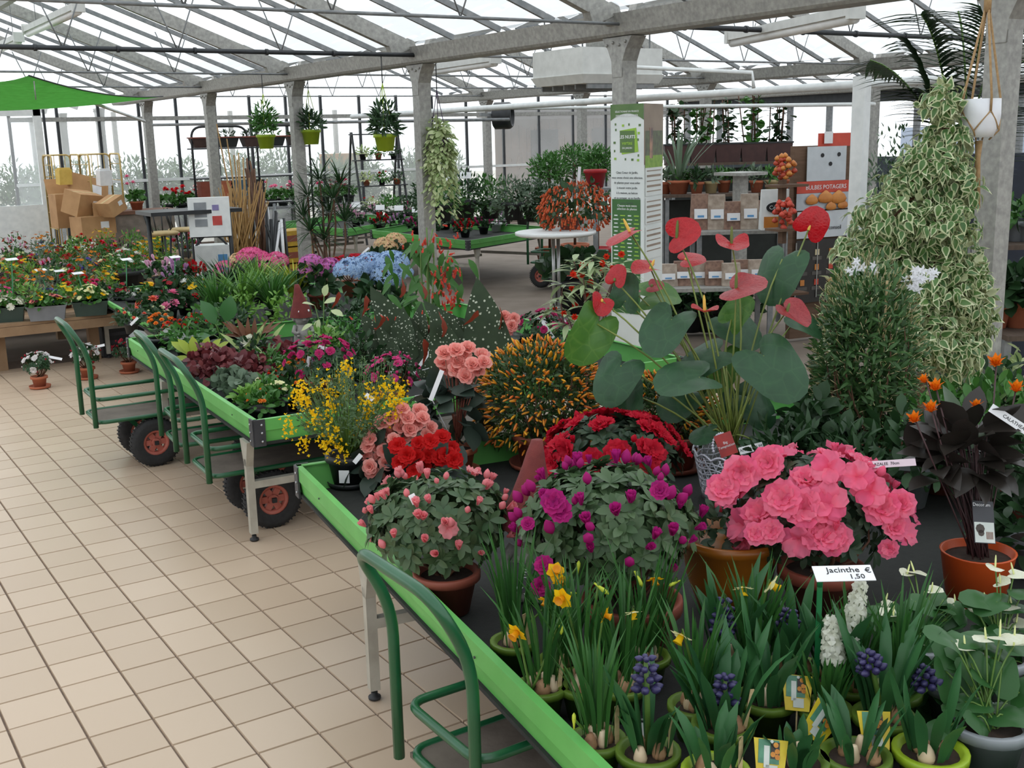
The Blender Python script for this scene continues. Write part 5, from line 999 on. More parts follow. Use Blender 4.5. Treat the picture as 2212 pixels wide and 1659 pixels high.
def bigleaf(label, px, py, leaves, mat, T=LF_HYD, name='foliage_plant', potm=None, z=ZT, cat='potted plant', stalk=None):
    B = at(px, py, z); rt = empty(name, B, label, cat); lathe_pot(rt, .045, .06, .09, potm or mBlackP, n=16); me = meshT(name+'_blade', T, mat)
    for (x, y, L, dx, dy) in leaves:
        p = atd(x, y, B, random.uniform(-.05, .05))-B; obj('leaf', me, rt, p, frame(_R*dx+_U*dy-_f*random.uniform(0, .5), _U-_f*.7+_R*RNG.normal(0, .2)), L); m = MB(); m.tube(arc((0, 0, .08), p, (0, 0, .02), 4), .003, 5); m.build('stalk', stalk or mStem, rt)
    return rt
bigleaf('rubber plant with two broad pale-ribbed leaves', 480, 765, [(465, 700, .17, -.3, .9), (488, 695, .17, .3, .9), (455, 725, .15, -1, -.1), (500, 720, .14, 1, -.2), (470, 735, .14, -.6, -.5), (520, 740, .13, .8, -.4)], leafm('rubber_leaf', '4b7a45', '3a6638', .3))
bigleaf('croton with narrow rusty red leaves in the middle of the table', 545, 770, [(545+dx, 740-abs(dx)*.4, .15, dx/30, 1.2) for dx in (-28, -20, -12, -5, 3, 10, 18, 26)]+[(545+dx, 730, .14, dx/18, .4) for dx in (-20, -10, 10, 20)], leafm('croton_rust', '7f4a2c', '5b3a22', .4), LF_LANCE)
bigleaf('croton splashed yellow and green behind the trolley handle', 432, 800, [(432+dx, 775-abs(dx)*.3, .13, dx/25, 1.1) for dx in (-26, -16, -6, 6, 16, 26)]+[(432+dx, 775, .12, dx/15, .1) for dx in (-15, 15, 5)], gYG, LF_OVAL)
bigleaf('grey-leaved begonia at the far corner of the table', 345, 760, [(320, 725, .12, -1, .1), (345, 720, .11, .8, .3), (370, 735, .13, .7, .2), (390, 725, .12, 1, .1), (355, 745, .11, -.3, -.5)], leafm('grey_begonia_leaf', '6f7b78', '8e8a86', .4), LF_ROUND)
bigleaf('peace lily with striped leaves and one white hood', 530, 800, [(520, 760, .16, -.5, .8), (545, 760, .17, .3, 1), (500, 770, .15, -1, .5), (560, 765, .15, .9, .7), (585, 745, .15, .4, .9), (530, 775, .14, .1, .6)], leafm('peace_lily_leaf', '7f9a4c', 'a9b878', .4), LF_LANCE)
p = atd(532, 742, at(530, 800, ZT), -.06); obj('calla_bloom', meshT('calla', heart(1, .7, -.3, .04, seed=2, fold=.5, nr=3, ns=16), mWSp), None, p, frame(_R*.8+_U*.6, _U-_f), .06, label='single white hood flower above the striped leaves', cat='flower')
bigleaf('variegated arrowhead plant right of the small gnome', 700, 765, [(680, 660, .09, -.4, .2), (700, 655, .10, .6, .3), (715, 670, .09, .7, -.2), (690, 690, .09, -.2, -.5), (705, 700, .09, .5, -.5), (690, 720, .08, .2, -.8), (675, 700, .08, -.8, -.3), (700, 640, .08, .2, .8)], gVar, LF_HYD)
bigleaf('pale feathery plant with curled cream leaves', 585, 815, [(570+dx, 770+abs(dx), .08, dx/12, .8) for dx in (-14, -8, -2, 5, 12, 18)]+[(585, 790, .07, 1, 0), (570, 795, .07, -1, 0)], gVar, LF_LANCE)
P_B = [('leafy light green plant between cerise azalea and gnome', 712, 800, .12, .12, gLt, 180, ()), ('deep green leafy plant in front of the spotted begonia', 780, 820, .13, .12, gDk, 190, ()), ('mid green leafy plant behind the white-tagged azalea', 820, 790, .12, .13, gMid, 180, ()), ('green leafy plant right of the coleus pair', 590, 835, .10, .09, gMid, 150, ()), ('dark leafy plant behind the yellow broom tips', 740, 850, .12, .09, gDk, 160, ()), ('leafy green filler plant behind the rubber plant', 455, 745, .13, .14, gMid, 170, ()), ('leafy green filler plant left of the croton', 505, 740, .13, .13, gDk, 170, ()), ('leafy light green filler plant behind the small gnome', 625, 715, .14, .16, gLt, 190, ()), ('dark leafy filler plant below the mauve hydrangea', 730, 735, .15, .16, gDk, 190, ()), ('dark leafy filler plant beneath the blue hydrangea', 790, 755, .15, .18, gDk, 200, ()), ('leafy filler plant between cerise azalea and spotted leaves', 745, 790, .12, .12, gMid, 170, ()), ('dark leafy filler plant under the tall spotted leaf', 1075, 845, .14, .14, gDk, 180, ()), ('green leafy filler plant at the far table end', 400, 775, .11, .09, gMid, 150, ()), ('green filler plant behind the leggy impatiens', 1200, 830, .14, .12, gDk, 170, ()), ('leafy light green filler plant before the pink hydrangea', 520, 705, .15, .13, gLt, 190, ()), ('deep green filler plant between table corner and coleus', 555, 800, .10, .09, gDk, 140, ()),
       ('burgundy coleus with crinkled leaves along the green table edge', 480, 832, .12, .07, gBur, 210, ()), ('burgundy coleus with crinkled leaves right of its twin', 540, 845, .12, .07, gBur, 210, ()), ('dark red leaf cushion between coleus and magenta azalea', 610, 800, .09, .06, gBur, 140, ()),
       ('green ribbed leafy cushion along the green table edge', 505, 862, .08, .05, gGrey, 130, ()), ('tiny orange-flowered cushion at the near table corner', 565, 912, .07, .045, gMid, 110, (('okal', 7, .013, .3),)), ('small fern-green cushion beside the corner plate', 545, 895, .07, .04, gLt, 120, ()), ('low burgundy cushion near the trolley handle', 452, 812, .09, .06, gBur, 150, ()), ('silver-grey leafy cushion close to the table corner', 530, 875, .08, .05, gGrey, 110, ()), ('kalanchoe with green leaves and no bloom near the corner', 580, 880, .075, .05, gMid, 110, (('wkal', 4, .014, .4),)), ('primrose with a greenish white head at the table corner', 602, 895, .07, .05, gMid, 60, (('crprim', 9, .020, .5),)), ('kalanchoe of tiny scarlet flowers near the table corner', 592, 862, .055, .04, gDk, 70, (('rkal', 10, .012, .4),)), ('kalanchoe of apricot flowers behind the yellow broom', 648, 850, .07, .06, gDk, 80, (('okal', 12, .017, .3),)), ('kalanchoe of yellow flowers behind the green leafy primrose', 625, 850, .06, .05, gMid, 80, (('ywall', 10, .014, .3),)), ('primrose with pale orange flower beside the broom', 640, 885, .06, .05, gDk, 70, (('okal', 5, .016, .4),)),
       ('kalanchoe of orange clusters at the far table end', 350, 735, .085, .06, gDk, 80, (('okal', 20, .018, .25),)), ('kalanchoe of red clusters beside the orange one', 385, 745, .085, .05, gDk, 80, (('rkal', 20, .018, .25),)), ('kalanchoe of dull red clusters right of the brighter red', 425, 735, .085, .06, gDk, 80, (('rkal', 22, .016, .2),)), ('kalanchoe with cream clusters behind the orange one', 345, 715, .07, .06, gDk, 70, (('wkal', 14, .016, .25),)), ('coral ranunculus with loose buds at the far corner', 285, 720, .09, .07, gDk, 120, (('sran', 8, .017, .1),)), ('violet viola cushion half hidden by yellow broom', 700, 835, .09, .05, gDk, 110, (('lcyc', 12, .012, .2), ('mcyc', 8, .014, .2)))]
for (lb, px, py, r, h, lm_, nl, hd) in P_B: mini('small_pot_plant', lb, at(px, py, ZT), r*1.18, h*1.45, .05, .075, mBlackP, hd, LF_ROUND if lm_ is gBur or lm_ is gGrey else LF_OVAL, nl, (.035, .055), lm_, group='small plants on the second table')
for (lb, x0, y0, x1, y1, bx, by, cols, nd, nb) in [('azalea of deep pink stars behind the yellow broom', 610, 720, 770, 850, 690, 860, 'fMag2', 26, 10), ('azalea of pink flowers and white buds below the spotted leaves', 790, 760, 910, 870, 850, 880, 'fMag3', 16, 26), ('dark azalea with cerise flowers beyond the orange tube bush', 1110, 665, 1230, 760, 1160, 790, 'fMag2', 14, 10)]:
    B = at(bx, by, ZT); c, rx, rz = dm(x0, y0, x1, y1, B); F2 = azalea_meshes('azalea_cerise', 'd6407f', 'c22f70') if cols == 'fMag2' else azalea_meshes('azalea_rose', 'ea5a9c', 'dd488c')
    azalea(lb, B, c, (rx*.95, rx*.95, rz*.85), .07, .10, F2, gDk, 420, nd, 0, nb, (.022, .030), (.014, .02), lo=.0, leaf=(.025, .036))
begonia('begonia with two big pink double flowers beside the tall spotted leaf', at(1090, 800, ZT), [(1090, 685), (1105, 705), (1080, 700), (1110, 690), (1095, 715)], fBeg, .034, mTerra, (1080, 740), (.10, .10, .10), sc=(.036, .044), nl=40)
# impatiens on tall brown stems, with green-white leaves and orange flowers
B = at(1260, 860, ZT); rt = empty('tall_impatiens', B, 'leggy plant with bare brown stems, pale-edged leaves and orange-red flowers', 'potted plant'); lathe_pot(rt, .08, .10, .14, mTerraD); gImp = leafm('impatiens_leaf', '5f7f4a', 'b9c49a', .4); LI = meshT('impatiens_blade', LF_LANCE, gImp); TOPS = [(1215, 620), (1240, 565), (1280, 560), (1310, 570), (1345, 575), (1195, 655), (1260, 600), (1225, 680), (1330, 590), (1290, 620), (1320, 640)]
for (x, y) in TOPS:
    p = atd(x, y, B, random.uniform(-.1, .12))-B; m = MB(); m.tube(arc((RNG.normal(0, .02), RNG.normal(0, .02), .12), p, RNG.normal(0, .02, 3), 5), [.007, .006, .005, .004, .003], 6); m.build('stem', M('dark_stem', '5a3a2c', '432a20', .6), rt)
    for k in range(16): a = 2*PI*k/8; d = np.array([math.cos(a), math.sin(a), random.uniform(-.4, .5)]); obj('leaf', LI, rt, p+np.array([0, 0, RNG.uniform(-.06, .02)]), frame(d, (0, 0, 1)), random.uniform(.08, .14))
    for k in range(2): q = p+RNG.normal(0, .035, 3); obj('flower', FM['rkal'], rt, q, zframe(CAMP-B-q+RNG.normal(0, 1, 3)), random.uniform(.014, .02))
# tag strips on this table
TB = [('white tag strip sloping up in front of the spotted begonia', 893, 808, 940, 745, 930, 830), ('short white tag strip beside the pink and white azalea', 838, 806, 862, 792, 850, 850), ('white tag strip planted below the cerise azalea', 660, 808, 668, 770, 690, 850), ('white tag strip across the cerise azalea', 688, 748, 712, 756, 690, 840), ('long white tag strip on top of the orange tube bush', 1048, 818, 1136, 808, 1100, 950), ('white tag strip on the red cushion azalea', 783, 548, 797, 535, 760, 640), ('white tag strip standing by the coral ranunculus', 282, 702, 298, 686, 285, 720), ('white tag strip above the dark cerise azalea', 1172, 695, 1196, 730, 1160, 790), ('slim grey tag strip leaning on the dark begonia pot', 930, 865, 955, 800, 990, 1022), ('small white tag in the budding azalea', 888, 1068, 898, 1088, 968, 1318), ('white tag on the yellow broom', 790, 852, 806, 864, 757, 1046), ('slim brown tag in the black broom pot', 765, 1000, 780, 982, 757, 1046)]
for (lb, x0, y0, x1, y1, bx, by) in TB: P = at(bx, by, ZT); tagstrip(lb, atd(x0, y0, P, -.12), atd(x1, y1, P, -.12), .018, stick=P+np.array([0, 0, .09]))
# ---------------------------------------------------------------- wooden benches with spring flowers
mPlank = M('bench_wood', '9a7d5f', '7f6449', .75, scale=5, stretch=(1, 12, 1), bump=.15); ZB = .42
def bench(label, x0, x1, y0, y1, legs=True):
    rt = empty('wooden_bench', ((x0+x1)/2, (y0+y1)/2, 0), label, 'bench', 'wooden display benches'); cx, cy = (x0+x1)/2, (y0+y1)/2; n = int((y1-y0)/.145)
    for i in range(n): m = MB(); m.box((0, y0-cy+(i+.5)*(y1-y0)/n, ZB-.0125), (x1-x0, (y1-y0)/n-.012, .025)); m.build('plank', mPlank, rt)
    m = MB(); m.box((0, y0-cy+.02, ZB-.065), (x1-x0-.02, .04, .075)); m.build('front_rail', mPlank, rt)
    for lx in np.arange(x0+.25, x1, .75):
        for ly in (y0+.30, y1-.25): m = MB(); m.box((lx-cx, ly-cy, (ZB-.03)/2), (.085, .085, ZB-.03)); m.build('leg', mPlank, rt)
    return rt
bench('slatted wooden bench at the aisle end, flower troughs along its edge', -.75, 1.62, 4.70, 6.55); bench('slatted wooden bench of bedding plants behind the aisle bench', -.3, 2.6, 6.7, 8.6); bench('slatted wooden bench of bedding plants nearest the cardboard boxes', .5, 3.4, 8.75, 10.9)
dg = M('dark_green_trough', '2f4238', '26372f', .5); gr = M('grey_trough', '77797c', '6a6c70', .5); GB = 'flower pots on the wooden benches'
def bb(px, py): return at(px, py, ZB)
a0 = -.25
mini('primrose_trough', 'dark green trough of white primroses at the bench edge', bb(18, 694), .12, .075, trough=(.27, .15, .12, dg, a0), heads=[('wprim', 34, .030, .25)], nleaf=90, lsize=(.05, .08), group=GB, cat='flower trough')
mini('primrose_trough', 'grey trough of yellow, burgundy and salmon primroses on the bench edge', bb(104, 690), .13, .08, trough=(.30, .16, .12, gr, a0), heads=[('yprim', 7, .032, .3), ('brprim', 12, .026, .2), ('salm', 5, .030, .3), ('crprim', 3, .02, .3)], nleaf=110, lsize=(.05, .08), group=GB, cat='flower trough')
mini('primrose_trough', 'dark green trough of cream primroses and yellow pansies', bb(198, 680), .13, .11, trough=(.28, .16, .12, dg, a0), heads=[('crprim', 20, .028, .35), ('opan', 4, .026, .0), ('ypan', 5, .024, .0)], nleaf=130, lsize=(.04, .07), group=GB, cat='flower trough')
mini('primrose_pot', 'black pot of velvety red primroses by the bench edge', bb(266, 664), .075, .09, .065, .10, mBlackP, [('rprim', 9, .026, .3)], nleaf=70, lsize=(.04, .06), lmat=gDk, group=GB, cat='primrose')
mini('daisy_pot', 'black pot of small white daisies beside the red primroses', bb(292, 668), .075, .08, .065, .10, mBlackP, [('wdais', 9, .020, .4)], nleaf=70, lsize=(.03, .05), lmat=gDk, group=GB, cat='daisy')
mini('pansy_pot', 'black pot of golden yellow pansies at the bench end', bb(322, 662), .085, .09, .065, .10, mBlackP, [('ypan', 8, .034, .3)], nleaf=80, lsize=(.035, .055), group=GB, cat='pansy')
mini('flower_bowl', 'large black bowl of white daisies and trailing leaves', bb(278, 628), .19, .17, .17, .20, mBlackP, [('wdais', 16, .026, .5), ('odais', 4, .02, .3)], nleaf=260, lsize=(.03, .06), lmat=gMid, group=GB, cat='flower bowl')
PAL = [('violet primroses', 'bprim', 10, .028, gMid), ('pink primroses', 'pprim', 10, .028, gMid), ('yellow primroses', 'yprim', 10, .028, gLt), ('rust wallflowers', 'rwall', 18, .022, gMid), ('orange wallflowers', 'odais', 18, .022, gGrey), ('yellow wallflowers', 'ywall', 18, .022, gLt), ('scarlet geraniums', 'rger', 6, .036, gMid), ('magenta primroses', 'mprim', 8, .034, gDk), ('cream pansies', 'crprim', 10, .026, gMid), ('red ranunculus', 'rran', 5, .034, gMid), ('bushy green herbs', None, 0, 0, gLt), ('grey-leaved herbs', None, 0, 0, gGrey), ('pale pink cyclamen', 'pcyc', 9, .034, gDk), ('salmon primroses', 'salm', 10, .026, gMid), ('dark burgundy foliage', None, 0, 0, leafm('leaf_smoky', '4c3a3c', '3a2d30', .5)), ('white primroses', 'wprim', 10, .026, gMid)]
ROWS = [(4.98, [.68, 1.0]), (5.35, np.arange(.05, 1.6, .27)), (5.75, np.arange(.0, 1.6, .26)), (6.2, np.arange(.1, 1.6, .27)), (6.9, np.arange(.3, 2.5, .28)), (7.4, np.arange(.35, 2.5, .29)), (7.95, np.arange(.5, 2.55, .3)), (8.4, np.arange(.6, 2.55, .32)), (9.0, np.arange(.8, 3.3, .33)), (9.6, np.arange(.9, 3.3, .34)), (10.3, np.arange(1.0, 3.35, .36))]
ORD = ['first', 'second', 'third', 'fourth', 'fifth', 'sixth', 'seventh', 'eighth', 'ninth', 'tenth', 'eleventh']
SEQ = [0, 8, 1, 10, 2, 7, 3, 4, 6, 5, 13, 11, 9, 3, 14, 5, 8, 4, 10, 6, 15, 2, 3, 12]; k = 0; big = {}
for ri, (Y, xs) in enumerate(ROWS):
    for ci, X in enumerate(xs):
        d = np.array([X, Y, ZB])-CAMP; px = 1106+FPX*(d@_R)/(d@_f); py = 829.5-FPX*(d@_U)/(d@_f)
        if px < -25 or px > 440 or (ri < 2 and px < 300 and 215 < px) or abs(px-278) < 34 and ri in (1, 2): continue
        i = SEQ[k % len(SEQ)]; k += 1; nm, key, n, s, lm_ = PAL[i]; f = 1+.05*ri; tall = key in ('rwall', 'odais', 'ywall', None)
        lb = 'pot of %s, %s row back on the benches, %s from the aisle' % (nm, ORD[ri], ORD[min(ci, 10)])
        mini('bedding_plant', lb, (X+random.uniform(-.03, .03), Y+random.uniform(-.04, .04), ZB), .115*f, (.13 if tall else .09)*f+random.uniform(0, .05), .06, .09, random.choice([mBlackP, mTerraD, mGreyP]), [(key, n, s*1.1, .1)] if key else [], LF_SMALL if tall else LF_OVAL, 150 if ri < 5 else 110, (.035, .06), lm_, cat='bedding plant', group=GB)
# cyclamen and ranunculus at the end of the bench, on the hydrangea table
for lb, px, py, key, n, s, h in [('pale pink cyclamen standing tall near the stools', 345, 618, 'pcyc', 9, .05, .14), ('white and pink cyclamen left of the red one', 385, 632, 'lcyc', 14, .045, .15), ('red cyclamen beside the pink hydrangea', 425, 628, 'rcyc', 22, .04, .12), ('dark red primroses in front of the red cyclamen', 362, 652, 'rprim', 11, .03, .09), ('white daisies beside golden pansies near the hydrangea', 398, 648, 'wdais', 9, .032, .09), ('golden yellow pansies below the red cyclamen', 425, 650, 'ypan', 5, .045, .09), ('pink ranunculus with three full blooms', 368, 690, 'pran', 6, .045, .09), ('single red ranunculus beside the pink ones', 402, 680, 'rran', 2, .034, .08), ('coral pink ranunculus left of the full pink blooms', 335, 690, 'sran', 3, .040, .08), ('white cyclamen bud plant by the red cyclamen', 452, 640, 'wcyc', 5, .03, .10)]:
    mini('spring_flower_pot', lb, at(px, py, ZT), .11, h, .06, .09, mBlackP, [(key, n, s, .15)], LF_ROUND, 90, (.04, .065), gDk, cat='spring flower', group='spring flowers near the stools')
# green label stakes with tilted white cards
for lb, px, py, bx, by, tilt in [('first', 25, 560, 30, 690, 8), ('second', 88, 583, 110, 660, 10), ('third', 128, 585, 118, 640, -8), ('fourth', 168, 590, 188, 660, -22), ('fifth', 273, 560, 274, 660, -6), ('sixth', 378, 555, 378, 640, 2)]:
    B = at(bx, by, ZT if lb == 'sixth' else ZB); t = atd(px, py, B); rt = empty('label_stake', B, 'green label stake with a thin white card, %s counting along the flower bench' % lb, 'label stake', 'green label stakes'); m = MB(); m.tube([(0, 0, 0), t-B], .005, 6); m.build('stake', mSt, rt); m = MB(); m.box(t-B, (.10, .045, .002), rotz(.3)@rotx(.35)); m.build('card', mWhiteTag, rt)
# terracotta pots on the floor in front of the bench
fW = azalea_meshes('azalea_white', 'f3f0ee', 'e8e2e2')
for lb, px, py, fl, w, extra in [('white-flowered azalea in a terracotta pot on the floor, nearest the aisle', 87, 838, fW, .105, 1), ('white and red azalea in a terracotta pot behind the outermost trolley', 190, 818, fW, .105, 1), ('red-budded azalea in a terracotta pot on the floor beside the table corner', 280, 805, azalea_meshes('azalea_dusky', 'c23a4a', 'a52c3c'), .11, 0)]:
    B = at(px, py, 0); a = azalea(lb, B, B+[0, 0, .19], (w, w, .085), .055, .095, fl, gDk, 260, 11 if extra else 4, 0, 10 if extra else 26, (.024, .032), (.012, .018), lo=.0, leaf=(.028, .04), pot=mTerra, saucer=.075)
    if extra:
        p, q = even_dome(9, (w*1.05, w*1.05, .09), .0, .3); bloom(a, azalea_meshes('azalea_dusky', 'c23a4a', 'a52c3c')[2], p+np.array([0, 0, .19]), q, (.014, .02), 'bud')
P = at(110, 840); tagstrip('white tag strip on the floor azalea nearest the aisle', atd(92, 768, P), atd(134, 776, P), .02); P = at(210, 820); tagstrip('white tag strip on the floor azalea behind the trolley', atd(195, 752, P), atd(226, 745, P), .02)
m = MB(); B = at(262, 762); m.box((0, 0, .13), (.36, .3, .26)); c = m.build('plastic_crate', mBlackP, None, B, label='black plastic crate pushed under the wooden bench', cat='crate')
for z in (.06, .13, .20): m = MB(); m.box((0, -.152, z), (.30, .006, .03)); m.build('crate_slot', mCorner, c)
# ---------------------------------------------------------------- things at the back of the hall
def g2(px, Y, py=450):
    p = aty(px, py, Y); return np.array([p[0], Y, 0.])
def dpt(px, py, dist): return CAMP+ray(px, py)*(dist/FPX)
mCardb = M('cardboard', 'b98f63', 'a67d54', .85, scale=6); mCage = M('beige_cage_wire', 'cdb170', 'b89c5c', .5); mBlk = M('black_steel', '1e2022', '2b2d30', .45); mTan = M('tan_seat', 'c7ad7f', 'b39969', .7)
def cage(label, px0, px1, Y, ytop):
    a, b_ = g2(px0, Y), g2(px1, Y); mid = (a+b_)/2; w = b_[0]-a[0]; H = zover(mid, ytop); rt = empty('roll_cage', mid, label, 'roll cage', 'wire roll cages'); dpth = .6
    for s in (-1, 1):
        m = MB(); m.tube(rounded([(s*w/2, -dpth/2, .15), (s*w/2, -dpth/2, H), (s*w/2, dpth/2, H), (s*w/2, dpth/2, .15)], .08), .014, 6); m.build('side_frame', mCage, rt)
        for z in np.linspace(.3, H-.15, 6): m = MB(); m.tube([(s*w/2, -dpth/2, z), (s*w/2, dpth/2, z)], .006, 5); m.build('side_wire', mCage, rt)
    m = MB(); m.tube(rounded([(-w/2, dpth/2, .15), (-w/2, dpth/2, H), (w/2, dpth/2, H), (w/2, dpth/2, .15)], .08), .014, 6); m.build('back_frame', mCage, rt)
    for x in np.linspace(-w/2, w/2, 6)[1:-1]: m = MB(); m.tube([(x, dpth/2, .2), (x, dpth/2, H)], .006, 5); m.build('back_wire', mCage, rt)
    for z in (H*.35, H*.6, H*.8): m = MB(); m.tube([(-w/2, dpth/2, z), (w/2, dpth/2, z)], .008, 5); m.build('back_wire', mCage, rt)
    m = MB(); m.box((0, 0, .15), (w, dpth, .04)); m.build('base', mCage, rt)
    for s in (-1, 1):
        for t in (-1, 1): m = MB(); m.lathe([(.05, -.015), (.05, .015)], 12, (s*w*.42, t*dpth*.4, .06), roty(PI/2)); m.build('castor', mFoot, rt)
    return rt
cage('beige wire roll cage standing against the glass wall', 113, 172, 13.9, 335); cage('beige wire roll cage in front of the other, stuffed with boxes', 192, 258, 13.2, 333)
def cbox(label, px, py, dist, w, d, h, R, lid=0.):
    p = dpt(px, py, dist); m = MB(); m.box((0, 0, 0), (w, d, h), R); o = m.build('cardboard_box', mCardb, None, p, label=label, cat='box', group='cardboard boxes')
    m = MB(); m.box(R@np.array([w*.2, -d/2-.002, h*.1]), (w*.25, .003, h*.3), R); m.build('shipping_label', mWhiteTag, o); m = MB(); m.box(R@np.array([0, 0, h/2+.001]), (w, .05, .003), R); m.build('packing_tape', mTan, o)
    if lid: m = MB(); m.box(R@np.array([0, d/2+.06, h/2+.10]), (w, .01, .26), R@rotx(-.5)); m.build('flap', mCardb, o)
    return o
cbox('cardboard box tilted forward on top of the heap', 178, 440, 16.6, .44, .34, .34, rotz(.5)@rotx(.25)@roty(.12)); cbox('upright cardboard box left in the heap with an open flap', 140, 455, 16.9, .34, .34, .5, rotz(.1), 1); cbox('flattened brown box leaning behind the heap', 190, 415, 17.1, .62, .06, .5, rotz(.3)@rotx(-.35)@roty(.3)); cbox('small cardboard box with a hand hole in the wire cage', 240, 445, 16.5, .30, .28, .22, rotz(.5)@roty(-.4)); cbox('lowest cardboard box under the heap', 200, 490, 16.6, .5, .4, .32, rotz(.2)); cbox('brown box standing at the foot of the heap, behind dark foliage', 225, 470, 16.7, .3, .3, .45, rotz(-.2))
for lb, px, py in (('yellow paper sack hanging in the far roll cage', 138, 382), ('white paper carton on the wire cage rail', 225, 384)):
    p = dpt(px, py, 16.8); m = MB(); m.box((0, 0, 0), (.19, .14, .22), rotz(.2)@rotx(.1)); m.box((0, -.02, .12), (.16, .1, .03), rotz(.2)); m.build('paper_carton', M('yellow_paper', 'd9b960', 'c9a64e', .8) if px < 200 else mWhiteTag, None, p, label=lb, cat='carton')
# low stone plinth with geraniums
B = g2(288, 12.9); m = MB(); m.box((0, 0, .42), (1.1, .5, .72)); pl_ = m.build('stone_plinth', M('rough_plinth', '8c8278', '6e655d', .9, scale=9, bump=.4), None, B, label='rough grey plinth carrying the pink geranium', cat='plinth'); m = MB(); m.box((0, 0, .80), (1.2, .56, .05)); m.build('top_slab', M('brown_slab', '7d5a48', '6b4a3a', .8), pl_)
ZS = aty(560, 447, 14.35)[2]
def gerani(label, px, py, dist, key, n, r=.16, s=.05, pot=mTerra, stalk=.12, z=None):
    p = aty(px, py, 14.35 if dist > 17.7 else 12.9); p[2] = ZS if dist > 17.7 else .826; rt = empty('geranium', p, label, 'geranium', 'potted geraniums'); lathe_pot(rt, .075, .10, .13, pot, n=14); bush(rt, (0, 0, .17), (r, r, .13), 110, LF_ROUND, (.05, .08), gMid, lo=-.3, shell=.4)
    for k in range(n):
        a = random.uniform(0, 6.28); q = np.array([math.cos(a)*r*.9, math.sin(a)*r*.9, .22+random.uniform(.05, stalk+.08)]); m = MB(); m.tube([(0, 0, .12), q], .003, 4); m.build('flower_stalk', mStem, rt); obj('flower_head', FM[key], rt, q, zframe(np.array([0, 0, 1.])+RNG.normal(0, .3, 3)), s)
    return rt
gerani('pink geranium in a terracotta pot on the rough plinth', 296, 448, 17.6, 'pger', 3, .13, .055, mTerra, .2)
for i, (px, py) in enumerate(((362, 445), (392, 440), (412, 452))): gerani('red geranium in the row behind the stools, %s from the column' % ORD[i], px, py, 18.0, 'rger', 6, .18, .05, mBlackP)
for i, (px, py) in enumerate(((588, 445), (612, 442), (640, 440), (700, 440), (730, 442), (755, 440))): gerani('%s geranium along the glass wall, %s right of the canes' % ('pink' if i < 3 else 'cerise', ORD[i]), px, py, 18.6, 'pger' if i < 3 else 'mprim', 5, .17, .045, mBlackP)
# staging table under the wall geraniums
m = MB(); a, b_ = aty(340, 462, 14.35), aty(780, 462, 14.35); cx = (a+b_)/2; m.box((0, 0, 0), (np.linalg.norm(b_-a), .6, .04), rotz(math.atan2(b_[1]-a[1], b_[0]-a[0]))); sg = m.build('long_staging', mGalvD, None, (cx[0], cx[1], ZS-.021), label='long grey staging shelf along the glass wall', cat='shelf')
for t in (.05, .35, .65, .95): m = MB(); q = a+(b_-a)*t-cx; m.box((q[0], q[1], -ZS/2+.02), (.05, .05, ZS-.04)); m.build('leg', mGalvD, sg)
# bar stools and high table
def stool(label, px, py, zs, turn):
    B = at(px, py, zs); B[2] = 0; rt = empty('bar_stool', B, label, 'stool', 'black bar stools', turn)
    m = MB(); m.lathe([(.17, zs-.03), (.18, zs-.01), (.18, zs), (.15, zs+.012)], 18); m.build('seat', mTan, rt)
    for k in range(4): a = PI/4+k*PI/2; m = MB(); m.tube([(.15*math.cos(a), .15*math.sin(a), zs-.02), (.22*math.cos(a), .22*math.sin(a), 0)], .013, 6); m.build('leg', mBlk, rt)
    m = MB(); m.tube([(.19*math.cos(t), .19*math.sin(t), .25) for t in np.linspace(0, 2*PI, 17)], .009, 5, caps=False); m.build('foot_ring', mBlk, rt)
    m = MB(); m.tube([(.21*math.cos(t), .21*math.sin(t), zs+.27-.05*abs(math.cos(t/2-PI/4))) for t in np.linspace(-.3, PI+.3, 14)], .016, 6); m.build('back_rail', mBlk, rt)
    for t in (.1, .7, 1.2, 1.9, 2.4, 3.0): m = MB(); m.tube([(.15*math.cos(t), .15*math.sin(t), zs), (.21*math.cos(t), .21*math.sin(t), zs+.25)], .008, 5); m.build('spindle', mBlk, rt)
    return rt
stool('black bar stool with a tan seat, nearest the roll cages', 352, 502, .80, .6); stool('black bar stool half behind the other one', 396, 494, .80, .3)
B = at(408, 456, 1.08); B[2] = 0; rt = empty('high_table', B, 'black high bar table behind the stools', 'table'); m = MB(); m.box((0, 0, 1.08), (1.0, .6, .04)); m.build('top', mBlk, rt)
for s in (-.45, .45): m = MB(); m.tube([(s, 0, 1.07), (s, 0, 0)], .025, 8); m.build('leg', mBlk, rt)
# notice board on a stand, jug-shaped container, bamboo canes
B = at(456, 512, .80); B[2] = 0; vd = math.atan2(CAMP[1]-B[1], CAMP[0]-B[0])+PI/2; rt = empty('notice_stand', B, 'white notice box on a black stand in front of the planter rack', 'notice stand', None, vd); m = MB(); m.box((0, 0, 1.02), (.44, .12, .42)); m.build('box', mWhiteP, rt)
for (x, z, w, h, mt) in ((-.09, 1.10, .13, .16, mGreyP), (-.09, .96, .13, .08, mGreyP), (.07, 1.12, .07, .06, M('violet_print', '8a7fae', '77709a', .6)), (.08, .98, .10, .10, M('red_print', 'c44c45', 'b03e38', .6))): m = MB(); m.box((x, -.062, z), (w, .004, h)); m.build('printed_patch', mt, rt)
m = MB(); m.tube([(-.2, 0, .0), (-.2, 0, .8), (.2, 0, .8), (.2, 0, 0)], .016, 6); m.build('stand', mBlk, rt)
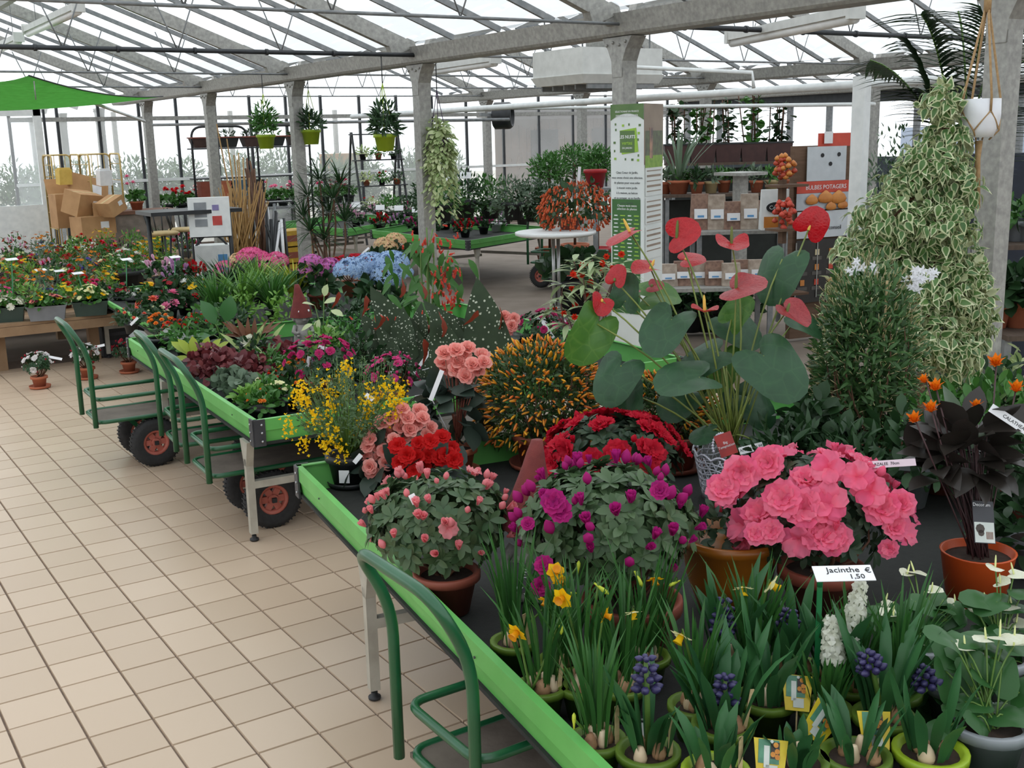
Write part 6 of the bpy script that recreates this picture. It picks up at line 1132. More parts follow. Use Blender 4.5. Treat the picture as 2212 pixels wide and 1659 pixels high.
B = at(462, 590, .25); B[2] = 0; rt = empty('white_container', B, 'white plastic container with a blue label and arched handle', 'container', None, vd); m = MB(); m.box((0, 0, .30), (.44, .32, .6)); m.build('body', mWhiteP, rt); m = MB(); m.box((.12, -.162, .36), (.11, .004, .26)); m.build('blue_label', M('blue_label', '5b97c8', '4a83b4', .5), rt); m = MB(); m.tube([(-.18, -.1, .5)]+[(-.18+.36*t, -.1, .60+.14*math.sin(PI*t)) for t in np.linspace(0, 1, 9)]+[(.18, -.1, .5)], .016, 6); m.build('handle', mBlk, rt)
mBam = M('bamboo', 'b08a52', '94703f', .6, 'object', scale=8); B = at(522, 585, .2); B[2] = 0; rt = empty('bamboo_canes', B, 'bundle of dry bamboo canes standing upright behind the pink hydrangea', 'canes')
for k in range(62):
    a, r = random.uniform(0, 6.28), .17*math.sqrt(random.random()); x, y = random.gauss(525, 30), random.uniform(380, 450); t = atd(x, y, B, random.uniform(-.1, .1))-B; m = MB(); m.tube([(r*math.cos(a), r*math.sin(a), 0.02), t], [.010, .006], 5); m.build('cane', mBam, rt)
for (x, y) in ((468, 268), (490, 300), (495, 330), (505, 335), (515, 330), (525, 340), (512, 345)): t = atd(x, y, B, .1)-B; m = MB(); m.tube([(.1, .1, .02), t], [.012, .008], 6); m.build('cane', mBam, rt)
B = at(560, 575, .2); B[2] = 0; rt = empty('wooden_stakes', B, 'brown wooden stakes leaning beside the bamboo', 'stakes')
for k in range(14): x, y = 530+k*3.2, 335+6*k+random.uniform(-10, 30); t = atd(x, y, B, random.uniform(-.05, .15))-B; m = MB(); m.tube([(random.uniform(-.1, .2), random.uniform(-.1, .1), .02), t], [.015, .013], 6); m.build('stake', mStemB, rt)
B = at(598, 580, .2); B[2] = 0; rt = empty('plastic_tubes', B, 'dark bundle of wrapped plastic tubes next to the stakes', 'tubes')
for k in range(16): x, y = random.uniform(570, 615), random.uniform(440, 490); t = atd(x, y, B, random.uniform(-.1, .1))-B; m = MB(); m.tube([(random.uniform(-.12, .16), random.uniform(-.1, .1), .02), t], .02, 6); m.build('tube', [mBlk, mGalvD, mWhiteTag, mBlk][k % 4], rt)
B = at(628, 575, .15); B[2] = 0
for k, (zz, lb) in enumerate(((.10, 'lowest'), (.32, 'middle'), (.54, 'topmost'))): m = MB(); m.box((0, 0, zz), (.5, .42, .2), rotz(.2)); o = m.build('yellow_sack', M('yellow_sack', 'c9a52c', '9a6f24', .6, scale=8), None, B, label='yellow printed sack in the stack by the column, %s one' % lb, cat='sack', group='yellow sacks'); m = MB(); m.box((0, -.215, zz), (.3, .004, .08), rotz(.2)); m.build('printed_band', mTerraD, o)
# planter rack of black tubes with hanging planters and stacked pots
B = g2(555, 12.2); H = zover(B, 272); a, b_ = g2(432, 12.2), g2(682, 12.2); w = b_[0]-a[0]; rt = empty('planter_rack', B, 'black tubular rack with hanging planters and stacked pots', 'rack')
for x0, x1 in ((-.5, -.04), (.04, .5)): m = MB(); m.tube(rounded([(x0*w, 0, 0), (x0*w, 0, H), (x1*w, 0, H), (x1*w, 0, 0)], .18, 6), .018, 8); m.build('hoop', mBlk, rt)
for z in (H*.42, H*.62, H*.84): m = MB(); m.box((0, .1, z), (w, .3, .02)); m.build('shelf', mBlk, rt)
for k, x in enumerate((-.42, -.2, .0, .2, .4)):
    o = empty('hanging_planter', B+np.array([x*w, .05, H*.84]), 'dark planter on the black rack top shelf, %s from the bamboo side' % ORD[k], 'planter', 'planters on the rack'); m = MB(); V = [(sx*.16*q, sy*.11*q, z) for q, z in ((.7, .012), (1, .17)) for sx, sy in ((-1, -1), (1, -1), (1, 1), (-1, 1))]; m.hexa(V); m.build('pot', mBlackP if k % 2 else M('brown_planter', '4c3630', '3f2c27', .6), o); m = MB(); m.box((0, 0, .165), (.34, .24, .018)); m.build('rim', mTerraD, o)
    if k in (1, 2, 4): bush(o, (0, 0, .18), (.14, .1, .09), 70, LF_SMALL, (.05, .08), gDk)
for k, (x, mt, lb) in enumerate(((-.40, mTerraD, 'terracotta'), (-.30, mTerra, 'brick red'), (-.14, M('blue_grey_plastic', '4f6f82', '425f70', .5), 'blue-grey'), (-.02, mBlackP, 'black'))):
    o = empty('stacked_pots', B+np.array([x*w, -.02, H*.42+.01]), 'stack of %s window boxes on the rack middle shelf' % lb, 'pot stack', 'stacked pots on the rack')
    for j in range(5): m = MB(); V = [(sx*.15*q, sy*.11*q, z+j*.06) for q, z in ((.82, 0), (1, .12)) for sx, sy in ((-1, -1), (1, -1), (1, 1), (-1, 1))]; m.hexa(V); m.build('pot', mt, o)
# hanging lime pots and the purple one
def hangpot(label, px, py, wpx, dist, mt, T, n, lmat, trail=0., hook=.45, up=.14):
    c = dpt(px, py, dist); Yt = min(CY, key=lambda q: abs(q-c[1]))-.08; c = aty(px, py, Yt); dist = (c-CAMP)@_f; r = wpx/2*dist/FPX; h = r*1.5; rt = empty('hanging_pot', c-np.array([0, 0, h/2]), label, 'hanging pot', 'hanging pots'); lathe_pot(rt, r*.72, r*.95, h, mt, n=20)
    bush(rt, (0, 0, h+up*.4), (r*1.35, r*1.35, up+r*.4), n, T, (.06, .11), lmat, lo=-.35, shell=.3, droop=trail)
    if trail:
        m = MB(); P = []; D = []
        for k in range(60):
            a = random.uniform(0, 6.28); L = random.uniform(.2, trail)
            for t in np.linspace(0, 1, 14): P.append((math.cos(a)*r*(1.1+.3*t)+RNG.normal(0, .02), math.sin(a)*r*(1.1+.3*t)+RNG.normal(0, .02), h-L*t)); D.append((math.cos(a)+RNG.normal(0, .6), math.sin(a)+RNG.normal(0, .6), -.6))
        m.scatter(T, P, frames(np.array(D), np.tile([[0, 0, 1.]], (len(P), 1))), RNG.uniform(.05, .08, len(P))); m.build('trailing_foliage', lmat, rt, kind='stuff')
    zt = GZ+.07-(c[2]-h/2); zh = min(zt, h+hook)
    for k in range(3): a = 2*PI*k/3; m = MB(); m.tube([(r*.95*math.cos(a), r*.95*math.sin(a), h), (0, 0, zh)], .004, 4); m.build('hanger', mt, rt)
    m = MB(); m.tube([(0, 0, zh), (0, 0, zt)], .005, 5); m.build('hook', mBlk, rt); return rt
hangpot('lime green hanging pot with airy fern, in front of the planter rack', 575, 306, 40, 14.2, mLime, LF_LANCE, 330, gMid, up=.22); hangpot('lime green hanging pot right behind the middle column', 672, 296, 42, 14.2, mLime, LF_LANCE, 260, gDk, up=.14); hangpot('lime green hanging pot left of the bright column, hung highest', 832, 308, 48, 11.5, mLime, LF_LANCE, 300, gDk, up=.18); hangpot('purple hanging pot under trailing variegated ivy beside the column', 948, 318, 44, 11.6, M('purple_plastic', '43284f', '362040', .5), LF_OVAL, 160, gVar, trail=.75, up=.12)
# dracaena in front of the column
B = CAMP+ray(700, 590)*(11.6/FPX); B[2] = 0; rt = empty('dracaena', B, 'spiky dracaena with bare stems beside the middle column', 'dracaena'); lathe_pot(rt, .12, .16, .26, mBlackP); HEADS = [(665, 425), (690, 390), (735, 400), (710, 460), (670, 500), (745, 480), (700, 520), (655, 470), (720, 430)]
for (x, y) in HEADS:
    p = atd(x, y, B, random.uniform(-.2, .2))-B; m = MB(); m.tube(arc((RNG.normal(0, .03), RNG.normal(0, .03), .22), p, RNG.normal(0, .03, 3), 5), .010, 6); m.build('stem', mStemB, rt); n = 44; P, N = dome(n, (.02, .02, .03), -.5); m = MB(); m.scatter(LF_BLADE, P+p, frames(N+[0, 0, .25], N*.2+[0, 0, 1.]), RNG.uniform(.20, .34, n)); m.build('leaf_rosette', gDk, rt)
# plant ladder with ivies behind
B = g2(820, 13.2); H = zover(B, 285); rt = empty('plant_ladder', B, 'black folding plant ladder with ivies behind the lime pot', 'plant stand')
for s in (-.45, .45): m = MB(); m.bar((s, -.35, 0), (s, .05, H), .03, .03); m.build('rail', mBlk, rt); m = MB(); m.bar((s, .45, 0), (s, .07, H), .03, .03); m.build('rail', mBlk, rt)
for t in (.3, .52, .75, .98): m = MB(); m.box((0, -.35+.4*t, H*t), (.95, .16, .02)); m.build('step', mBlk, rt)
k = 0
for t in (.3, .52, .75):
    for x in (-.3, 0, .3):
        mini('ladder_ivy', 'small potted ivy on the black plant ladder, %s counted from its foot' % ORD[k], B+np.array([x, -.35+.4*t, H*t+.011]), .13, .12, .06, .10, mTerra if k % 2 else mBlackP, [('rger', 3, .03, .2)] if k in (0, 4) else (), LF_OVAL, 70, (.05, .08), (gVar, gMid, gDk)[k % 3], group='ivies on the ladder', cat='ivy', droop=.3); k += 1
# far cyclamen table: cyclamen row and shrubs
ZC = .50
for i, (px, py, key, n) in enumerate(((822, 498, 'rcyc', 16), (862, 500, 'lcyc', 14), (900, 505, 'mcyc', 12), (932, 512, 'mcyc', 9), (1005, 512, 'rcyc', 16), (1045, 505, 'mcyc', 9), (770, 490, 'pcyc', 12))): mini('cyclamen', '%s cyclamen along the far green table, %s from the dracaena' % (dict(rcyc='red', lcyc='lilac', mcyc='magenta', pcyc='pale pink')[key], ORD[i]), at(px, py, ZC), .13, .10, .07, .10, mBlackP, [(key, n, .045, .2)], LF_ROUND, 70, (.05, .08), gDk, cat='cyclamen', group='cyclamen on the far table')
mini('lilac_heather', 'pale lilac heather in a white pot on the far green table', at(1072, 500, ZC), .16, .14, .08, .12, mWhiteP, [('lcyc', 40, .025, .1)], LF_SMALL, 120, (.04, .06), gGrey, cat='heather')
for i, (px, py, r, h, lm_) in enumerate(((955, 478, .30, .30, gMid), (1005, 470, .28, .34, gDk), (1060, 472, .30, .28, gMid), (1110, 475, .30, .28, gGrey), (1155, 478, .28, .28, gDk), (930, 468, .24, .32, gDk), (1185, 485, .25, .26, gDk))): mini('evergreen_shrub', 'rounded evergreen shrub behind the far cyclamen, %s from the bright column' % ORD[i], dpt(px, py, 13.2+.25*(i % 3)), r, h, .13, .2, mTerra if i == 6 else mBlackP, (), LF_SMALL, 480, (.05, .09), lm_, cat='shrub', group='evergreen shrubs', lo=-.6)
for i, (px, py, r, h, lm_) in enumerate(((845, 470, .2, .2, gMid), (885, 478, .2, .22, gDk), (915, 485, .18, .2, gMid), (960, 495, .2, .2, gDk), (1030, 490, .2, .22, gMid), (1090, 490, .2, .2, gDk), (1130, 488, .2, .2, gMid), (990, 500, .16, .16, gGrey))): mini('far_table_plant', 'leafy pot plant filling the far cyclamen table, %s from the dracaena' % ORD[i], at(px, py, ZC), r, h, .1, .14, mBlackP, [('mcyc', 4, .03, .2)] if i % 3 == 1 else (), LF_OVAL, 150, (.06, .09), lm_, cat='potted plant', group='leafy plants on the far table')
for i, (px, py) in enumerate(((712, 472), (745, 468), (780, 466), (815, 468), (850, 470), (875, 474))): mini('daisy_tray', 'low tray of %s daisies on the second far table, %s along' % (('white', 'pink')[i % 2], ORD[i]), at(px, py, .52), .18, .09, .08, .08, mBlackP, [('wdais' if i % 2 == 0 else 'pcyc', 26, .03, .2)], LF_SMALL, 110, (.04, .06), gDk, cat='daisy', group='daisies on the far table')
for i, o in enumerate([o for o in COL.objects if o.name.startswith('evergreen_shrub') or o.name.startswith('cyclamen')][:9]):
    p = np.array(o.location)+np.array([-.05, -.12, .50 if o.name[0] == 'e' else .34]); zs = o.location[2]+.09; m = MB(); m.box((0, 0, 0), (.13, .008, .08), rotz(-.6)@rotx(-.5)); q = m.build('price_card', mWhiteTag, None, p, label='small white price card among the far plants, %s from the dracaena' % ORD[i], cat='price card', group='far price cards'); m = MB(); m.tube([(0, .01, -.02), (.04, .10, zs-p[2])], .004, 5); m.build('stick', mSt, q)
# ---------------------------------------------------------------- round table, totem, shelves and the plants to the right
B = at(1203, 690); zt = zover(B, 499); rt = empty('round_table', B, 'round white high table on twin steel poles', 'table'); m = MB(); m.lathe([(.36, zt-.045), (.40, zt-.03), (.40, zt-.005), (.385, zt)], 36); m.build('top', mWhiteP, rt)
for s in (-.03, .03): m = MB(); m.tube([(s, 0, .03), (s, 0, zt-.03)], .018, 10); m.build('pole', mBolt, rt)
m = MB(); m.lathe([(.24, 0), (.24, .012), (.06, .03)], 28); m.build('foot_plate', mBolt, rt)
for z in (.12, .35): m = MB(); m.lathe([(.055, z), (.055, z+.015)], 14); m.build('collar', mBolt, rt)
T0 = B+np.array([.20, .05, zt]); rt = empty('orange_begonia', T0, 'bushy begonia hung with orange bell flowers on the round table', 'begonia'); lathe_pot(rt, .08, .11, .12, mTerraD); cc = atd(1243, 450, T0)-T0; k_ = ((T0-CAMP)@_f)/FPX; rr = (82*k_, 82*k_, 62*k_)
bush(rt, cc, rr, 260, leafT(.5, (0, .8, 1, .6, 0), .15, .3), (.06, .10), gDk, lo=-.5, shell=.5, droop=.3); stems(rt, (0, 0, .1), cc, rr, 16, mStem, .003); m = MB(); P, N = dome(520, rr, -.7, 0, RNG, .9); m.scatter(latheT([(.06, 0), (.16, .3), (.26, .8), (.22, 1)], 5), P+cc, np.stack([zframe(np.array([n_[0]*.4, n_[1]*.4, -1])+RNG.normal(0, .2, 3)) for n_ in N]), RNG.uniform(.030, .05, len(P))); m.build('blossoms', M('orange_bell', 'e0703c', 'cf5a2c', .5, 'island', trans=.35), rt, kind='stuff')
tagstrip('curved white tag strip sticking out of the orange begonia', atd(1252, 360, T0), atd(1250, 395, T0), .03); tagstrip('white tag strip halfway up the orange begonia', atd(1252, 398, T0), atd(1268, 430, T0, -.1), .012)
m = MB(); B2_ = at(1100, 600); rt = empty('leafy_pot', dpt(1240, 590, 11.6)*[1, 1, 0], 'dark pot of broad leaves behind the round table', 'potted plant'); lathe_pot(rt, .18, .24, .34, mBlackP); bush(rt, (0, 0, .42), (.34, .34, .2), 110, LF_ROUND, (.10, .16), gDk)
# clipped trees with red pots
for i, (px, py, d, wpx, hpx) in enumerate(((1185, 365, 15.2, 46, 40), (1240, 350, 15.6, 52, 42), (1290, 355, 15.0, 34, 46))):
    c = dpt(px, py, d); B = np.array([c[0], c[1], 0]); rt = empty('clipped_tree', B, 'clipped green tree on a thin trunk behind the orange begonia, %s from the column' % ORD[i], 'tree', 'clipped trees'); k_ = d/FPX; lathe_pot(rt, .14, .19, .3, M('red_plastic', 'b3242a', '9a1c22', .4) if i == 2 else mTerra); m = MB(); m.tube([(0, 0, .25), (.01, 0, c[2])], .02, 7); m.build('trunk', mStemB, rt); bush(rt, (0, 0, c[2]), (wpx*k_, wpx*k_, hpx*k_*.9), 900, LF_SMALL, (.05, .085), gMid, lo=-.9, shell=.3)
# red flower pot standing on a shelf by the clipped trees
p = dpt(1286, 405, 12.6); rt = empty('red_flower_pot', p, 'bright red pot beside the orange begonia', 'pot'); lathe_pot(rt, .09, .12, .2, M('red_plastic', 'b3242a', '9a1c22', .4)); m = MB(); m.box((0, 0, -.015), (.4, .4, .03)); m.tube([(0, 0, -p[2]), (0, 0, -.03)], .03, 8); m.build('stand', mGalvD, rt)
# advertising totem wrapped round the column
A, C_, D_ = dpt(1319, 226, 7.55), dpt(1391, 224, 7.35), dpt(1432, 224, 7.65); A[2] = C_[2] = D_[2] = (A[2]+C_[2]+D_[2])/3; top = A[2]; E_ = A+(D_-C_); mid = (A+C_+D_+E_)/4; base0 = np.array([mid[0], mid[1], 0]); rt = empty('totem', base0, 'printed cardboard totem sleeve round the column, green and white panels', 'advertising totem')
mTot = M('totem_white', 'dfe3e0', 'd2d7d5', .6, scale=4); mTotG = M('totem_green', '5f7a48', '52703f', .6, scale=10); mTotB = M('totem_brown', '9a8a7a', '85766a', .6, scale=6); mLimeP = M('totem_lime', '9cc24a', '86b03a', .6)
m = MB(); P4 = [q-mid for q in (A, C_, D_, E_)]; V = [np.array([q[0], q[1], 0.01]) for q in P4]+[np.array([q[0], q[1], top]) for q in P4]; m.hexa(V); m.build('sleeve', mTot, rt)
def face(a, b_):
    u = b_-a; w = np.linalg.norm(u); u = u/w; n = np.array([u[1], -u[0], 0]); R = np.stack([u, np.array([0, 0, 1.]), n], 1)
    def put(x, z, ww, hh, mt, k=.0015, nm='printed_panel', rot=0.):
        mm = MB(); mm.box(a-mid+u*x*w+n*k+[0, 0, z-mid[2]*0], (ww*w, hh, .0016), R@rotz(rot)); q = mm.build(nm, mt, rt); return q
    return put, R, w, (lambda x, z, k=.003: np.array([(a-mid+u*x*w+n*k)[0], (a-mid+u*x*w+n*k)[1], z]))
A0, C0, D0 = [np.array([q[0], q[1], 0]) for q in (A, C_, D_)]; mid = np.array([mid[0], mid[1], 0]); put, R1, w1, pt = face(A0, C0); Hh = top
zz = lambda py: zover((A0+C0)/2, py)
def arch(z0, z1, mt, put_pt, bow):
    mm = MB(); V = []; F = []
    for i, t in enumerate(np.linspace(0, 1, 11)): V += [put_pt(t, z0+bow*4*t*(1-t), .0022), put_pt(t, z1, .0022)]; 
    F = [[2*i, 2*i+2, 2*i+3, 2*i+1] for i in range(10)]; mm.add(V, F); mm.build('green_arch', mt, rt)
arch(zz(260), top, mTotG, pt, .045)
lettering("SÉLECTIONNÉ EN FRANCE", .017, mWhiteTag, rt, pt(.5, zz(241)), R1); lettering("PAR VOTRE JARDINIER", .019, mWhiteTag, rt, pt(.5, zz(250)), R1)
put(.56, zz(305), .50, zz(280)-zz(332), mLimeP, rot=.12); put(.51, zz(306), .44, zz(283)-zz(330), mTotG, k=.0026, nm='logo_badge'); lettering('LES NUITS', .031, mWhiteTag, rt, pt(.51, zz(296), .004), R1, bold=True); lettering('vertes', .036, mLimeP, rt, pt(.51, zz(309), .004), R1, bold=True); lettering('DU JARDIN', .017, mWhiteTag, rt, pt(.51, zz(320), .004), R1)
for i, (x, py) in enumerate(((.15, 268), (.38, 271), (.56, 269), (.88, 271), (.16, 280), (.85, 288), (.83, 302), (.12, 308), (.12, 326), (.14, 343), (.45, 344), (.66, 345), (.84, 336), (.83, 346))): put(x, zz(py), (.05+.03*(i % 2))*.8, .015, mLimeP if i % 4 == 1 else mTotG, nm='printed_icon')
for i, tx in enumerate(('Chez Coeur de Jardin,', 'nous avons choisi une sélection', 'de plantes pour vous aider', 'à réussir votre jardin', 'à la maison, au balcon', 'et au potager, et en famille', 'toute l\'année.')): lettering(tx, .021, M('grey_ink', '4a4f50', '3c4142', .7), rt, pt(.5, zz(373+i*11)), R1)
put(.47, zz(555), .86, zz(434)-zz(680), M('totem_dark_green', '3f6b35', '356030', .6), k=.0022); lettering('Chaque mois votre\nsélection de plantes', .022, mWhiteTag, rt, pt(.5, zz(448), .004), R1)
for r_ in range(12):
    for c_ in range(4): put(.16+.21*c_, zz(466+r_*8.5), .10+.05*((r_*3+c_) % 2), .008, mLimeP if c_ % 2 else mTot, k=.0036, nm='printed_line')
put2, R2, w2, pt2 = face(C0, D0); put2(.5, (top+zz(356))/2, 1.0, top-zz(356), mTotB); put2(.5, zz(320), .9, .22, M('garden_photo', '6d7a5a', '5a5850', .6, scale=25), k=.003, nm='printed_photo'); put2(.5, zz(350), .9, .08, M('grass_photo', '8fae4e', '6f9440', .6, scale=30), k=.0035, nm='printed_photo'); put2(.35, zz(310), .16, .20, M('figure_photo', 'b58f78', '4d4c55', .6, scale=12), k=.0042, nm='printed_figure')
for (p0, p1) in ((362, 424), (428, 484), (490, 560)):
    put2(.5, zz((p0+p1)/2), .88, zz(p0)-zz(p1), mTot, k=.003)
    for j in range(5): put2(.5, zz(p0+8+j*11), .74, .014 if j % 2 else .007, mTotB, k=.0042, nm='printed_line')
# bulb display stand
dB_ = 9.6; A, C_ = dpt(1722, 318, dB_-.1), dpt(1850, 310, dB_+.15); b0 = (A+C_)/2; topz = b0[2]; rt = empty('bulb_display', (b0[0], b0[1], 0), 'wooden display stand of vegetable bulbs with red header', 'display stand'); u = C_-A; u[2] = 0; w = np.linalg.norm(u); u /= w; n = np.array([u[1], -u[0], 0]); Rd = np.stack([u, np.array([0, 0, 1.]), n], 1); zb = lambda py: zover(b0, py); mRed = M('display_red', 'c94a35', 'b94030', .55); mOn = M('onion_skin', 'cf8a3c', 'b5672c', .45, scale=9); mDkW = M('dark_display_wood', '6d5443', '58422f', .8, scale=5, stretch=(1, 1, 8))
def dput(x, z, ww, hh, mt, k=.0, nm='printed_panel', dd=.004): mm = MB(); mm.box(u*x*w+n*k+[0, 0, z], (ww*w, hh, dd), Rd); return mm.build(nm, mt, rt)
dput(.0, topz/2, 1.02, topz, mDkW, k=-.05, nm='back_board', dd=.06); dput(.0, (zb(316)+zb(390))/2, .66, zb(316)-zb(390), mGreyP if False else M('pale_grey_panel', 'c3c8cc', 'b6bcc0', .5), k=.002); dput(.0, zb(403), .98, zb(391)-zb(416), mRed, k=.004); lettering('BULBES POTAGERS', .052, mWhiteTag, rt, u*0+n*.008+np.array([0, 0, zb(404)]), Rd); dput(.0, (zb(416)+zb(452))/2, .98, zb(416)-zb(452), M('pale_photo', 'b8bcc2', 'a6acb4', .5), k=.004)
for (x, py, s) in ((-.25, 432, .07), (-.02, 428, .085), (.2, 430, .09), (.28, 445, .06), (.08, 447, .06)): mm = MB(); mm.lathe([(.001, -s*.5), (s*.8, -s*.35), (s, 0), (s*.75, s*.4), (.01, s*.8)], 14, u*x*w+n*.02+[0, 0, zb(py)], Rd@np.diag([1, 1, .12])@rotx(-PI/2)); mm.build('printed_onion', mOn, rt)
for (x, py) in ((-.08, 335), (.2, 334), (.06, 354)): mm = MB(); mm.lathe([(.018, 0), (.018, .004)], 10, u*x*w+n*.005+[0, 0, zb(py)], Rd@rotx(0)); mm.build('screw_hole', mInk, rt)
dput(.0, (zb(455)+zb(512))/2, .94, zb(455)-zb(512), M('light_sign', 'ccd0d4', 'bfc4c8', .5), k=.006); lettering('Le conseil', .05, mInk, rt, u*.12*w+n*.012+np.array([0, 0, zb(492)]), Rd); dput(.0, (zb(516)+zb(650))/2, .94, zb(516)-zb(650), M('black_panel', '2a2622', '221e1b', .5), k=.006)
for r_ in range(3):
    for c_ in range(4): dput(-.36+.24*c_, zb(543+r_*32), .07, .05, (mOn, M('garlic', 'd8cba8', 'c8b88f', .5), mOn, mRed)[(r_+c_) % 4], k=.011, nm='printed_bulb'); dput(-.36+.24*c_, zb(556+r_*32), .16, .03, M('print_grey', '5a5550', '4b4743', .6), k=.010, nm='printed_text')
for x in (-.48, -.12, .24): dput(x, (zb(520)+zb(640))/2, .015, zb(520)-zb(640), mGalv, k=.014, nm='wire_rail')
dput(.18, zb(297)-.02, .62, zb(283)-zb(312), mRed, k=-.02, nm='header_card'); dput(.02, zb(297), .14, .10, mWhiteTag, k=.0, nm='header_photo')
for i, (px, py, lb) in enumerate(((1694, 365, 'top'), (1694, 460, 'middle'), (1694, 600, 'lowest'))):
    p = dpt(px, py, dB_-.25); bx = empty('onion_net', p, 'net bag of orange onion sets on the side of the display, %s one' % lb, 'net bag', 'nets of onion sets')
    P, N = dome(34, (.09, .09, .13), -1, .0, RNG, .6); 
    for q in P: mm = MB(); mm.lathe([(.001, -.022), (.022, -.012), (.026, 0), (.018, .014), (.003, .026)], 7, q); mm.build('onion_set', (mOn, mRed, mOn)[i % 3] if random.random() < .6 else M('onion_red', 'b5452e', 'a0391f', .45), bx, smooth=True)
    m = MB(); m.box(u*.07+n*-.05+[0, .0, -.14], (.30, .20, .02), Rd@rotx(-PI/2)); m.build('shelf_tray', mDkW, bx)
    m = MB(); m.box((.09, .10, -.14), (.05, .05, .25)); m.build('shelf_bracket', mDkW, bx)
# white square post
a = dpt(1863, 165, 8.9); m = MB(); m.box((0, 0, a[2]/2), (.105, .105, a[2]), rotz(.2)); m.build('white_post', mWhiteP, None, (a[0], a[1], 0), label='white square post between bulb display and variegated fig', cat='post')
# tiered shelves with bags and pots
def shelf(label, px0, px1, py, dist, depth=.5, mt=None, th=.03, legs=True):
    a, b_ = dpt(px0, py, dist), dpt(px1, py, dist); c = (a+b_)/2; uu = b_-a; w = np.linalg.norm(uu); an = math.atan2(uu[1], uu[0]); rt = empty('plant_shelf', (c[0], c[1], 0), label, 'shelf', 'tiered plant shelves', an); m = MB(); m.box((0, 0, c[2]-th/2), (w, depth, th)); m.build('board', mt or mGalv, rt)
    for s in (-.46, .46):
        for t in (-.4, .4): m = MB(); m.box((s*w, t*depth, (c[2]-th)/2), (.04, .04, c[2]-th)); m.build('leg', mGalvD, rt)
    return rt, c, w, an
def onshelf(c, an, x, y=0.): return np.array([c[0]+x*math.cos(an)-y*math.sin(an), c[1]+x*math.sin(an)+y*math.cos(an), c[2]+.001])
mWd = M('grey_brown_wood', '5c4c40', '4a3c32', .8, scale=6, stretch=(8, 1, 1)); s1, c1, w1_, a1 = shelf('pale grey shelf of seed-potato bags beside the bulb display', 1495, 1705, 494, 10.4); s2, c2, w2_, a2 = shelf('lower grey shelf of bags under the anthurium flowers', 1425, 1660, 612, 9.5, .6); s3, c3, w3_, a3 = shelf('dark wooden shelf of small succulents in terracotta', 1425, 1705, 416, 12.6, .5, mWd); s4, c4, w4_, a4 = shelf('high dark shelf of long brown planters', 1440, 1700, 350, 14.6, .5, mWd)
for sh, cc_, ww_, nm_ in ((s3, c3, w3_, 'dark_panel'), (s4, c4, w4_, 'dark_panel')):
    m = MB(); m.box((0, .22, cc_[2]/2-.03), (ww_*.98, .03, cc_[2]-.10)); m.build(nm_, M('dark_slat_panel', '2b2f2c', '222623', .8), sh)  # added dark sheet standing in for the dark gap under the shelf
def bag(label, p, w, h, mt, an, lab=True):
    rt = empty('bulb_bag', p, label, 'bag', 'bags of bulbs', an); m = MB(); V = [(sx*w/2*q, sy*.06*k, z) for q, k, z in ((1, 1, 0), (.92, .35, h)) for sx, sy in ((-1, -1), (1, -1), (1, 1), (-1, 1))]; m.hexa(V); m.build('sack', mt, rt); m = MB(); m.box((0, -.062, h*.45), (w*.7, .004, h*.28), rotx(-.12)); m.build('white_label', mWhiteTag, rt); m = MB(); m.box((0, -.066, h*.38), (w*.35, .004, h*.06), rotx(-.12)); m.build('blue_strip', M('blue_label', '5b97c8', '4a83b4', .5), rt); return rt
mBag = M('potato_net_bag', '9a7a68', '6f5448', .7, scale=30); mBagC = M('clear_bag', 'b8a898', '8d7d6e', .5, scale=20)
for i in range(6): bag('net bag of seed potatoes on the pale shelf, %s from the totem' % ORD[i], onshelf(c1, a1, -w1_*.42+i*w1_*.165, random.uniform(-.1, .1)), .17, random.uniform(.24, .34), (mBag, mBagC)[i % 2], a1)
for i in range(7): bag('bag of bulbs on the lower grey shelf, %s from the totem' % ORD[i], onshelf(c2, a2, -w2_*.44+i*w2_*.14, random.uniform(-.15, .1)), .16, random.uniform(.18, .26), (mBagC, mBag)[i % 2], a2)
p = onshelf(c1, a1, w1_*.30, -.17); rt = empty('printed_sack', p, 'white printed potato sack with a dark oval emblem', 'sack', None, a1); m = MB(); V = [(sx*.13*q, sy*.07*k, z) for q, k, z in ((1, 1, 0), (.95, .3, .36)) for sx, sy in ((-1, -1), (1, -1), (1, 1), (-1, 1))]; m.hexa(V); m.build('sack', mWhiteP, rt); m = MB(); m.lathe([(.09, 0), (.09, .004)], 20, (0, -.062, .20), np.diag([1, 1, .55])@rotx(PI/2)); m.build('oval_emblem', mInk, rt); lettering('Céline', .05, mWhiteTag, rt, (0, -.068, .20), rotx(PI/2)); m = MB(); m.box((0, -.071, .07), (.22, .004, .10)); m.build('printed_potatoes', mOn, rt)
for i in range(9): mini('succulent_pot', 'small succulent in terracotta on the dark shelf, %s from the totem' % ORD[i], onshelf(c3, a3, -w3_*.46+i*w3_*.115, random.uniform(-.15, .1)), .10, .10, .075, .13, mTerra if i % 4 != 3 else M('cream_pot', 'c9b68a', 'b8a478', .6), [('wkal', 5, .02, .2)] if i == 5 else (), LF_LANCE, 60, (.08, .14), (gGrey, gMid, gDk)[i % 3], cat='succulent', group='succulents on the dark shelf', lo=0.)
p = onshelf(c3, a3, -w3_*.36, -.05); rt = empty('aloe', p, 'spiky aloe rising above the succulent pots', 'aloe'); lathe_pot(rt, .09, .12, .15, mTerra); blades(18, (0, 0, .14), (.35, .65), (.2, .8), .035, .03, .3).build('foliage', gGrey, rt, kind='stuff')
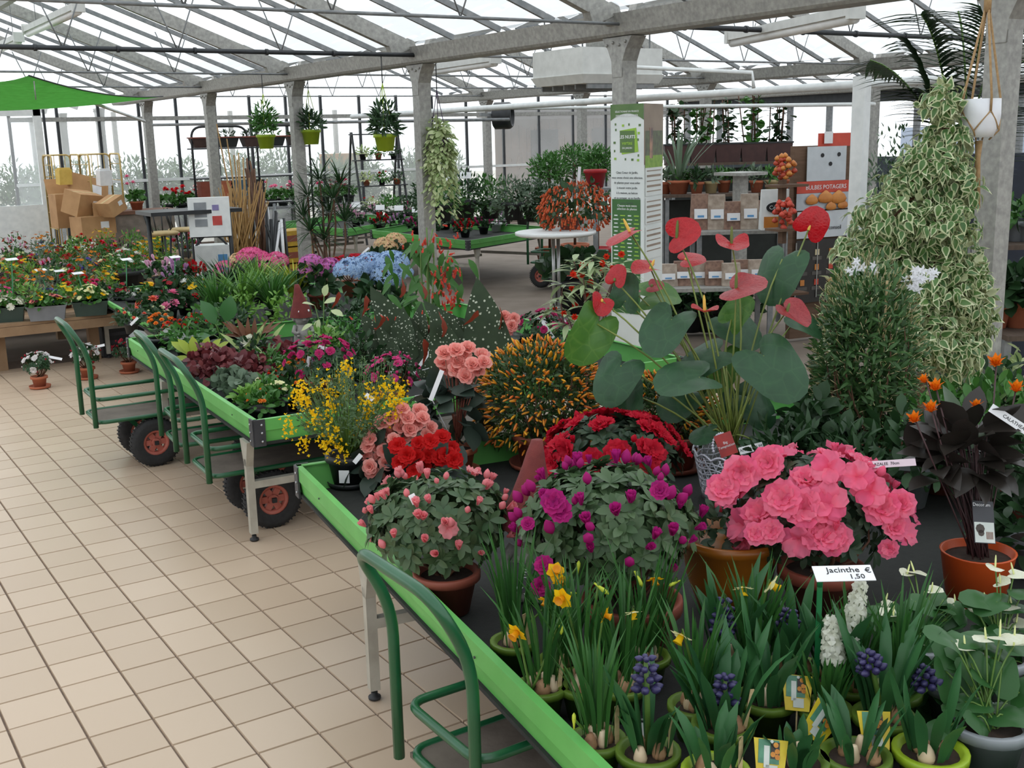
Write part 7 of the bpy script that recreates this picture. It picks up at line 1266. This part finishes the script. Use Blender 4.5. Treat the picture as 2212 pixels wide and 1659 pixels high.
for i in range(5):
    p = onshelf(c4, a4, -w4_*.42+i*w4_*.21, 0); rt = empty('long_planter', p, 'long dark brown planter on the high shelf, %s from the totem' % ORD[i], 'planter', 'brown planters', a4); m = MB(); V = [(sx*.17*q, sy*.12*q, z) for q, z in ((.85, 0), (1, .24)) for sx, sy in ((-1, -1), (1, -1), (1, 1), (-1, 1))]; m.hexa(V); m.build('trough', M('dark_brown_planter', '4b2f2c', '3d2523', .5), rt); m = MB(); m.box((0, 0, .235), (.355, .255, .02)); m.build('rim', mBlackP, rt)
    L = random.uniform(.45, .8); P = []; D = []
    for j in range(5):
        x0, y0 = RNG.normal(0, .07), RNG.normal(0, .04); m = MB(); m.tube([(x0, y0, .2), (x0+RNG.normal(0, .05), y0, .2+L)], .008, 5); m.build('vine_stem', mStemB, rt)
        for t in np.linspace(.1, 1, 16): P.append((x0+RNG.normal(0, .05), y0+RNG.normal(0, .05), .2+L*t)); D.append(RNG.normal(0, 1, 3)*[1, 1, .5])
    m = MB(); m.scatter(LF_ROUND, P, frames(np.array(D), np.tile([[0, 0, 1.]], (len(P), 1))), RNG.uniform(.08, .13, len(P))); m.build('vine_leaves', (gDk, gMid)[i % 2], rt, kind='stuff')
for i in range(6): mini('low_shelf_plant', 'dark potted plant under the succulent shelf, %s from the totem' % ORD[i], onshelf(c2, a2, -w2_*.4+i*w2_*.16, .75)*[1, 1, 0]+np.array([0, 0, .003]), .2, .3, .11, .22, mBlackP, (), LF_OVAL, 120, (.08, .13), gDk, cat='potted plant', group='plants below the shelves')
a = dpt(1600, 375, 11.4); m = MB(); m.box((0, 0, 0), (.38, .38, .03)); m.box((0, 0, -a[2]/2), (.11, .11, a[2]-.03)); m.build('pedestal', mGalv, None, a, label='grey pedestal with a small square top among the succulents', cat='pedestal')
# variegated weeping fig
gFic = leafm('fig_leaf_variegated', '5f7f4e', 'b7c49a', .35, .25); gFicE = leafm('fig_leaf_cream', 'dfe3bd', 'cdd3a4', .4, .3)
bse = dpt(1995, 900, 5.2); B = np.array([bse[0], bse[1], 0.]); rt = empty('variegated_fig', B, 'tall weeping fig with cream-edged leaves in front of the steel column', 'fig tree'); lathe_pot(rt, .15, .20, .32, mTerraD); trunk = [atd(x, y, B)-B for x, y in ((1990, 800), (2025, 560), (2030, 420), (2040, 300), (2035, 210))]; m = MB(); m.tube([(0, 0, .28)]+trunk, [.020, .018, .015, .012, .009, .006], 7); m.build('trunk', mStemB, rt)
LOB = [(2035, 215, 45, 40), (2050, 290, 55, 45), (2010, 350, 70, 50), (1975, 400, 85, 55), (2060, 400, 60, 60), (1930, 470, 90, 60), (2020, 490, 90, 70), (1880, 540, 90, 60), (2050, 560, 75, 70), (1850, 620, 70, 60), (2010, 620, 95, 70), (2085, 640, 65, 80), (2100, 700, 50, 70), (1990, 720, 90, 70), (2060, 760, 60, 60), (1830, 690, 55, 60), (1940, 560, 80, 60)]
LF_FIC = leafT(.58, (0, .85, 1, .7, .3, 0), .25, .4); m = MB(); me_ = MB(); kk = ((B-CAMP)@_f)/FPX
for (x, y, a_, b2) in LOB:
    c = atd(x, y, B, random.uniform(-.15, .2))-B; n = int(a_*b2/15); P, N = dome(n, (a_*kk, a_*kk, b2*kk), -.9, 0, RNG, .45); D = N*.5+RNG.normal(0, .5, (n, 3))+[0, 0, -.55]; U = N+RNG.normal(0, .3, (n, 3))+[0, 0, .5]; R_ = frames(D, U); sz = RNG.uniform(.048, .072, n); me_.scatter(LF_FIC, P+c-R_[:, :, 2]*.0015, R_, sz*1.0); m.scatter(LF_FIC, P+c+R_[:, :, 2]*.001+R_[:, :, 1]*(sz*.06)[:, None], R_, np.stack([sz*.62, sz*.84, sz], 1))
    mm = MB(); mm.tube(arc(trunk[min(4, max(0, int((800-y)/150)))], c, (0, 0, .05), 4), .006, 5); mm.build('branch', mStemB, rt)
me_.build('leaf_margins', gFicE, rt, kind='stuff'); m.build('foliage', leafm('fig_leaf_green', '64874a', '4c7040', .35, .25), rt, kind='stuff')
# palm behind the fig
bse = dpt(2075, 700, 6.35); B = np.array([bse[0], bse[1], 0.]); rt = empty('palm', B, 'tall dark palm rising behind the hanging white pot', 'palm'); lathe_pot(rt, .17, .22, .35, mBlackP); gPalm = leafm('palm_leaf', '2f4a2c', '20361f', .4)
for (x, y, tx, ty) in ((2050, 230, 1960, 90), (2060, 150, 1990, 30), (2090, 150, 2070, 25), (2080, 180, 2180, 60), (2070, 260, 1985, 190), (2100, 200, 2215, 130), (2090, 140, 2130, 20), (2060, 200, 1880, 130), (2090, 280, 2200, 230)):
    a_ = atd(x, y+160, B)-B; t = atd(tx, ty, B, random.uniform(-.3, .3))-B; pts = arc(np.array([0, 0, .3]), a_, (0, 0, 0), 4)[:-1]+arc(a_, t, (0, 0, .12), 8); mm = MB(); mm.tube(pts, .006, 5); mm.build('frond_stalk', mStem, rt); P = []; D = []
    for i in range(4, len(pts)-1):
        dr = pts[i+1]-pts[i]; sd = np.cross(dr, (0, 0, 1.)); sd /= np.linalg.norm(sd)+1e-6
        for q in np.linspace(0, 1, 4, endpoint=False):
            for s in (-1, 1): P.append(pts[i]+dr*q); D.append(sd*s+dr/np.linalg.norm(dr)*.9+np.array([0, 0, -.35]))
    mm = MB(); mm.scatter(leafT(.13, (.6, 1, .9, .6, 0), .25, .3), P, frames(np.array(D), np.tile([[0, 0, 1.]], (len(P), 1))), RNG.uniform(.20, .32, len(P))); mm.build('frond', gPalm, rt)
# white pot in a macrame hanger
c = dpt(2118, 254, 5.25); r_ = 41*5.25/FPX; rt = empty('macrame_pot', c-np.array([0, 0, .09]), 'white pot in a knotted jute hanger beside the steel column', 'hanging pot'); m = MB(); m.lathe([(r_*.72, 0), (r_*.92, .04), (r_, .10), (r_*.97, .175), (r_*.93, .175), (r_*.95, .10), (r_*.6, .03)], 28); m.build('pot', M('white_ceramic', 'e8e9ec', 'dedfe3', .35), rt, smooth=True); mJ = M('jute_rope', 'b09068', '977850', .85, scale=60); zk = .62
for k in range(4):
    a = PI/4+k*PI/2+.3; q0 = np.array([math.cos(a)*r_*1.02, math.sin(a)*r_*1.02, .12]); m = MB(); m.tube([(0, 0, zk), q0+[0, 0, .06], q0], .006, 6); m.build('rope', mJ, rt)
    for s in (-1, 1): a2_ = a+s*PI/4; q1 = np.array([math.cos(a2_)*r_*.98, math.sin(a2_)*r_*.98, .03]); m = MB(); m.tube([q0, (q0+q1)/2*1.04, q1, np.array([math.cos(a2_)*r_*.5, math.sin(a2_)*r_*.5, -.012])], .004, 5); m.build('rope', mJ, rt)
m = MB(); m.tube([(0, 0, -.015), (0, 0, -.10), (.01, 0, -.33)], [.018, .012, .02], 7); m.build('tassel', mJ, rt); m = MB(); m.tube([(0, 0, zk-.06), (0, 0, zk+.02)], .017, 8); m.tube([(0, 0, zk), (0, 0, GZ-c[2]+.12)], .006, 6); m.build('knot', mJ, rt)
# shelves past the column at the right edge
s5, c5, w5, a5 = shelf('dark staging shelf of potted plants beyond the steel column, upper one', 2120, 2330, 520, 7.2, .5, mWd); s6, c6, w6, a6 = shelf('dark staging shelf of potted plants beyond the steel column, lower one', 2130, 2330, 705, 6.6, .6, mWd)
m = MB(); q = dpt(2205, 470, 8.0); m.box((0, 0, 0), (1.3, .05, 1.6), rotz(a5)); m.build('dark_backboard', M('dark_blue_board', '1c2433', '161c28', .7), None, (q[0], q[1], .8), label='dark blue board behind the staging shelves', cat='board')
for i in range(4):
    mini('staging_plant', 'leafy green plant in terracotta on the right-hand staging, %s from the column' % ORD[i], onshelf(c6, a6, -w6*.42+i*w6*.25, 0), .16, .15, .09, .15, mTerra, (), LF_HYD, 60, (.09, .13), gDk, cat='potted plant', group='staging plants'); mini('staging_plant', 'small green plant in a grey pot on the upper staging, %s from the column' % ORD[i], onshelf(c5, a5, -w5*.4+i*w5*.25, 0), .12, .12, .07, .13, mGreyP, (), LF_OVAL, 60, (.07, .1), gMid, cat='potted plant', group='upper staging plants')
p = onshelf(c5, a5, -w5*.05, -.05); rt = empty('peace_lily', p, 'peace lily with one white hood beside the steel column', 'peace lily'); lathe_pot(rt, .05, .07, .12, mGreyP); bush(rt, (0, 0, .15), (.1, .1, .08), 30, LF_LANCE, (.08, .12), gDk); m = MB(); m.tube([(0, 0, .1), (0, 0, .22)], .003, 5); m.build('flower_stem', mStem, rt); obj('spathe', meshT('lily_spathe', leafT(.5, (.1, .8, 1, .7, .3, 0), .5, -.1), mWSp), rt, (0, 0, .2), frame((.1, .0, 1.), CAMP-p), .13)
for i in range(7): q = dpt(2000+i*38, 960, 5.6+.25*(i % 3)); mini('floor_green_plant', 'leafy plant on the floor behind the calathea, %s from the jasmine' % ORD[i], (q[0], q[1], 0.003), .24, .38, .11, .2, mTerraD, (), LF_OVAL, 240, (.06, .1), (gMid, gDk, gVar)[i % 3], cat='potted plant', group='floor plants behind the calathea')
for i, (px, py, lm_) in enumerate(((1900, 300, gGrey), (1945, 290, gDk))): q = dpt(px, py, 9.8+.3*i); mini('tall_bush', 'feathery bush right of the white post, %s one' % ('silvery' if i == 0 else 'dark green'), (q[0], q[1], .003), .28, q[2]*.85, .16, .25, mBlackP, (), LF_SMALL, 800, (.05, .08), lm_, cat='bush', group='bushes by the white post', lo=-.1)

# plants filling the far right of the nearest table
for i, (px, py, r, h, lm_, T) in enumerate(((1700, 1090, .16, .17, gDk, LF_LANCE), (1960, 1090, .16, .2, gDk, LF_OVAL), (2030, 1060, .17, .22, gMid, LF_LANCE), (2190, 1110, .17, .2, gDk, LF_OVAL), (2115, 1045, .18, .26, gMid, LF_OVAL), (1755, 1060, .15, .2, gDk, LF_HYD), (1830, 1100, .14, .16, gDk, LF_LANCE), (2230, 1240, .16, .18, gDk, LF_OVAL))): mini('foliage_pot', 'dark leafy pot plant behind the pink azalea, %s from the lace basket' % ORD[i], at(px, py, ZT), r, h, .08, .12, mGreyP if i % 3 == 1 else mTerraD, (), T, 230, (.05, .09), lm_, cat='potted plant', group='leafy plants behind the pink azalea')
# ---------------------------------------------------------------- roof fittings, shade cloth and the world outside
mLampW = M('lamp_housing', 'd9dad6', 'c9cac6', .45); mTubeL = M('lamp_tube', 'f0f0ee', 'e6e6e4', .3)
def lamp(label, p0, p1):
    p0, p1 = np.asarray(p0), np.asarray(p1); c = (p0+p1)/2; rt = empty('strip_light', c, label, 'lamp', 'fluorescent strip lights'); m = MB(); m.bar(p0-c, p1-c, .10, .06); m.build('housing', mLampW, rt); R = frame(p1-p0); m = MB(); m.tube([p0-c+[0, 0, -.05], p1-c+[0, 0, -.05]], .035, 10); m.build('diffuser', mTubeL, rt, smooth=True)
    for e in (p0-c, p1-c): m = MB(); m.box(e, (.12, .05, .11), R); m.build('end_cap', mLampW, rt)
    for t in (.2, .8): q = p0+(p1-p0)*t-c; m = MB(); m.tube([q+[0, 0, .03], q+[0, 0, .5]], .004, 4); m.build('hanger_wire', mGalvD, rt)
a, b_ = atx(60, 68, 1.55), atx(168, 8, 1.55); a[2] = b_[2] = (a[2]+b_[2])/2; lamp('white fluorescent strip light under the ridge at upper left', a, b_); a, b_ = atx(-10, 105, 1.55), atx(40, 78, 1.55); a[2] = b_[2] = (a[2]+b_[2])/2; lamp('white fluorescent strip light at the very edge of the roof view', a, b_)
a, b_ = dpt(1582, 68, 9.2), dpt(1848, 36, 7.4); a[2] = b_[2] = (a[2]+b_[2])/2; lamp('long white strip light under the roof above the bulb display', a, b_); a, b_ = dpt(915, 145, 13.), dpt(1070, 130, 11.5); a[2] = b_[2] = (a[2]+b_[2])/2; lamp('white strip light above the hanging purple pot', a, b_)
# warm-air heater hung under the second gutter
c = dpt(1290, 138, 10.8); rt = empty('air_heater', c, 'large white suspended air heater behind the column', 'heater'); an = .0; m = MB(); m.box((0, 0, 0), (.95, .8, .24)); m.build('casing', mLampW, rt); m = MB(); m.hexa([(-.45, -.38, -.2), (.45, -.38, -.2), (.45, .38, -.2), (-.45, .38, -.2), (-.49, -.42, -.12), (.49, -.42, -.12), (.49, .42, -.12), (-.49, .42, -.12)]); m.build('lower_hood', mLampW, rt)
for k in range(5): m = MB(); m.box((0, -.36+.18*k, -.22), (.8, .02, .05)); m.build('louvre', mGalvD, rt)
for x, y in ((-.4, -.3), (.4, -.3), (.4, .3), (-.4, .3)): m = MB(); m.tube([(x, y, .12), (x, y, .75)], .008, 5); m.build('hanger', mGalvD, rt)
m = MB(); m.lathe([(.11, .12), (.11, .4)], 14); m.build('flue', mGalv, rt)
# irrigation and heating pipes running along the hall
def pipe(label, pts, r, mt): m = MB(); m.tube(pts, r, 8); return m.build('roof_pipe', mt, None, label=label, cat='pipe', group='roof pipes', smooth=True)
y0 = aty(1000, 232, 4.0)
a, b_ = dpt(760, 252, 17.), dpt(2212, 160, 8.0); pipe('white heating pipe crossing the hall below the second gutter', [a, b_], .035, mWhiteP); a, b_ = dpt(1050, 235, 15.5), dpt(1890, 225, 11.5); pipe('thin white pipe under the heater', [a, b_], .02, mWhiteP); a, b_ = dpt(330, 270, 17.), dpt(1100, 258, 14.5); pipe('grey pipe above the planter rack', [a, b_], .02, mGalvD)
a, c_, e_ = dpt(1300, 142, 10.5), dpt(1625, 157, 9.8), dpt(1628, 190, 9.8); pipe('white condensate pipe bending down beside the far column', [a, c_, e_], .018, mWhiteP)
# circulation fan on a far column
c = dpt(1085, 250, 15.2); rt = empty('circulation_fan', c, 'dark circulation fan fixed on a far column', 'fan'); R = frame(np.array([0, 0, 1.]), (.7, -.7, 0)); m = MB(); m.lathe([(.15, -.12), (.18, -.10), (.18, .10), (.15, .14), (.13, .14), (.13, -.12)], 18, (0, 0, 0), R, cap=False); m.build('shroud', mBlk, rt); m = MB(); m.lathe([(.05, -.2), (.06, .05), (.02, .1)], 12, (0, 0, 0), R); m.build('motor', mGalvD, rt)
for k in range(4): a_ = k*PI/2; m = MB(); m.box(R@np.array([math.cos(a_)*.08, math.sin(a_)*.08, .03]), (.10, .05, .006), R@rotz(a_)@rotx(.5)); m.build('blade', mGalvD, rt)
m = MB(); m.bar((0, 0, 0), (-.35, 0, .02), .04, .04); m.build('bracket', mGalvD, rt)
# green shade cloth sagging across the aisle end
C = [dpt(-60, 172, 11.5), dpt(62, 163, 11.0), dpt(352, 208, 14.2), dpt(-60, 240, 14.5)]; m = MB(); n = 12; V = []
for i in range(n+1):
    for j in range(n+1):
        s, t = i/n, j/n; p = (C[0]*(1-s)+C[1]*s)*(1-t)+(C[3]*(1-s)+C[2]*s)*t; p = p-np.array([0, 0, .30*(4*t*(1-t))*.25+.10*(4*s*(1-s))*.4]); V.append(p)
m.add(V, [[i*(n+1)+j, (i+1)*(n+1)+j, (i+1)*(n+1)+j+1, i*(n+1)+j+1] for i in range(n) for j in range(n)]); o = m.build('shade_cloth', M('green_shade_cloth', '96d08a', '88c27c', .8, trans=.75), None, smooth=True, label='bright green shade cloth stretched under the roof', cat='shade cloth'); sd = o.modifiers.new('thickness', 'SOLIDIFY'); sd.thickness = .004
m = MB(); P = [V[(n)*(n+1)+j] for j in range(n+1)]; m.tube(P, .008, 5); m.build('hem_cord', mDark, o); m = MB(); p = dpt(73, 175, 11.1); m.tube([p, p-[0, 0, .18]], .006, 5); m.build('chain', mGalv, o)
m = MB(); m.tube([dpt(200, 222, 14.0), dpt(312, 262, 15.5)], .02, 6); m.build('stay_pole', mWhiteP, None, label='white diagonal stay pole below the shade cloth', cat='pole')
# outside: pale yard, misty hedge plants, shed, next greenhouse posts
m = MB(); m.box((9, 32, -.05), (70, 33, .06)); m.build('ground_outside', M('pale_yard', 'c9c3b8', 'b9b2a6', .9, scale=3), kind='structure', label='pale yard outside the glass wall')
gHedge = leafm('hedge_leaf', '748a63', '5d7350', .6)
for i in range(15):
    X = 2.4+i*.62; Yh = 17.6+.5*(i % 3); rt = empty('hedge_bush', (X*1.12, Yh, 0), 'misty grey-green bush outside the glass wall, %s along' % (ORD+['twelfth', 'thirteenth', 'fourteenth', 'fifteenth'])[i], 'bush', 'bushes outside the glass'); H = random.uniform(.7, .95); lathe_pot(rt, .2, .26, .35, mBlackP); m = MB(); m.tube([(0, 0, .3), (0, 0, .9)], .03, 6); m.build('trunk', mStemB, rt); bush(rt, (0, 0, .75), (.58, .5, H), 1300, LF_LANCE, (.10, .18), gHedge, lo=-.6, shell=.35)
S = g2(1215, 21.); rt = empty('wooden_shed', (S[0]+.6, 21.0, 0), 'brown wooden lean-to shed seen through the far glass', 'shed'); mShed = M('brown_shed_wood', '77604f', '5c4a3c', .85, scale=3, stretch=(6, 1, 1)); W = 5.6
for k in range(22): m = MB(); m.box((-W/2+(k+.5)*W/22, 0, 1.15), (W/22-.012, .04, 2.3)); m.build('plank', mShed, rt)
m = MB(); m.box((0, -.3, 2.4), (W+.5, 1.6, .28), rotx(.05)); m.build('roof', M('shed_roof_felt', '4d4440', '3f3733', .9), rt)
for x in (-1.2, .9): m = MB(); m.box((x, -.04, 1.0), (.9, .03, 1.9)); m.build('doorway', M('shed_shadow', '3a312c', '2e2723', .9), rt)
m = MB(); m.box((10.2, 19.5, .75), (.9, .6, 1.5)); m.build('crate_stack', mCardb, None, label='pale stacked crates far outside behind the geraniums', cat='crates')
m = MB(); m.box((21.5, 8, .9), (.5, 9, 1.75)); m.build('tarpaulin_mound', M('blue_grey_tarp', '9fb2cf', '8da1c0', .7, scale=1.), None, label='blue-grey tarpaulin bank outside the side windows', cat='tarpaulin')
for k in range(6): m = MB(); x = 3.2+k*2.9; m.box((x, 23.5, 1.3), (.1, .1, 2.6)); m.build('yard_post', mGalv, None, label='pale post of the next glasshouse outside, %s along' % ORD[k], cat='post', group='outside posts')
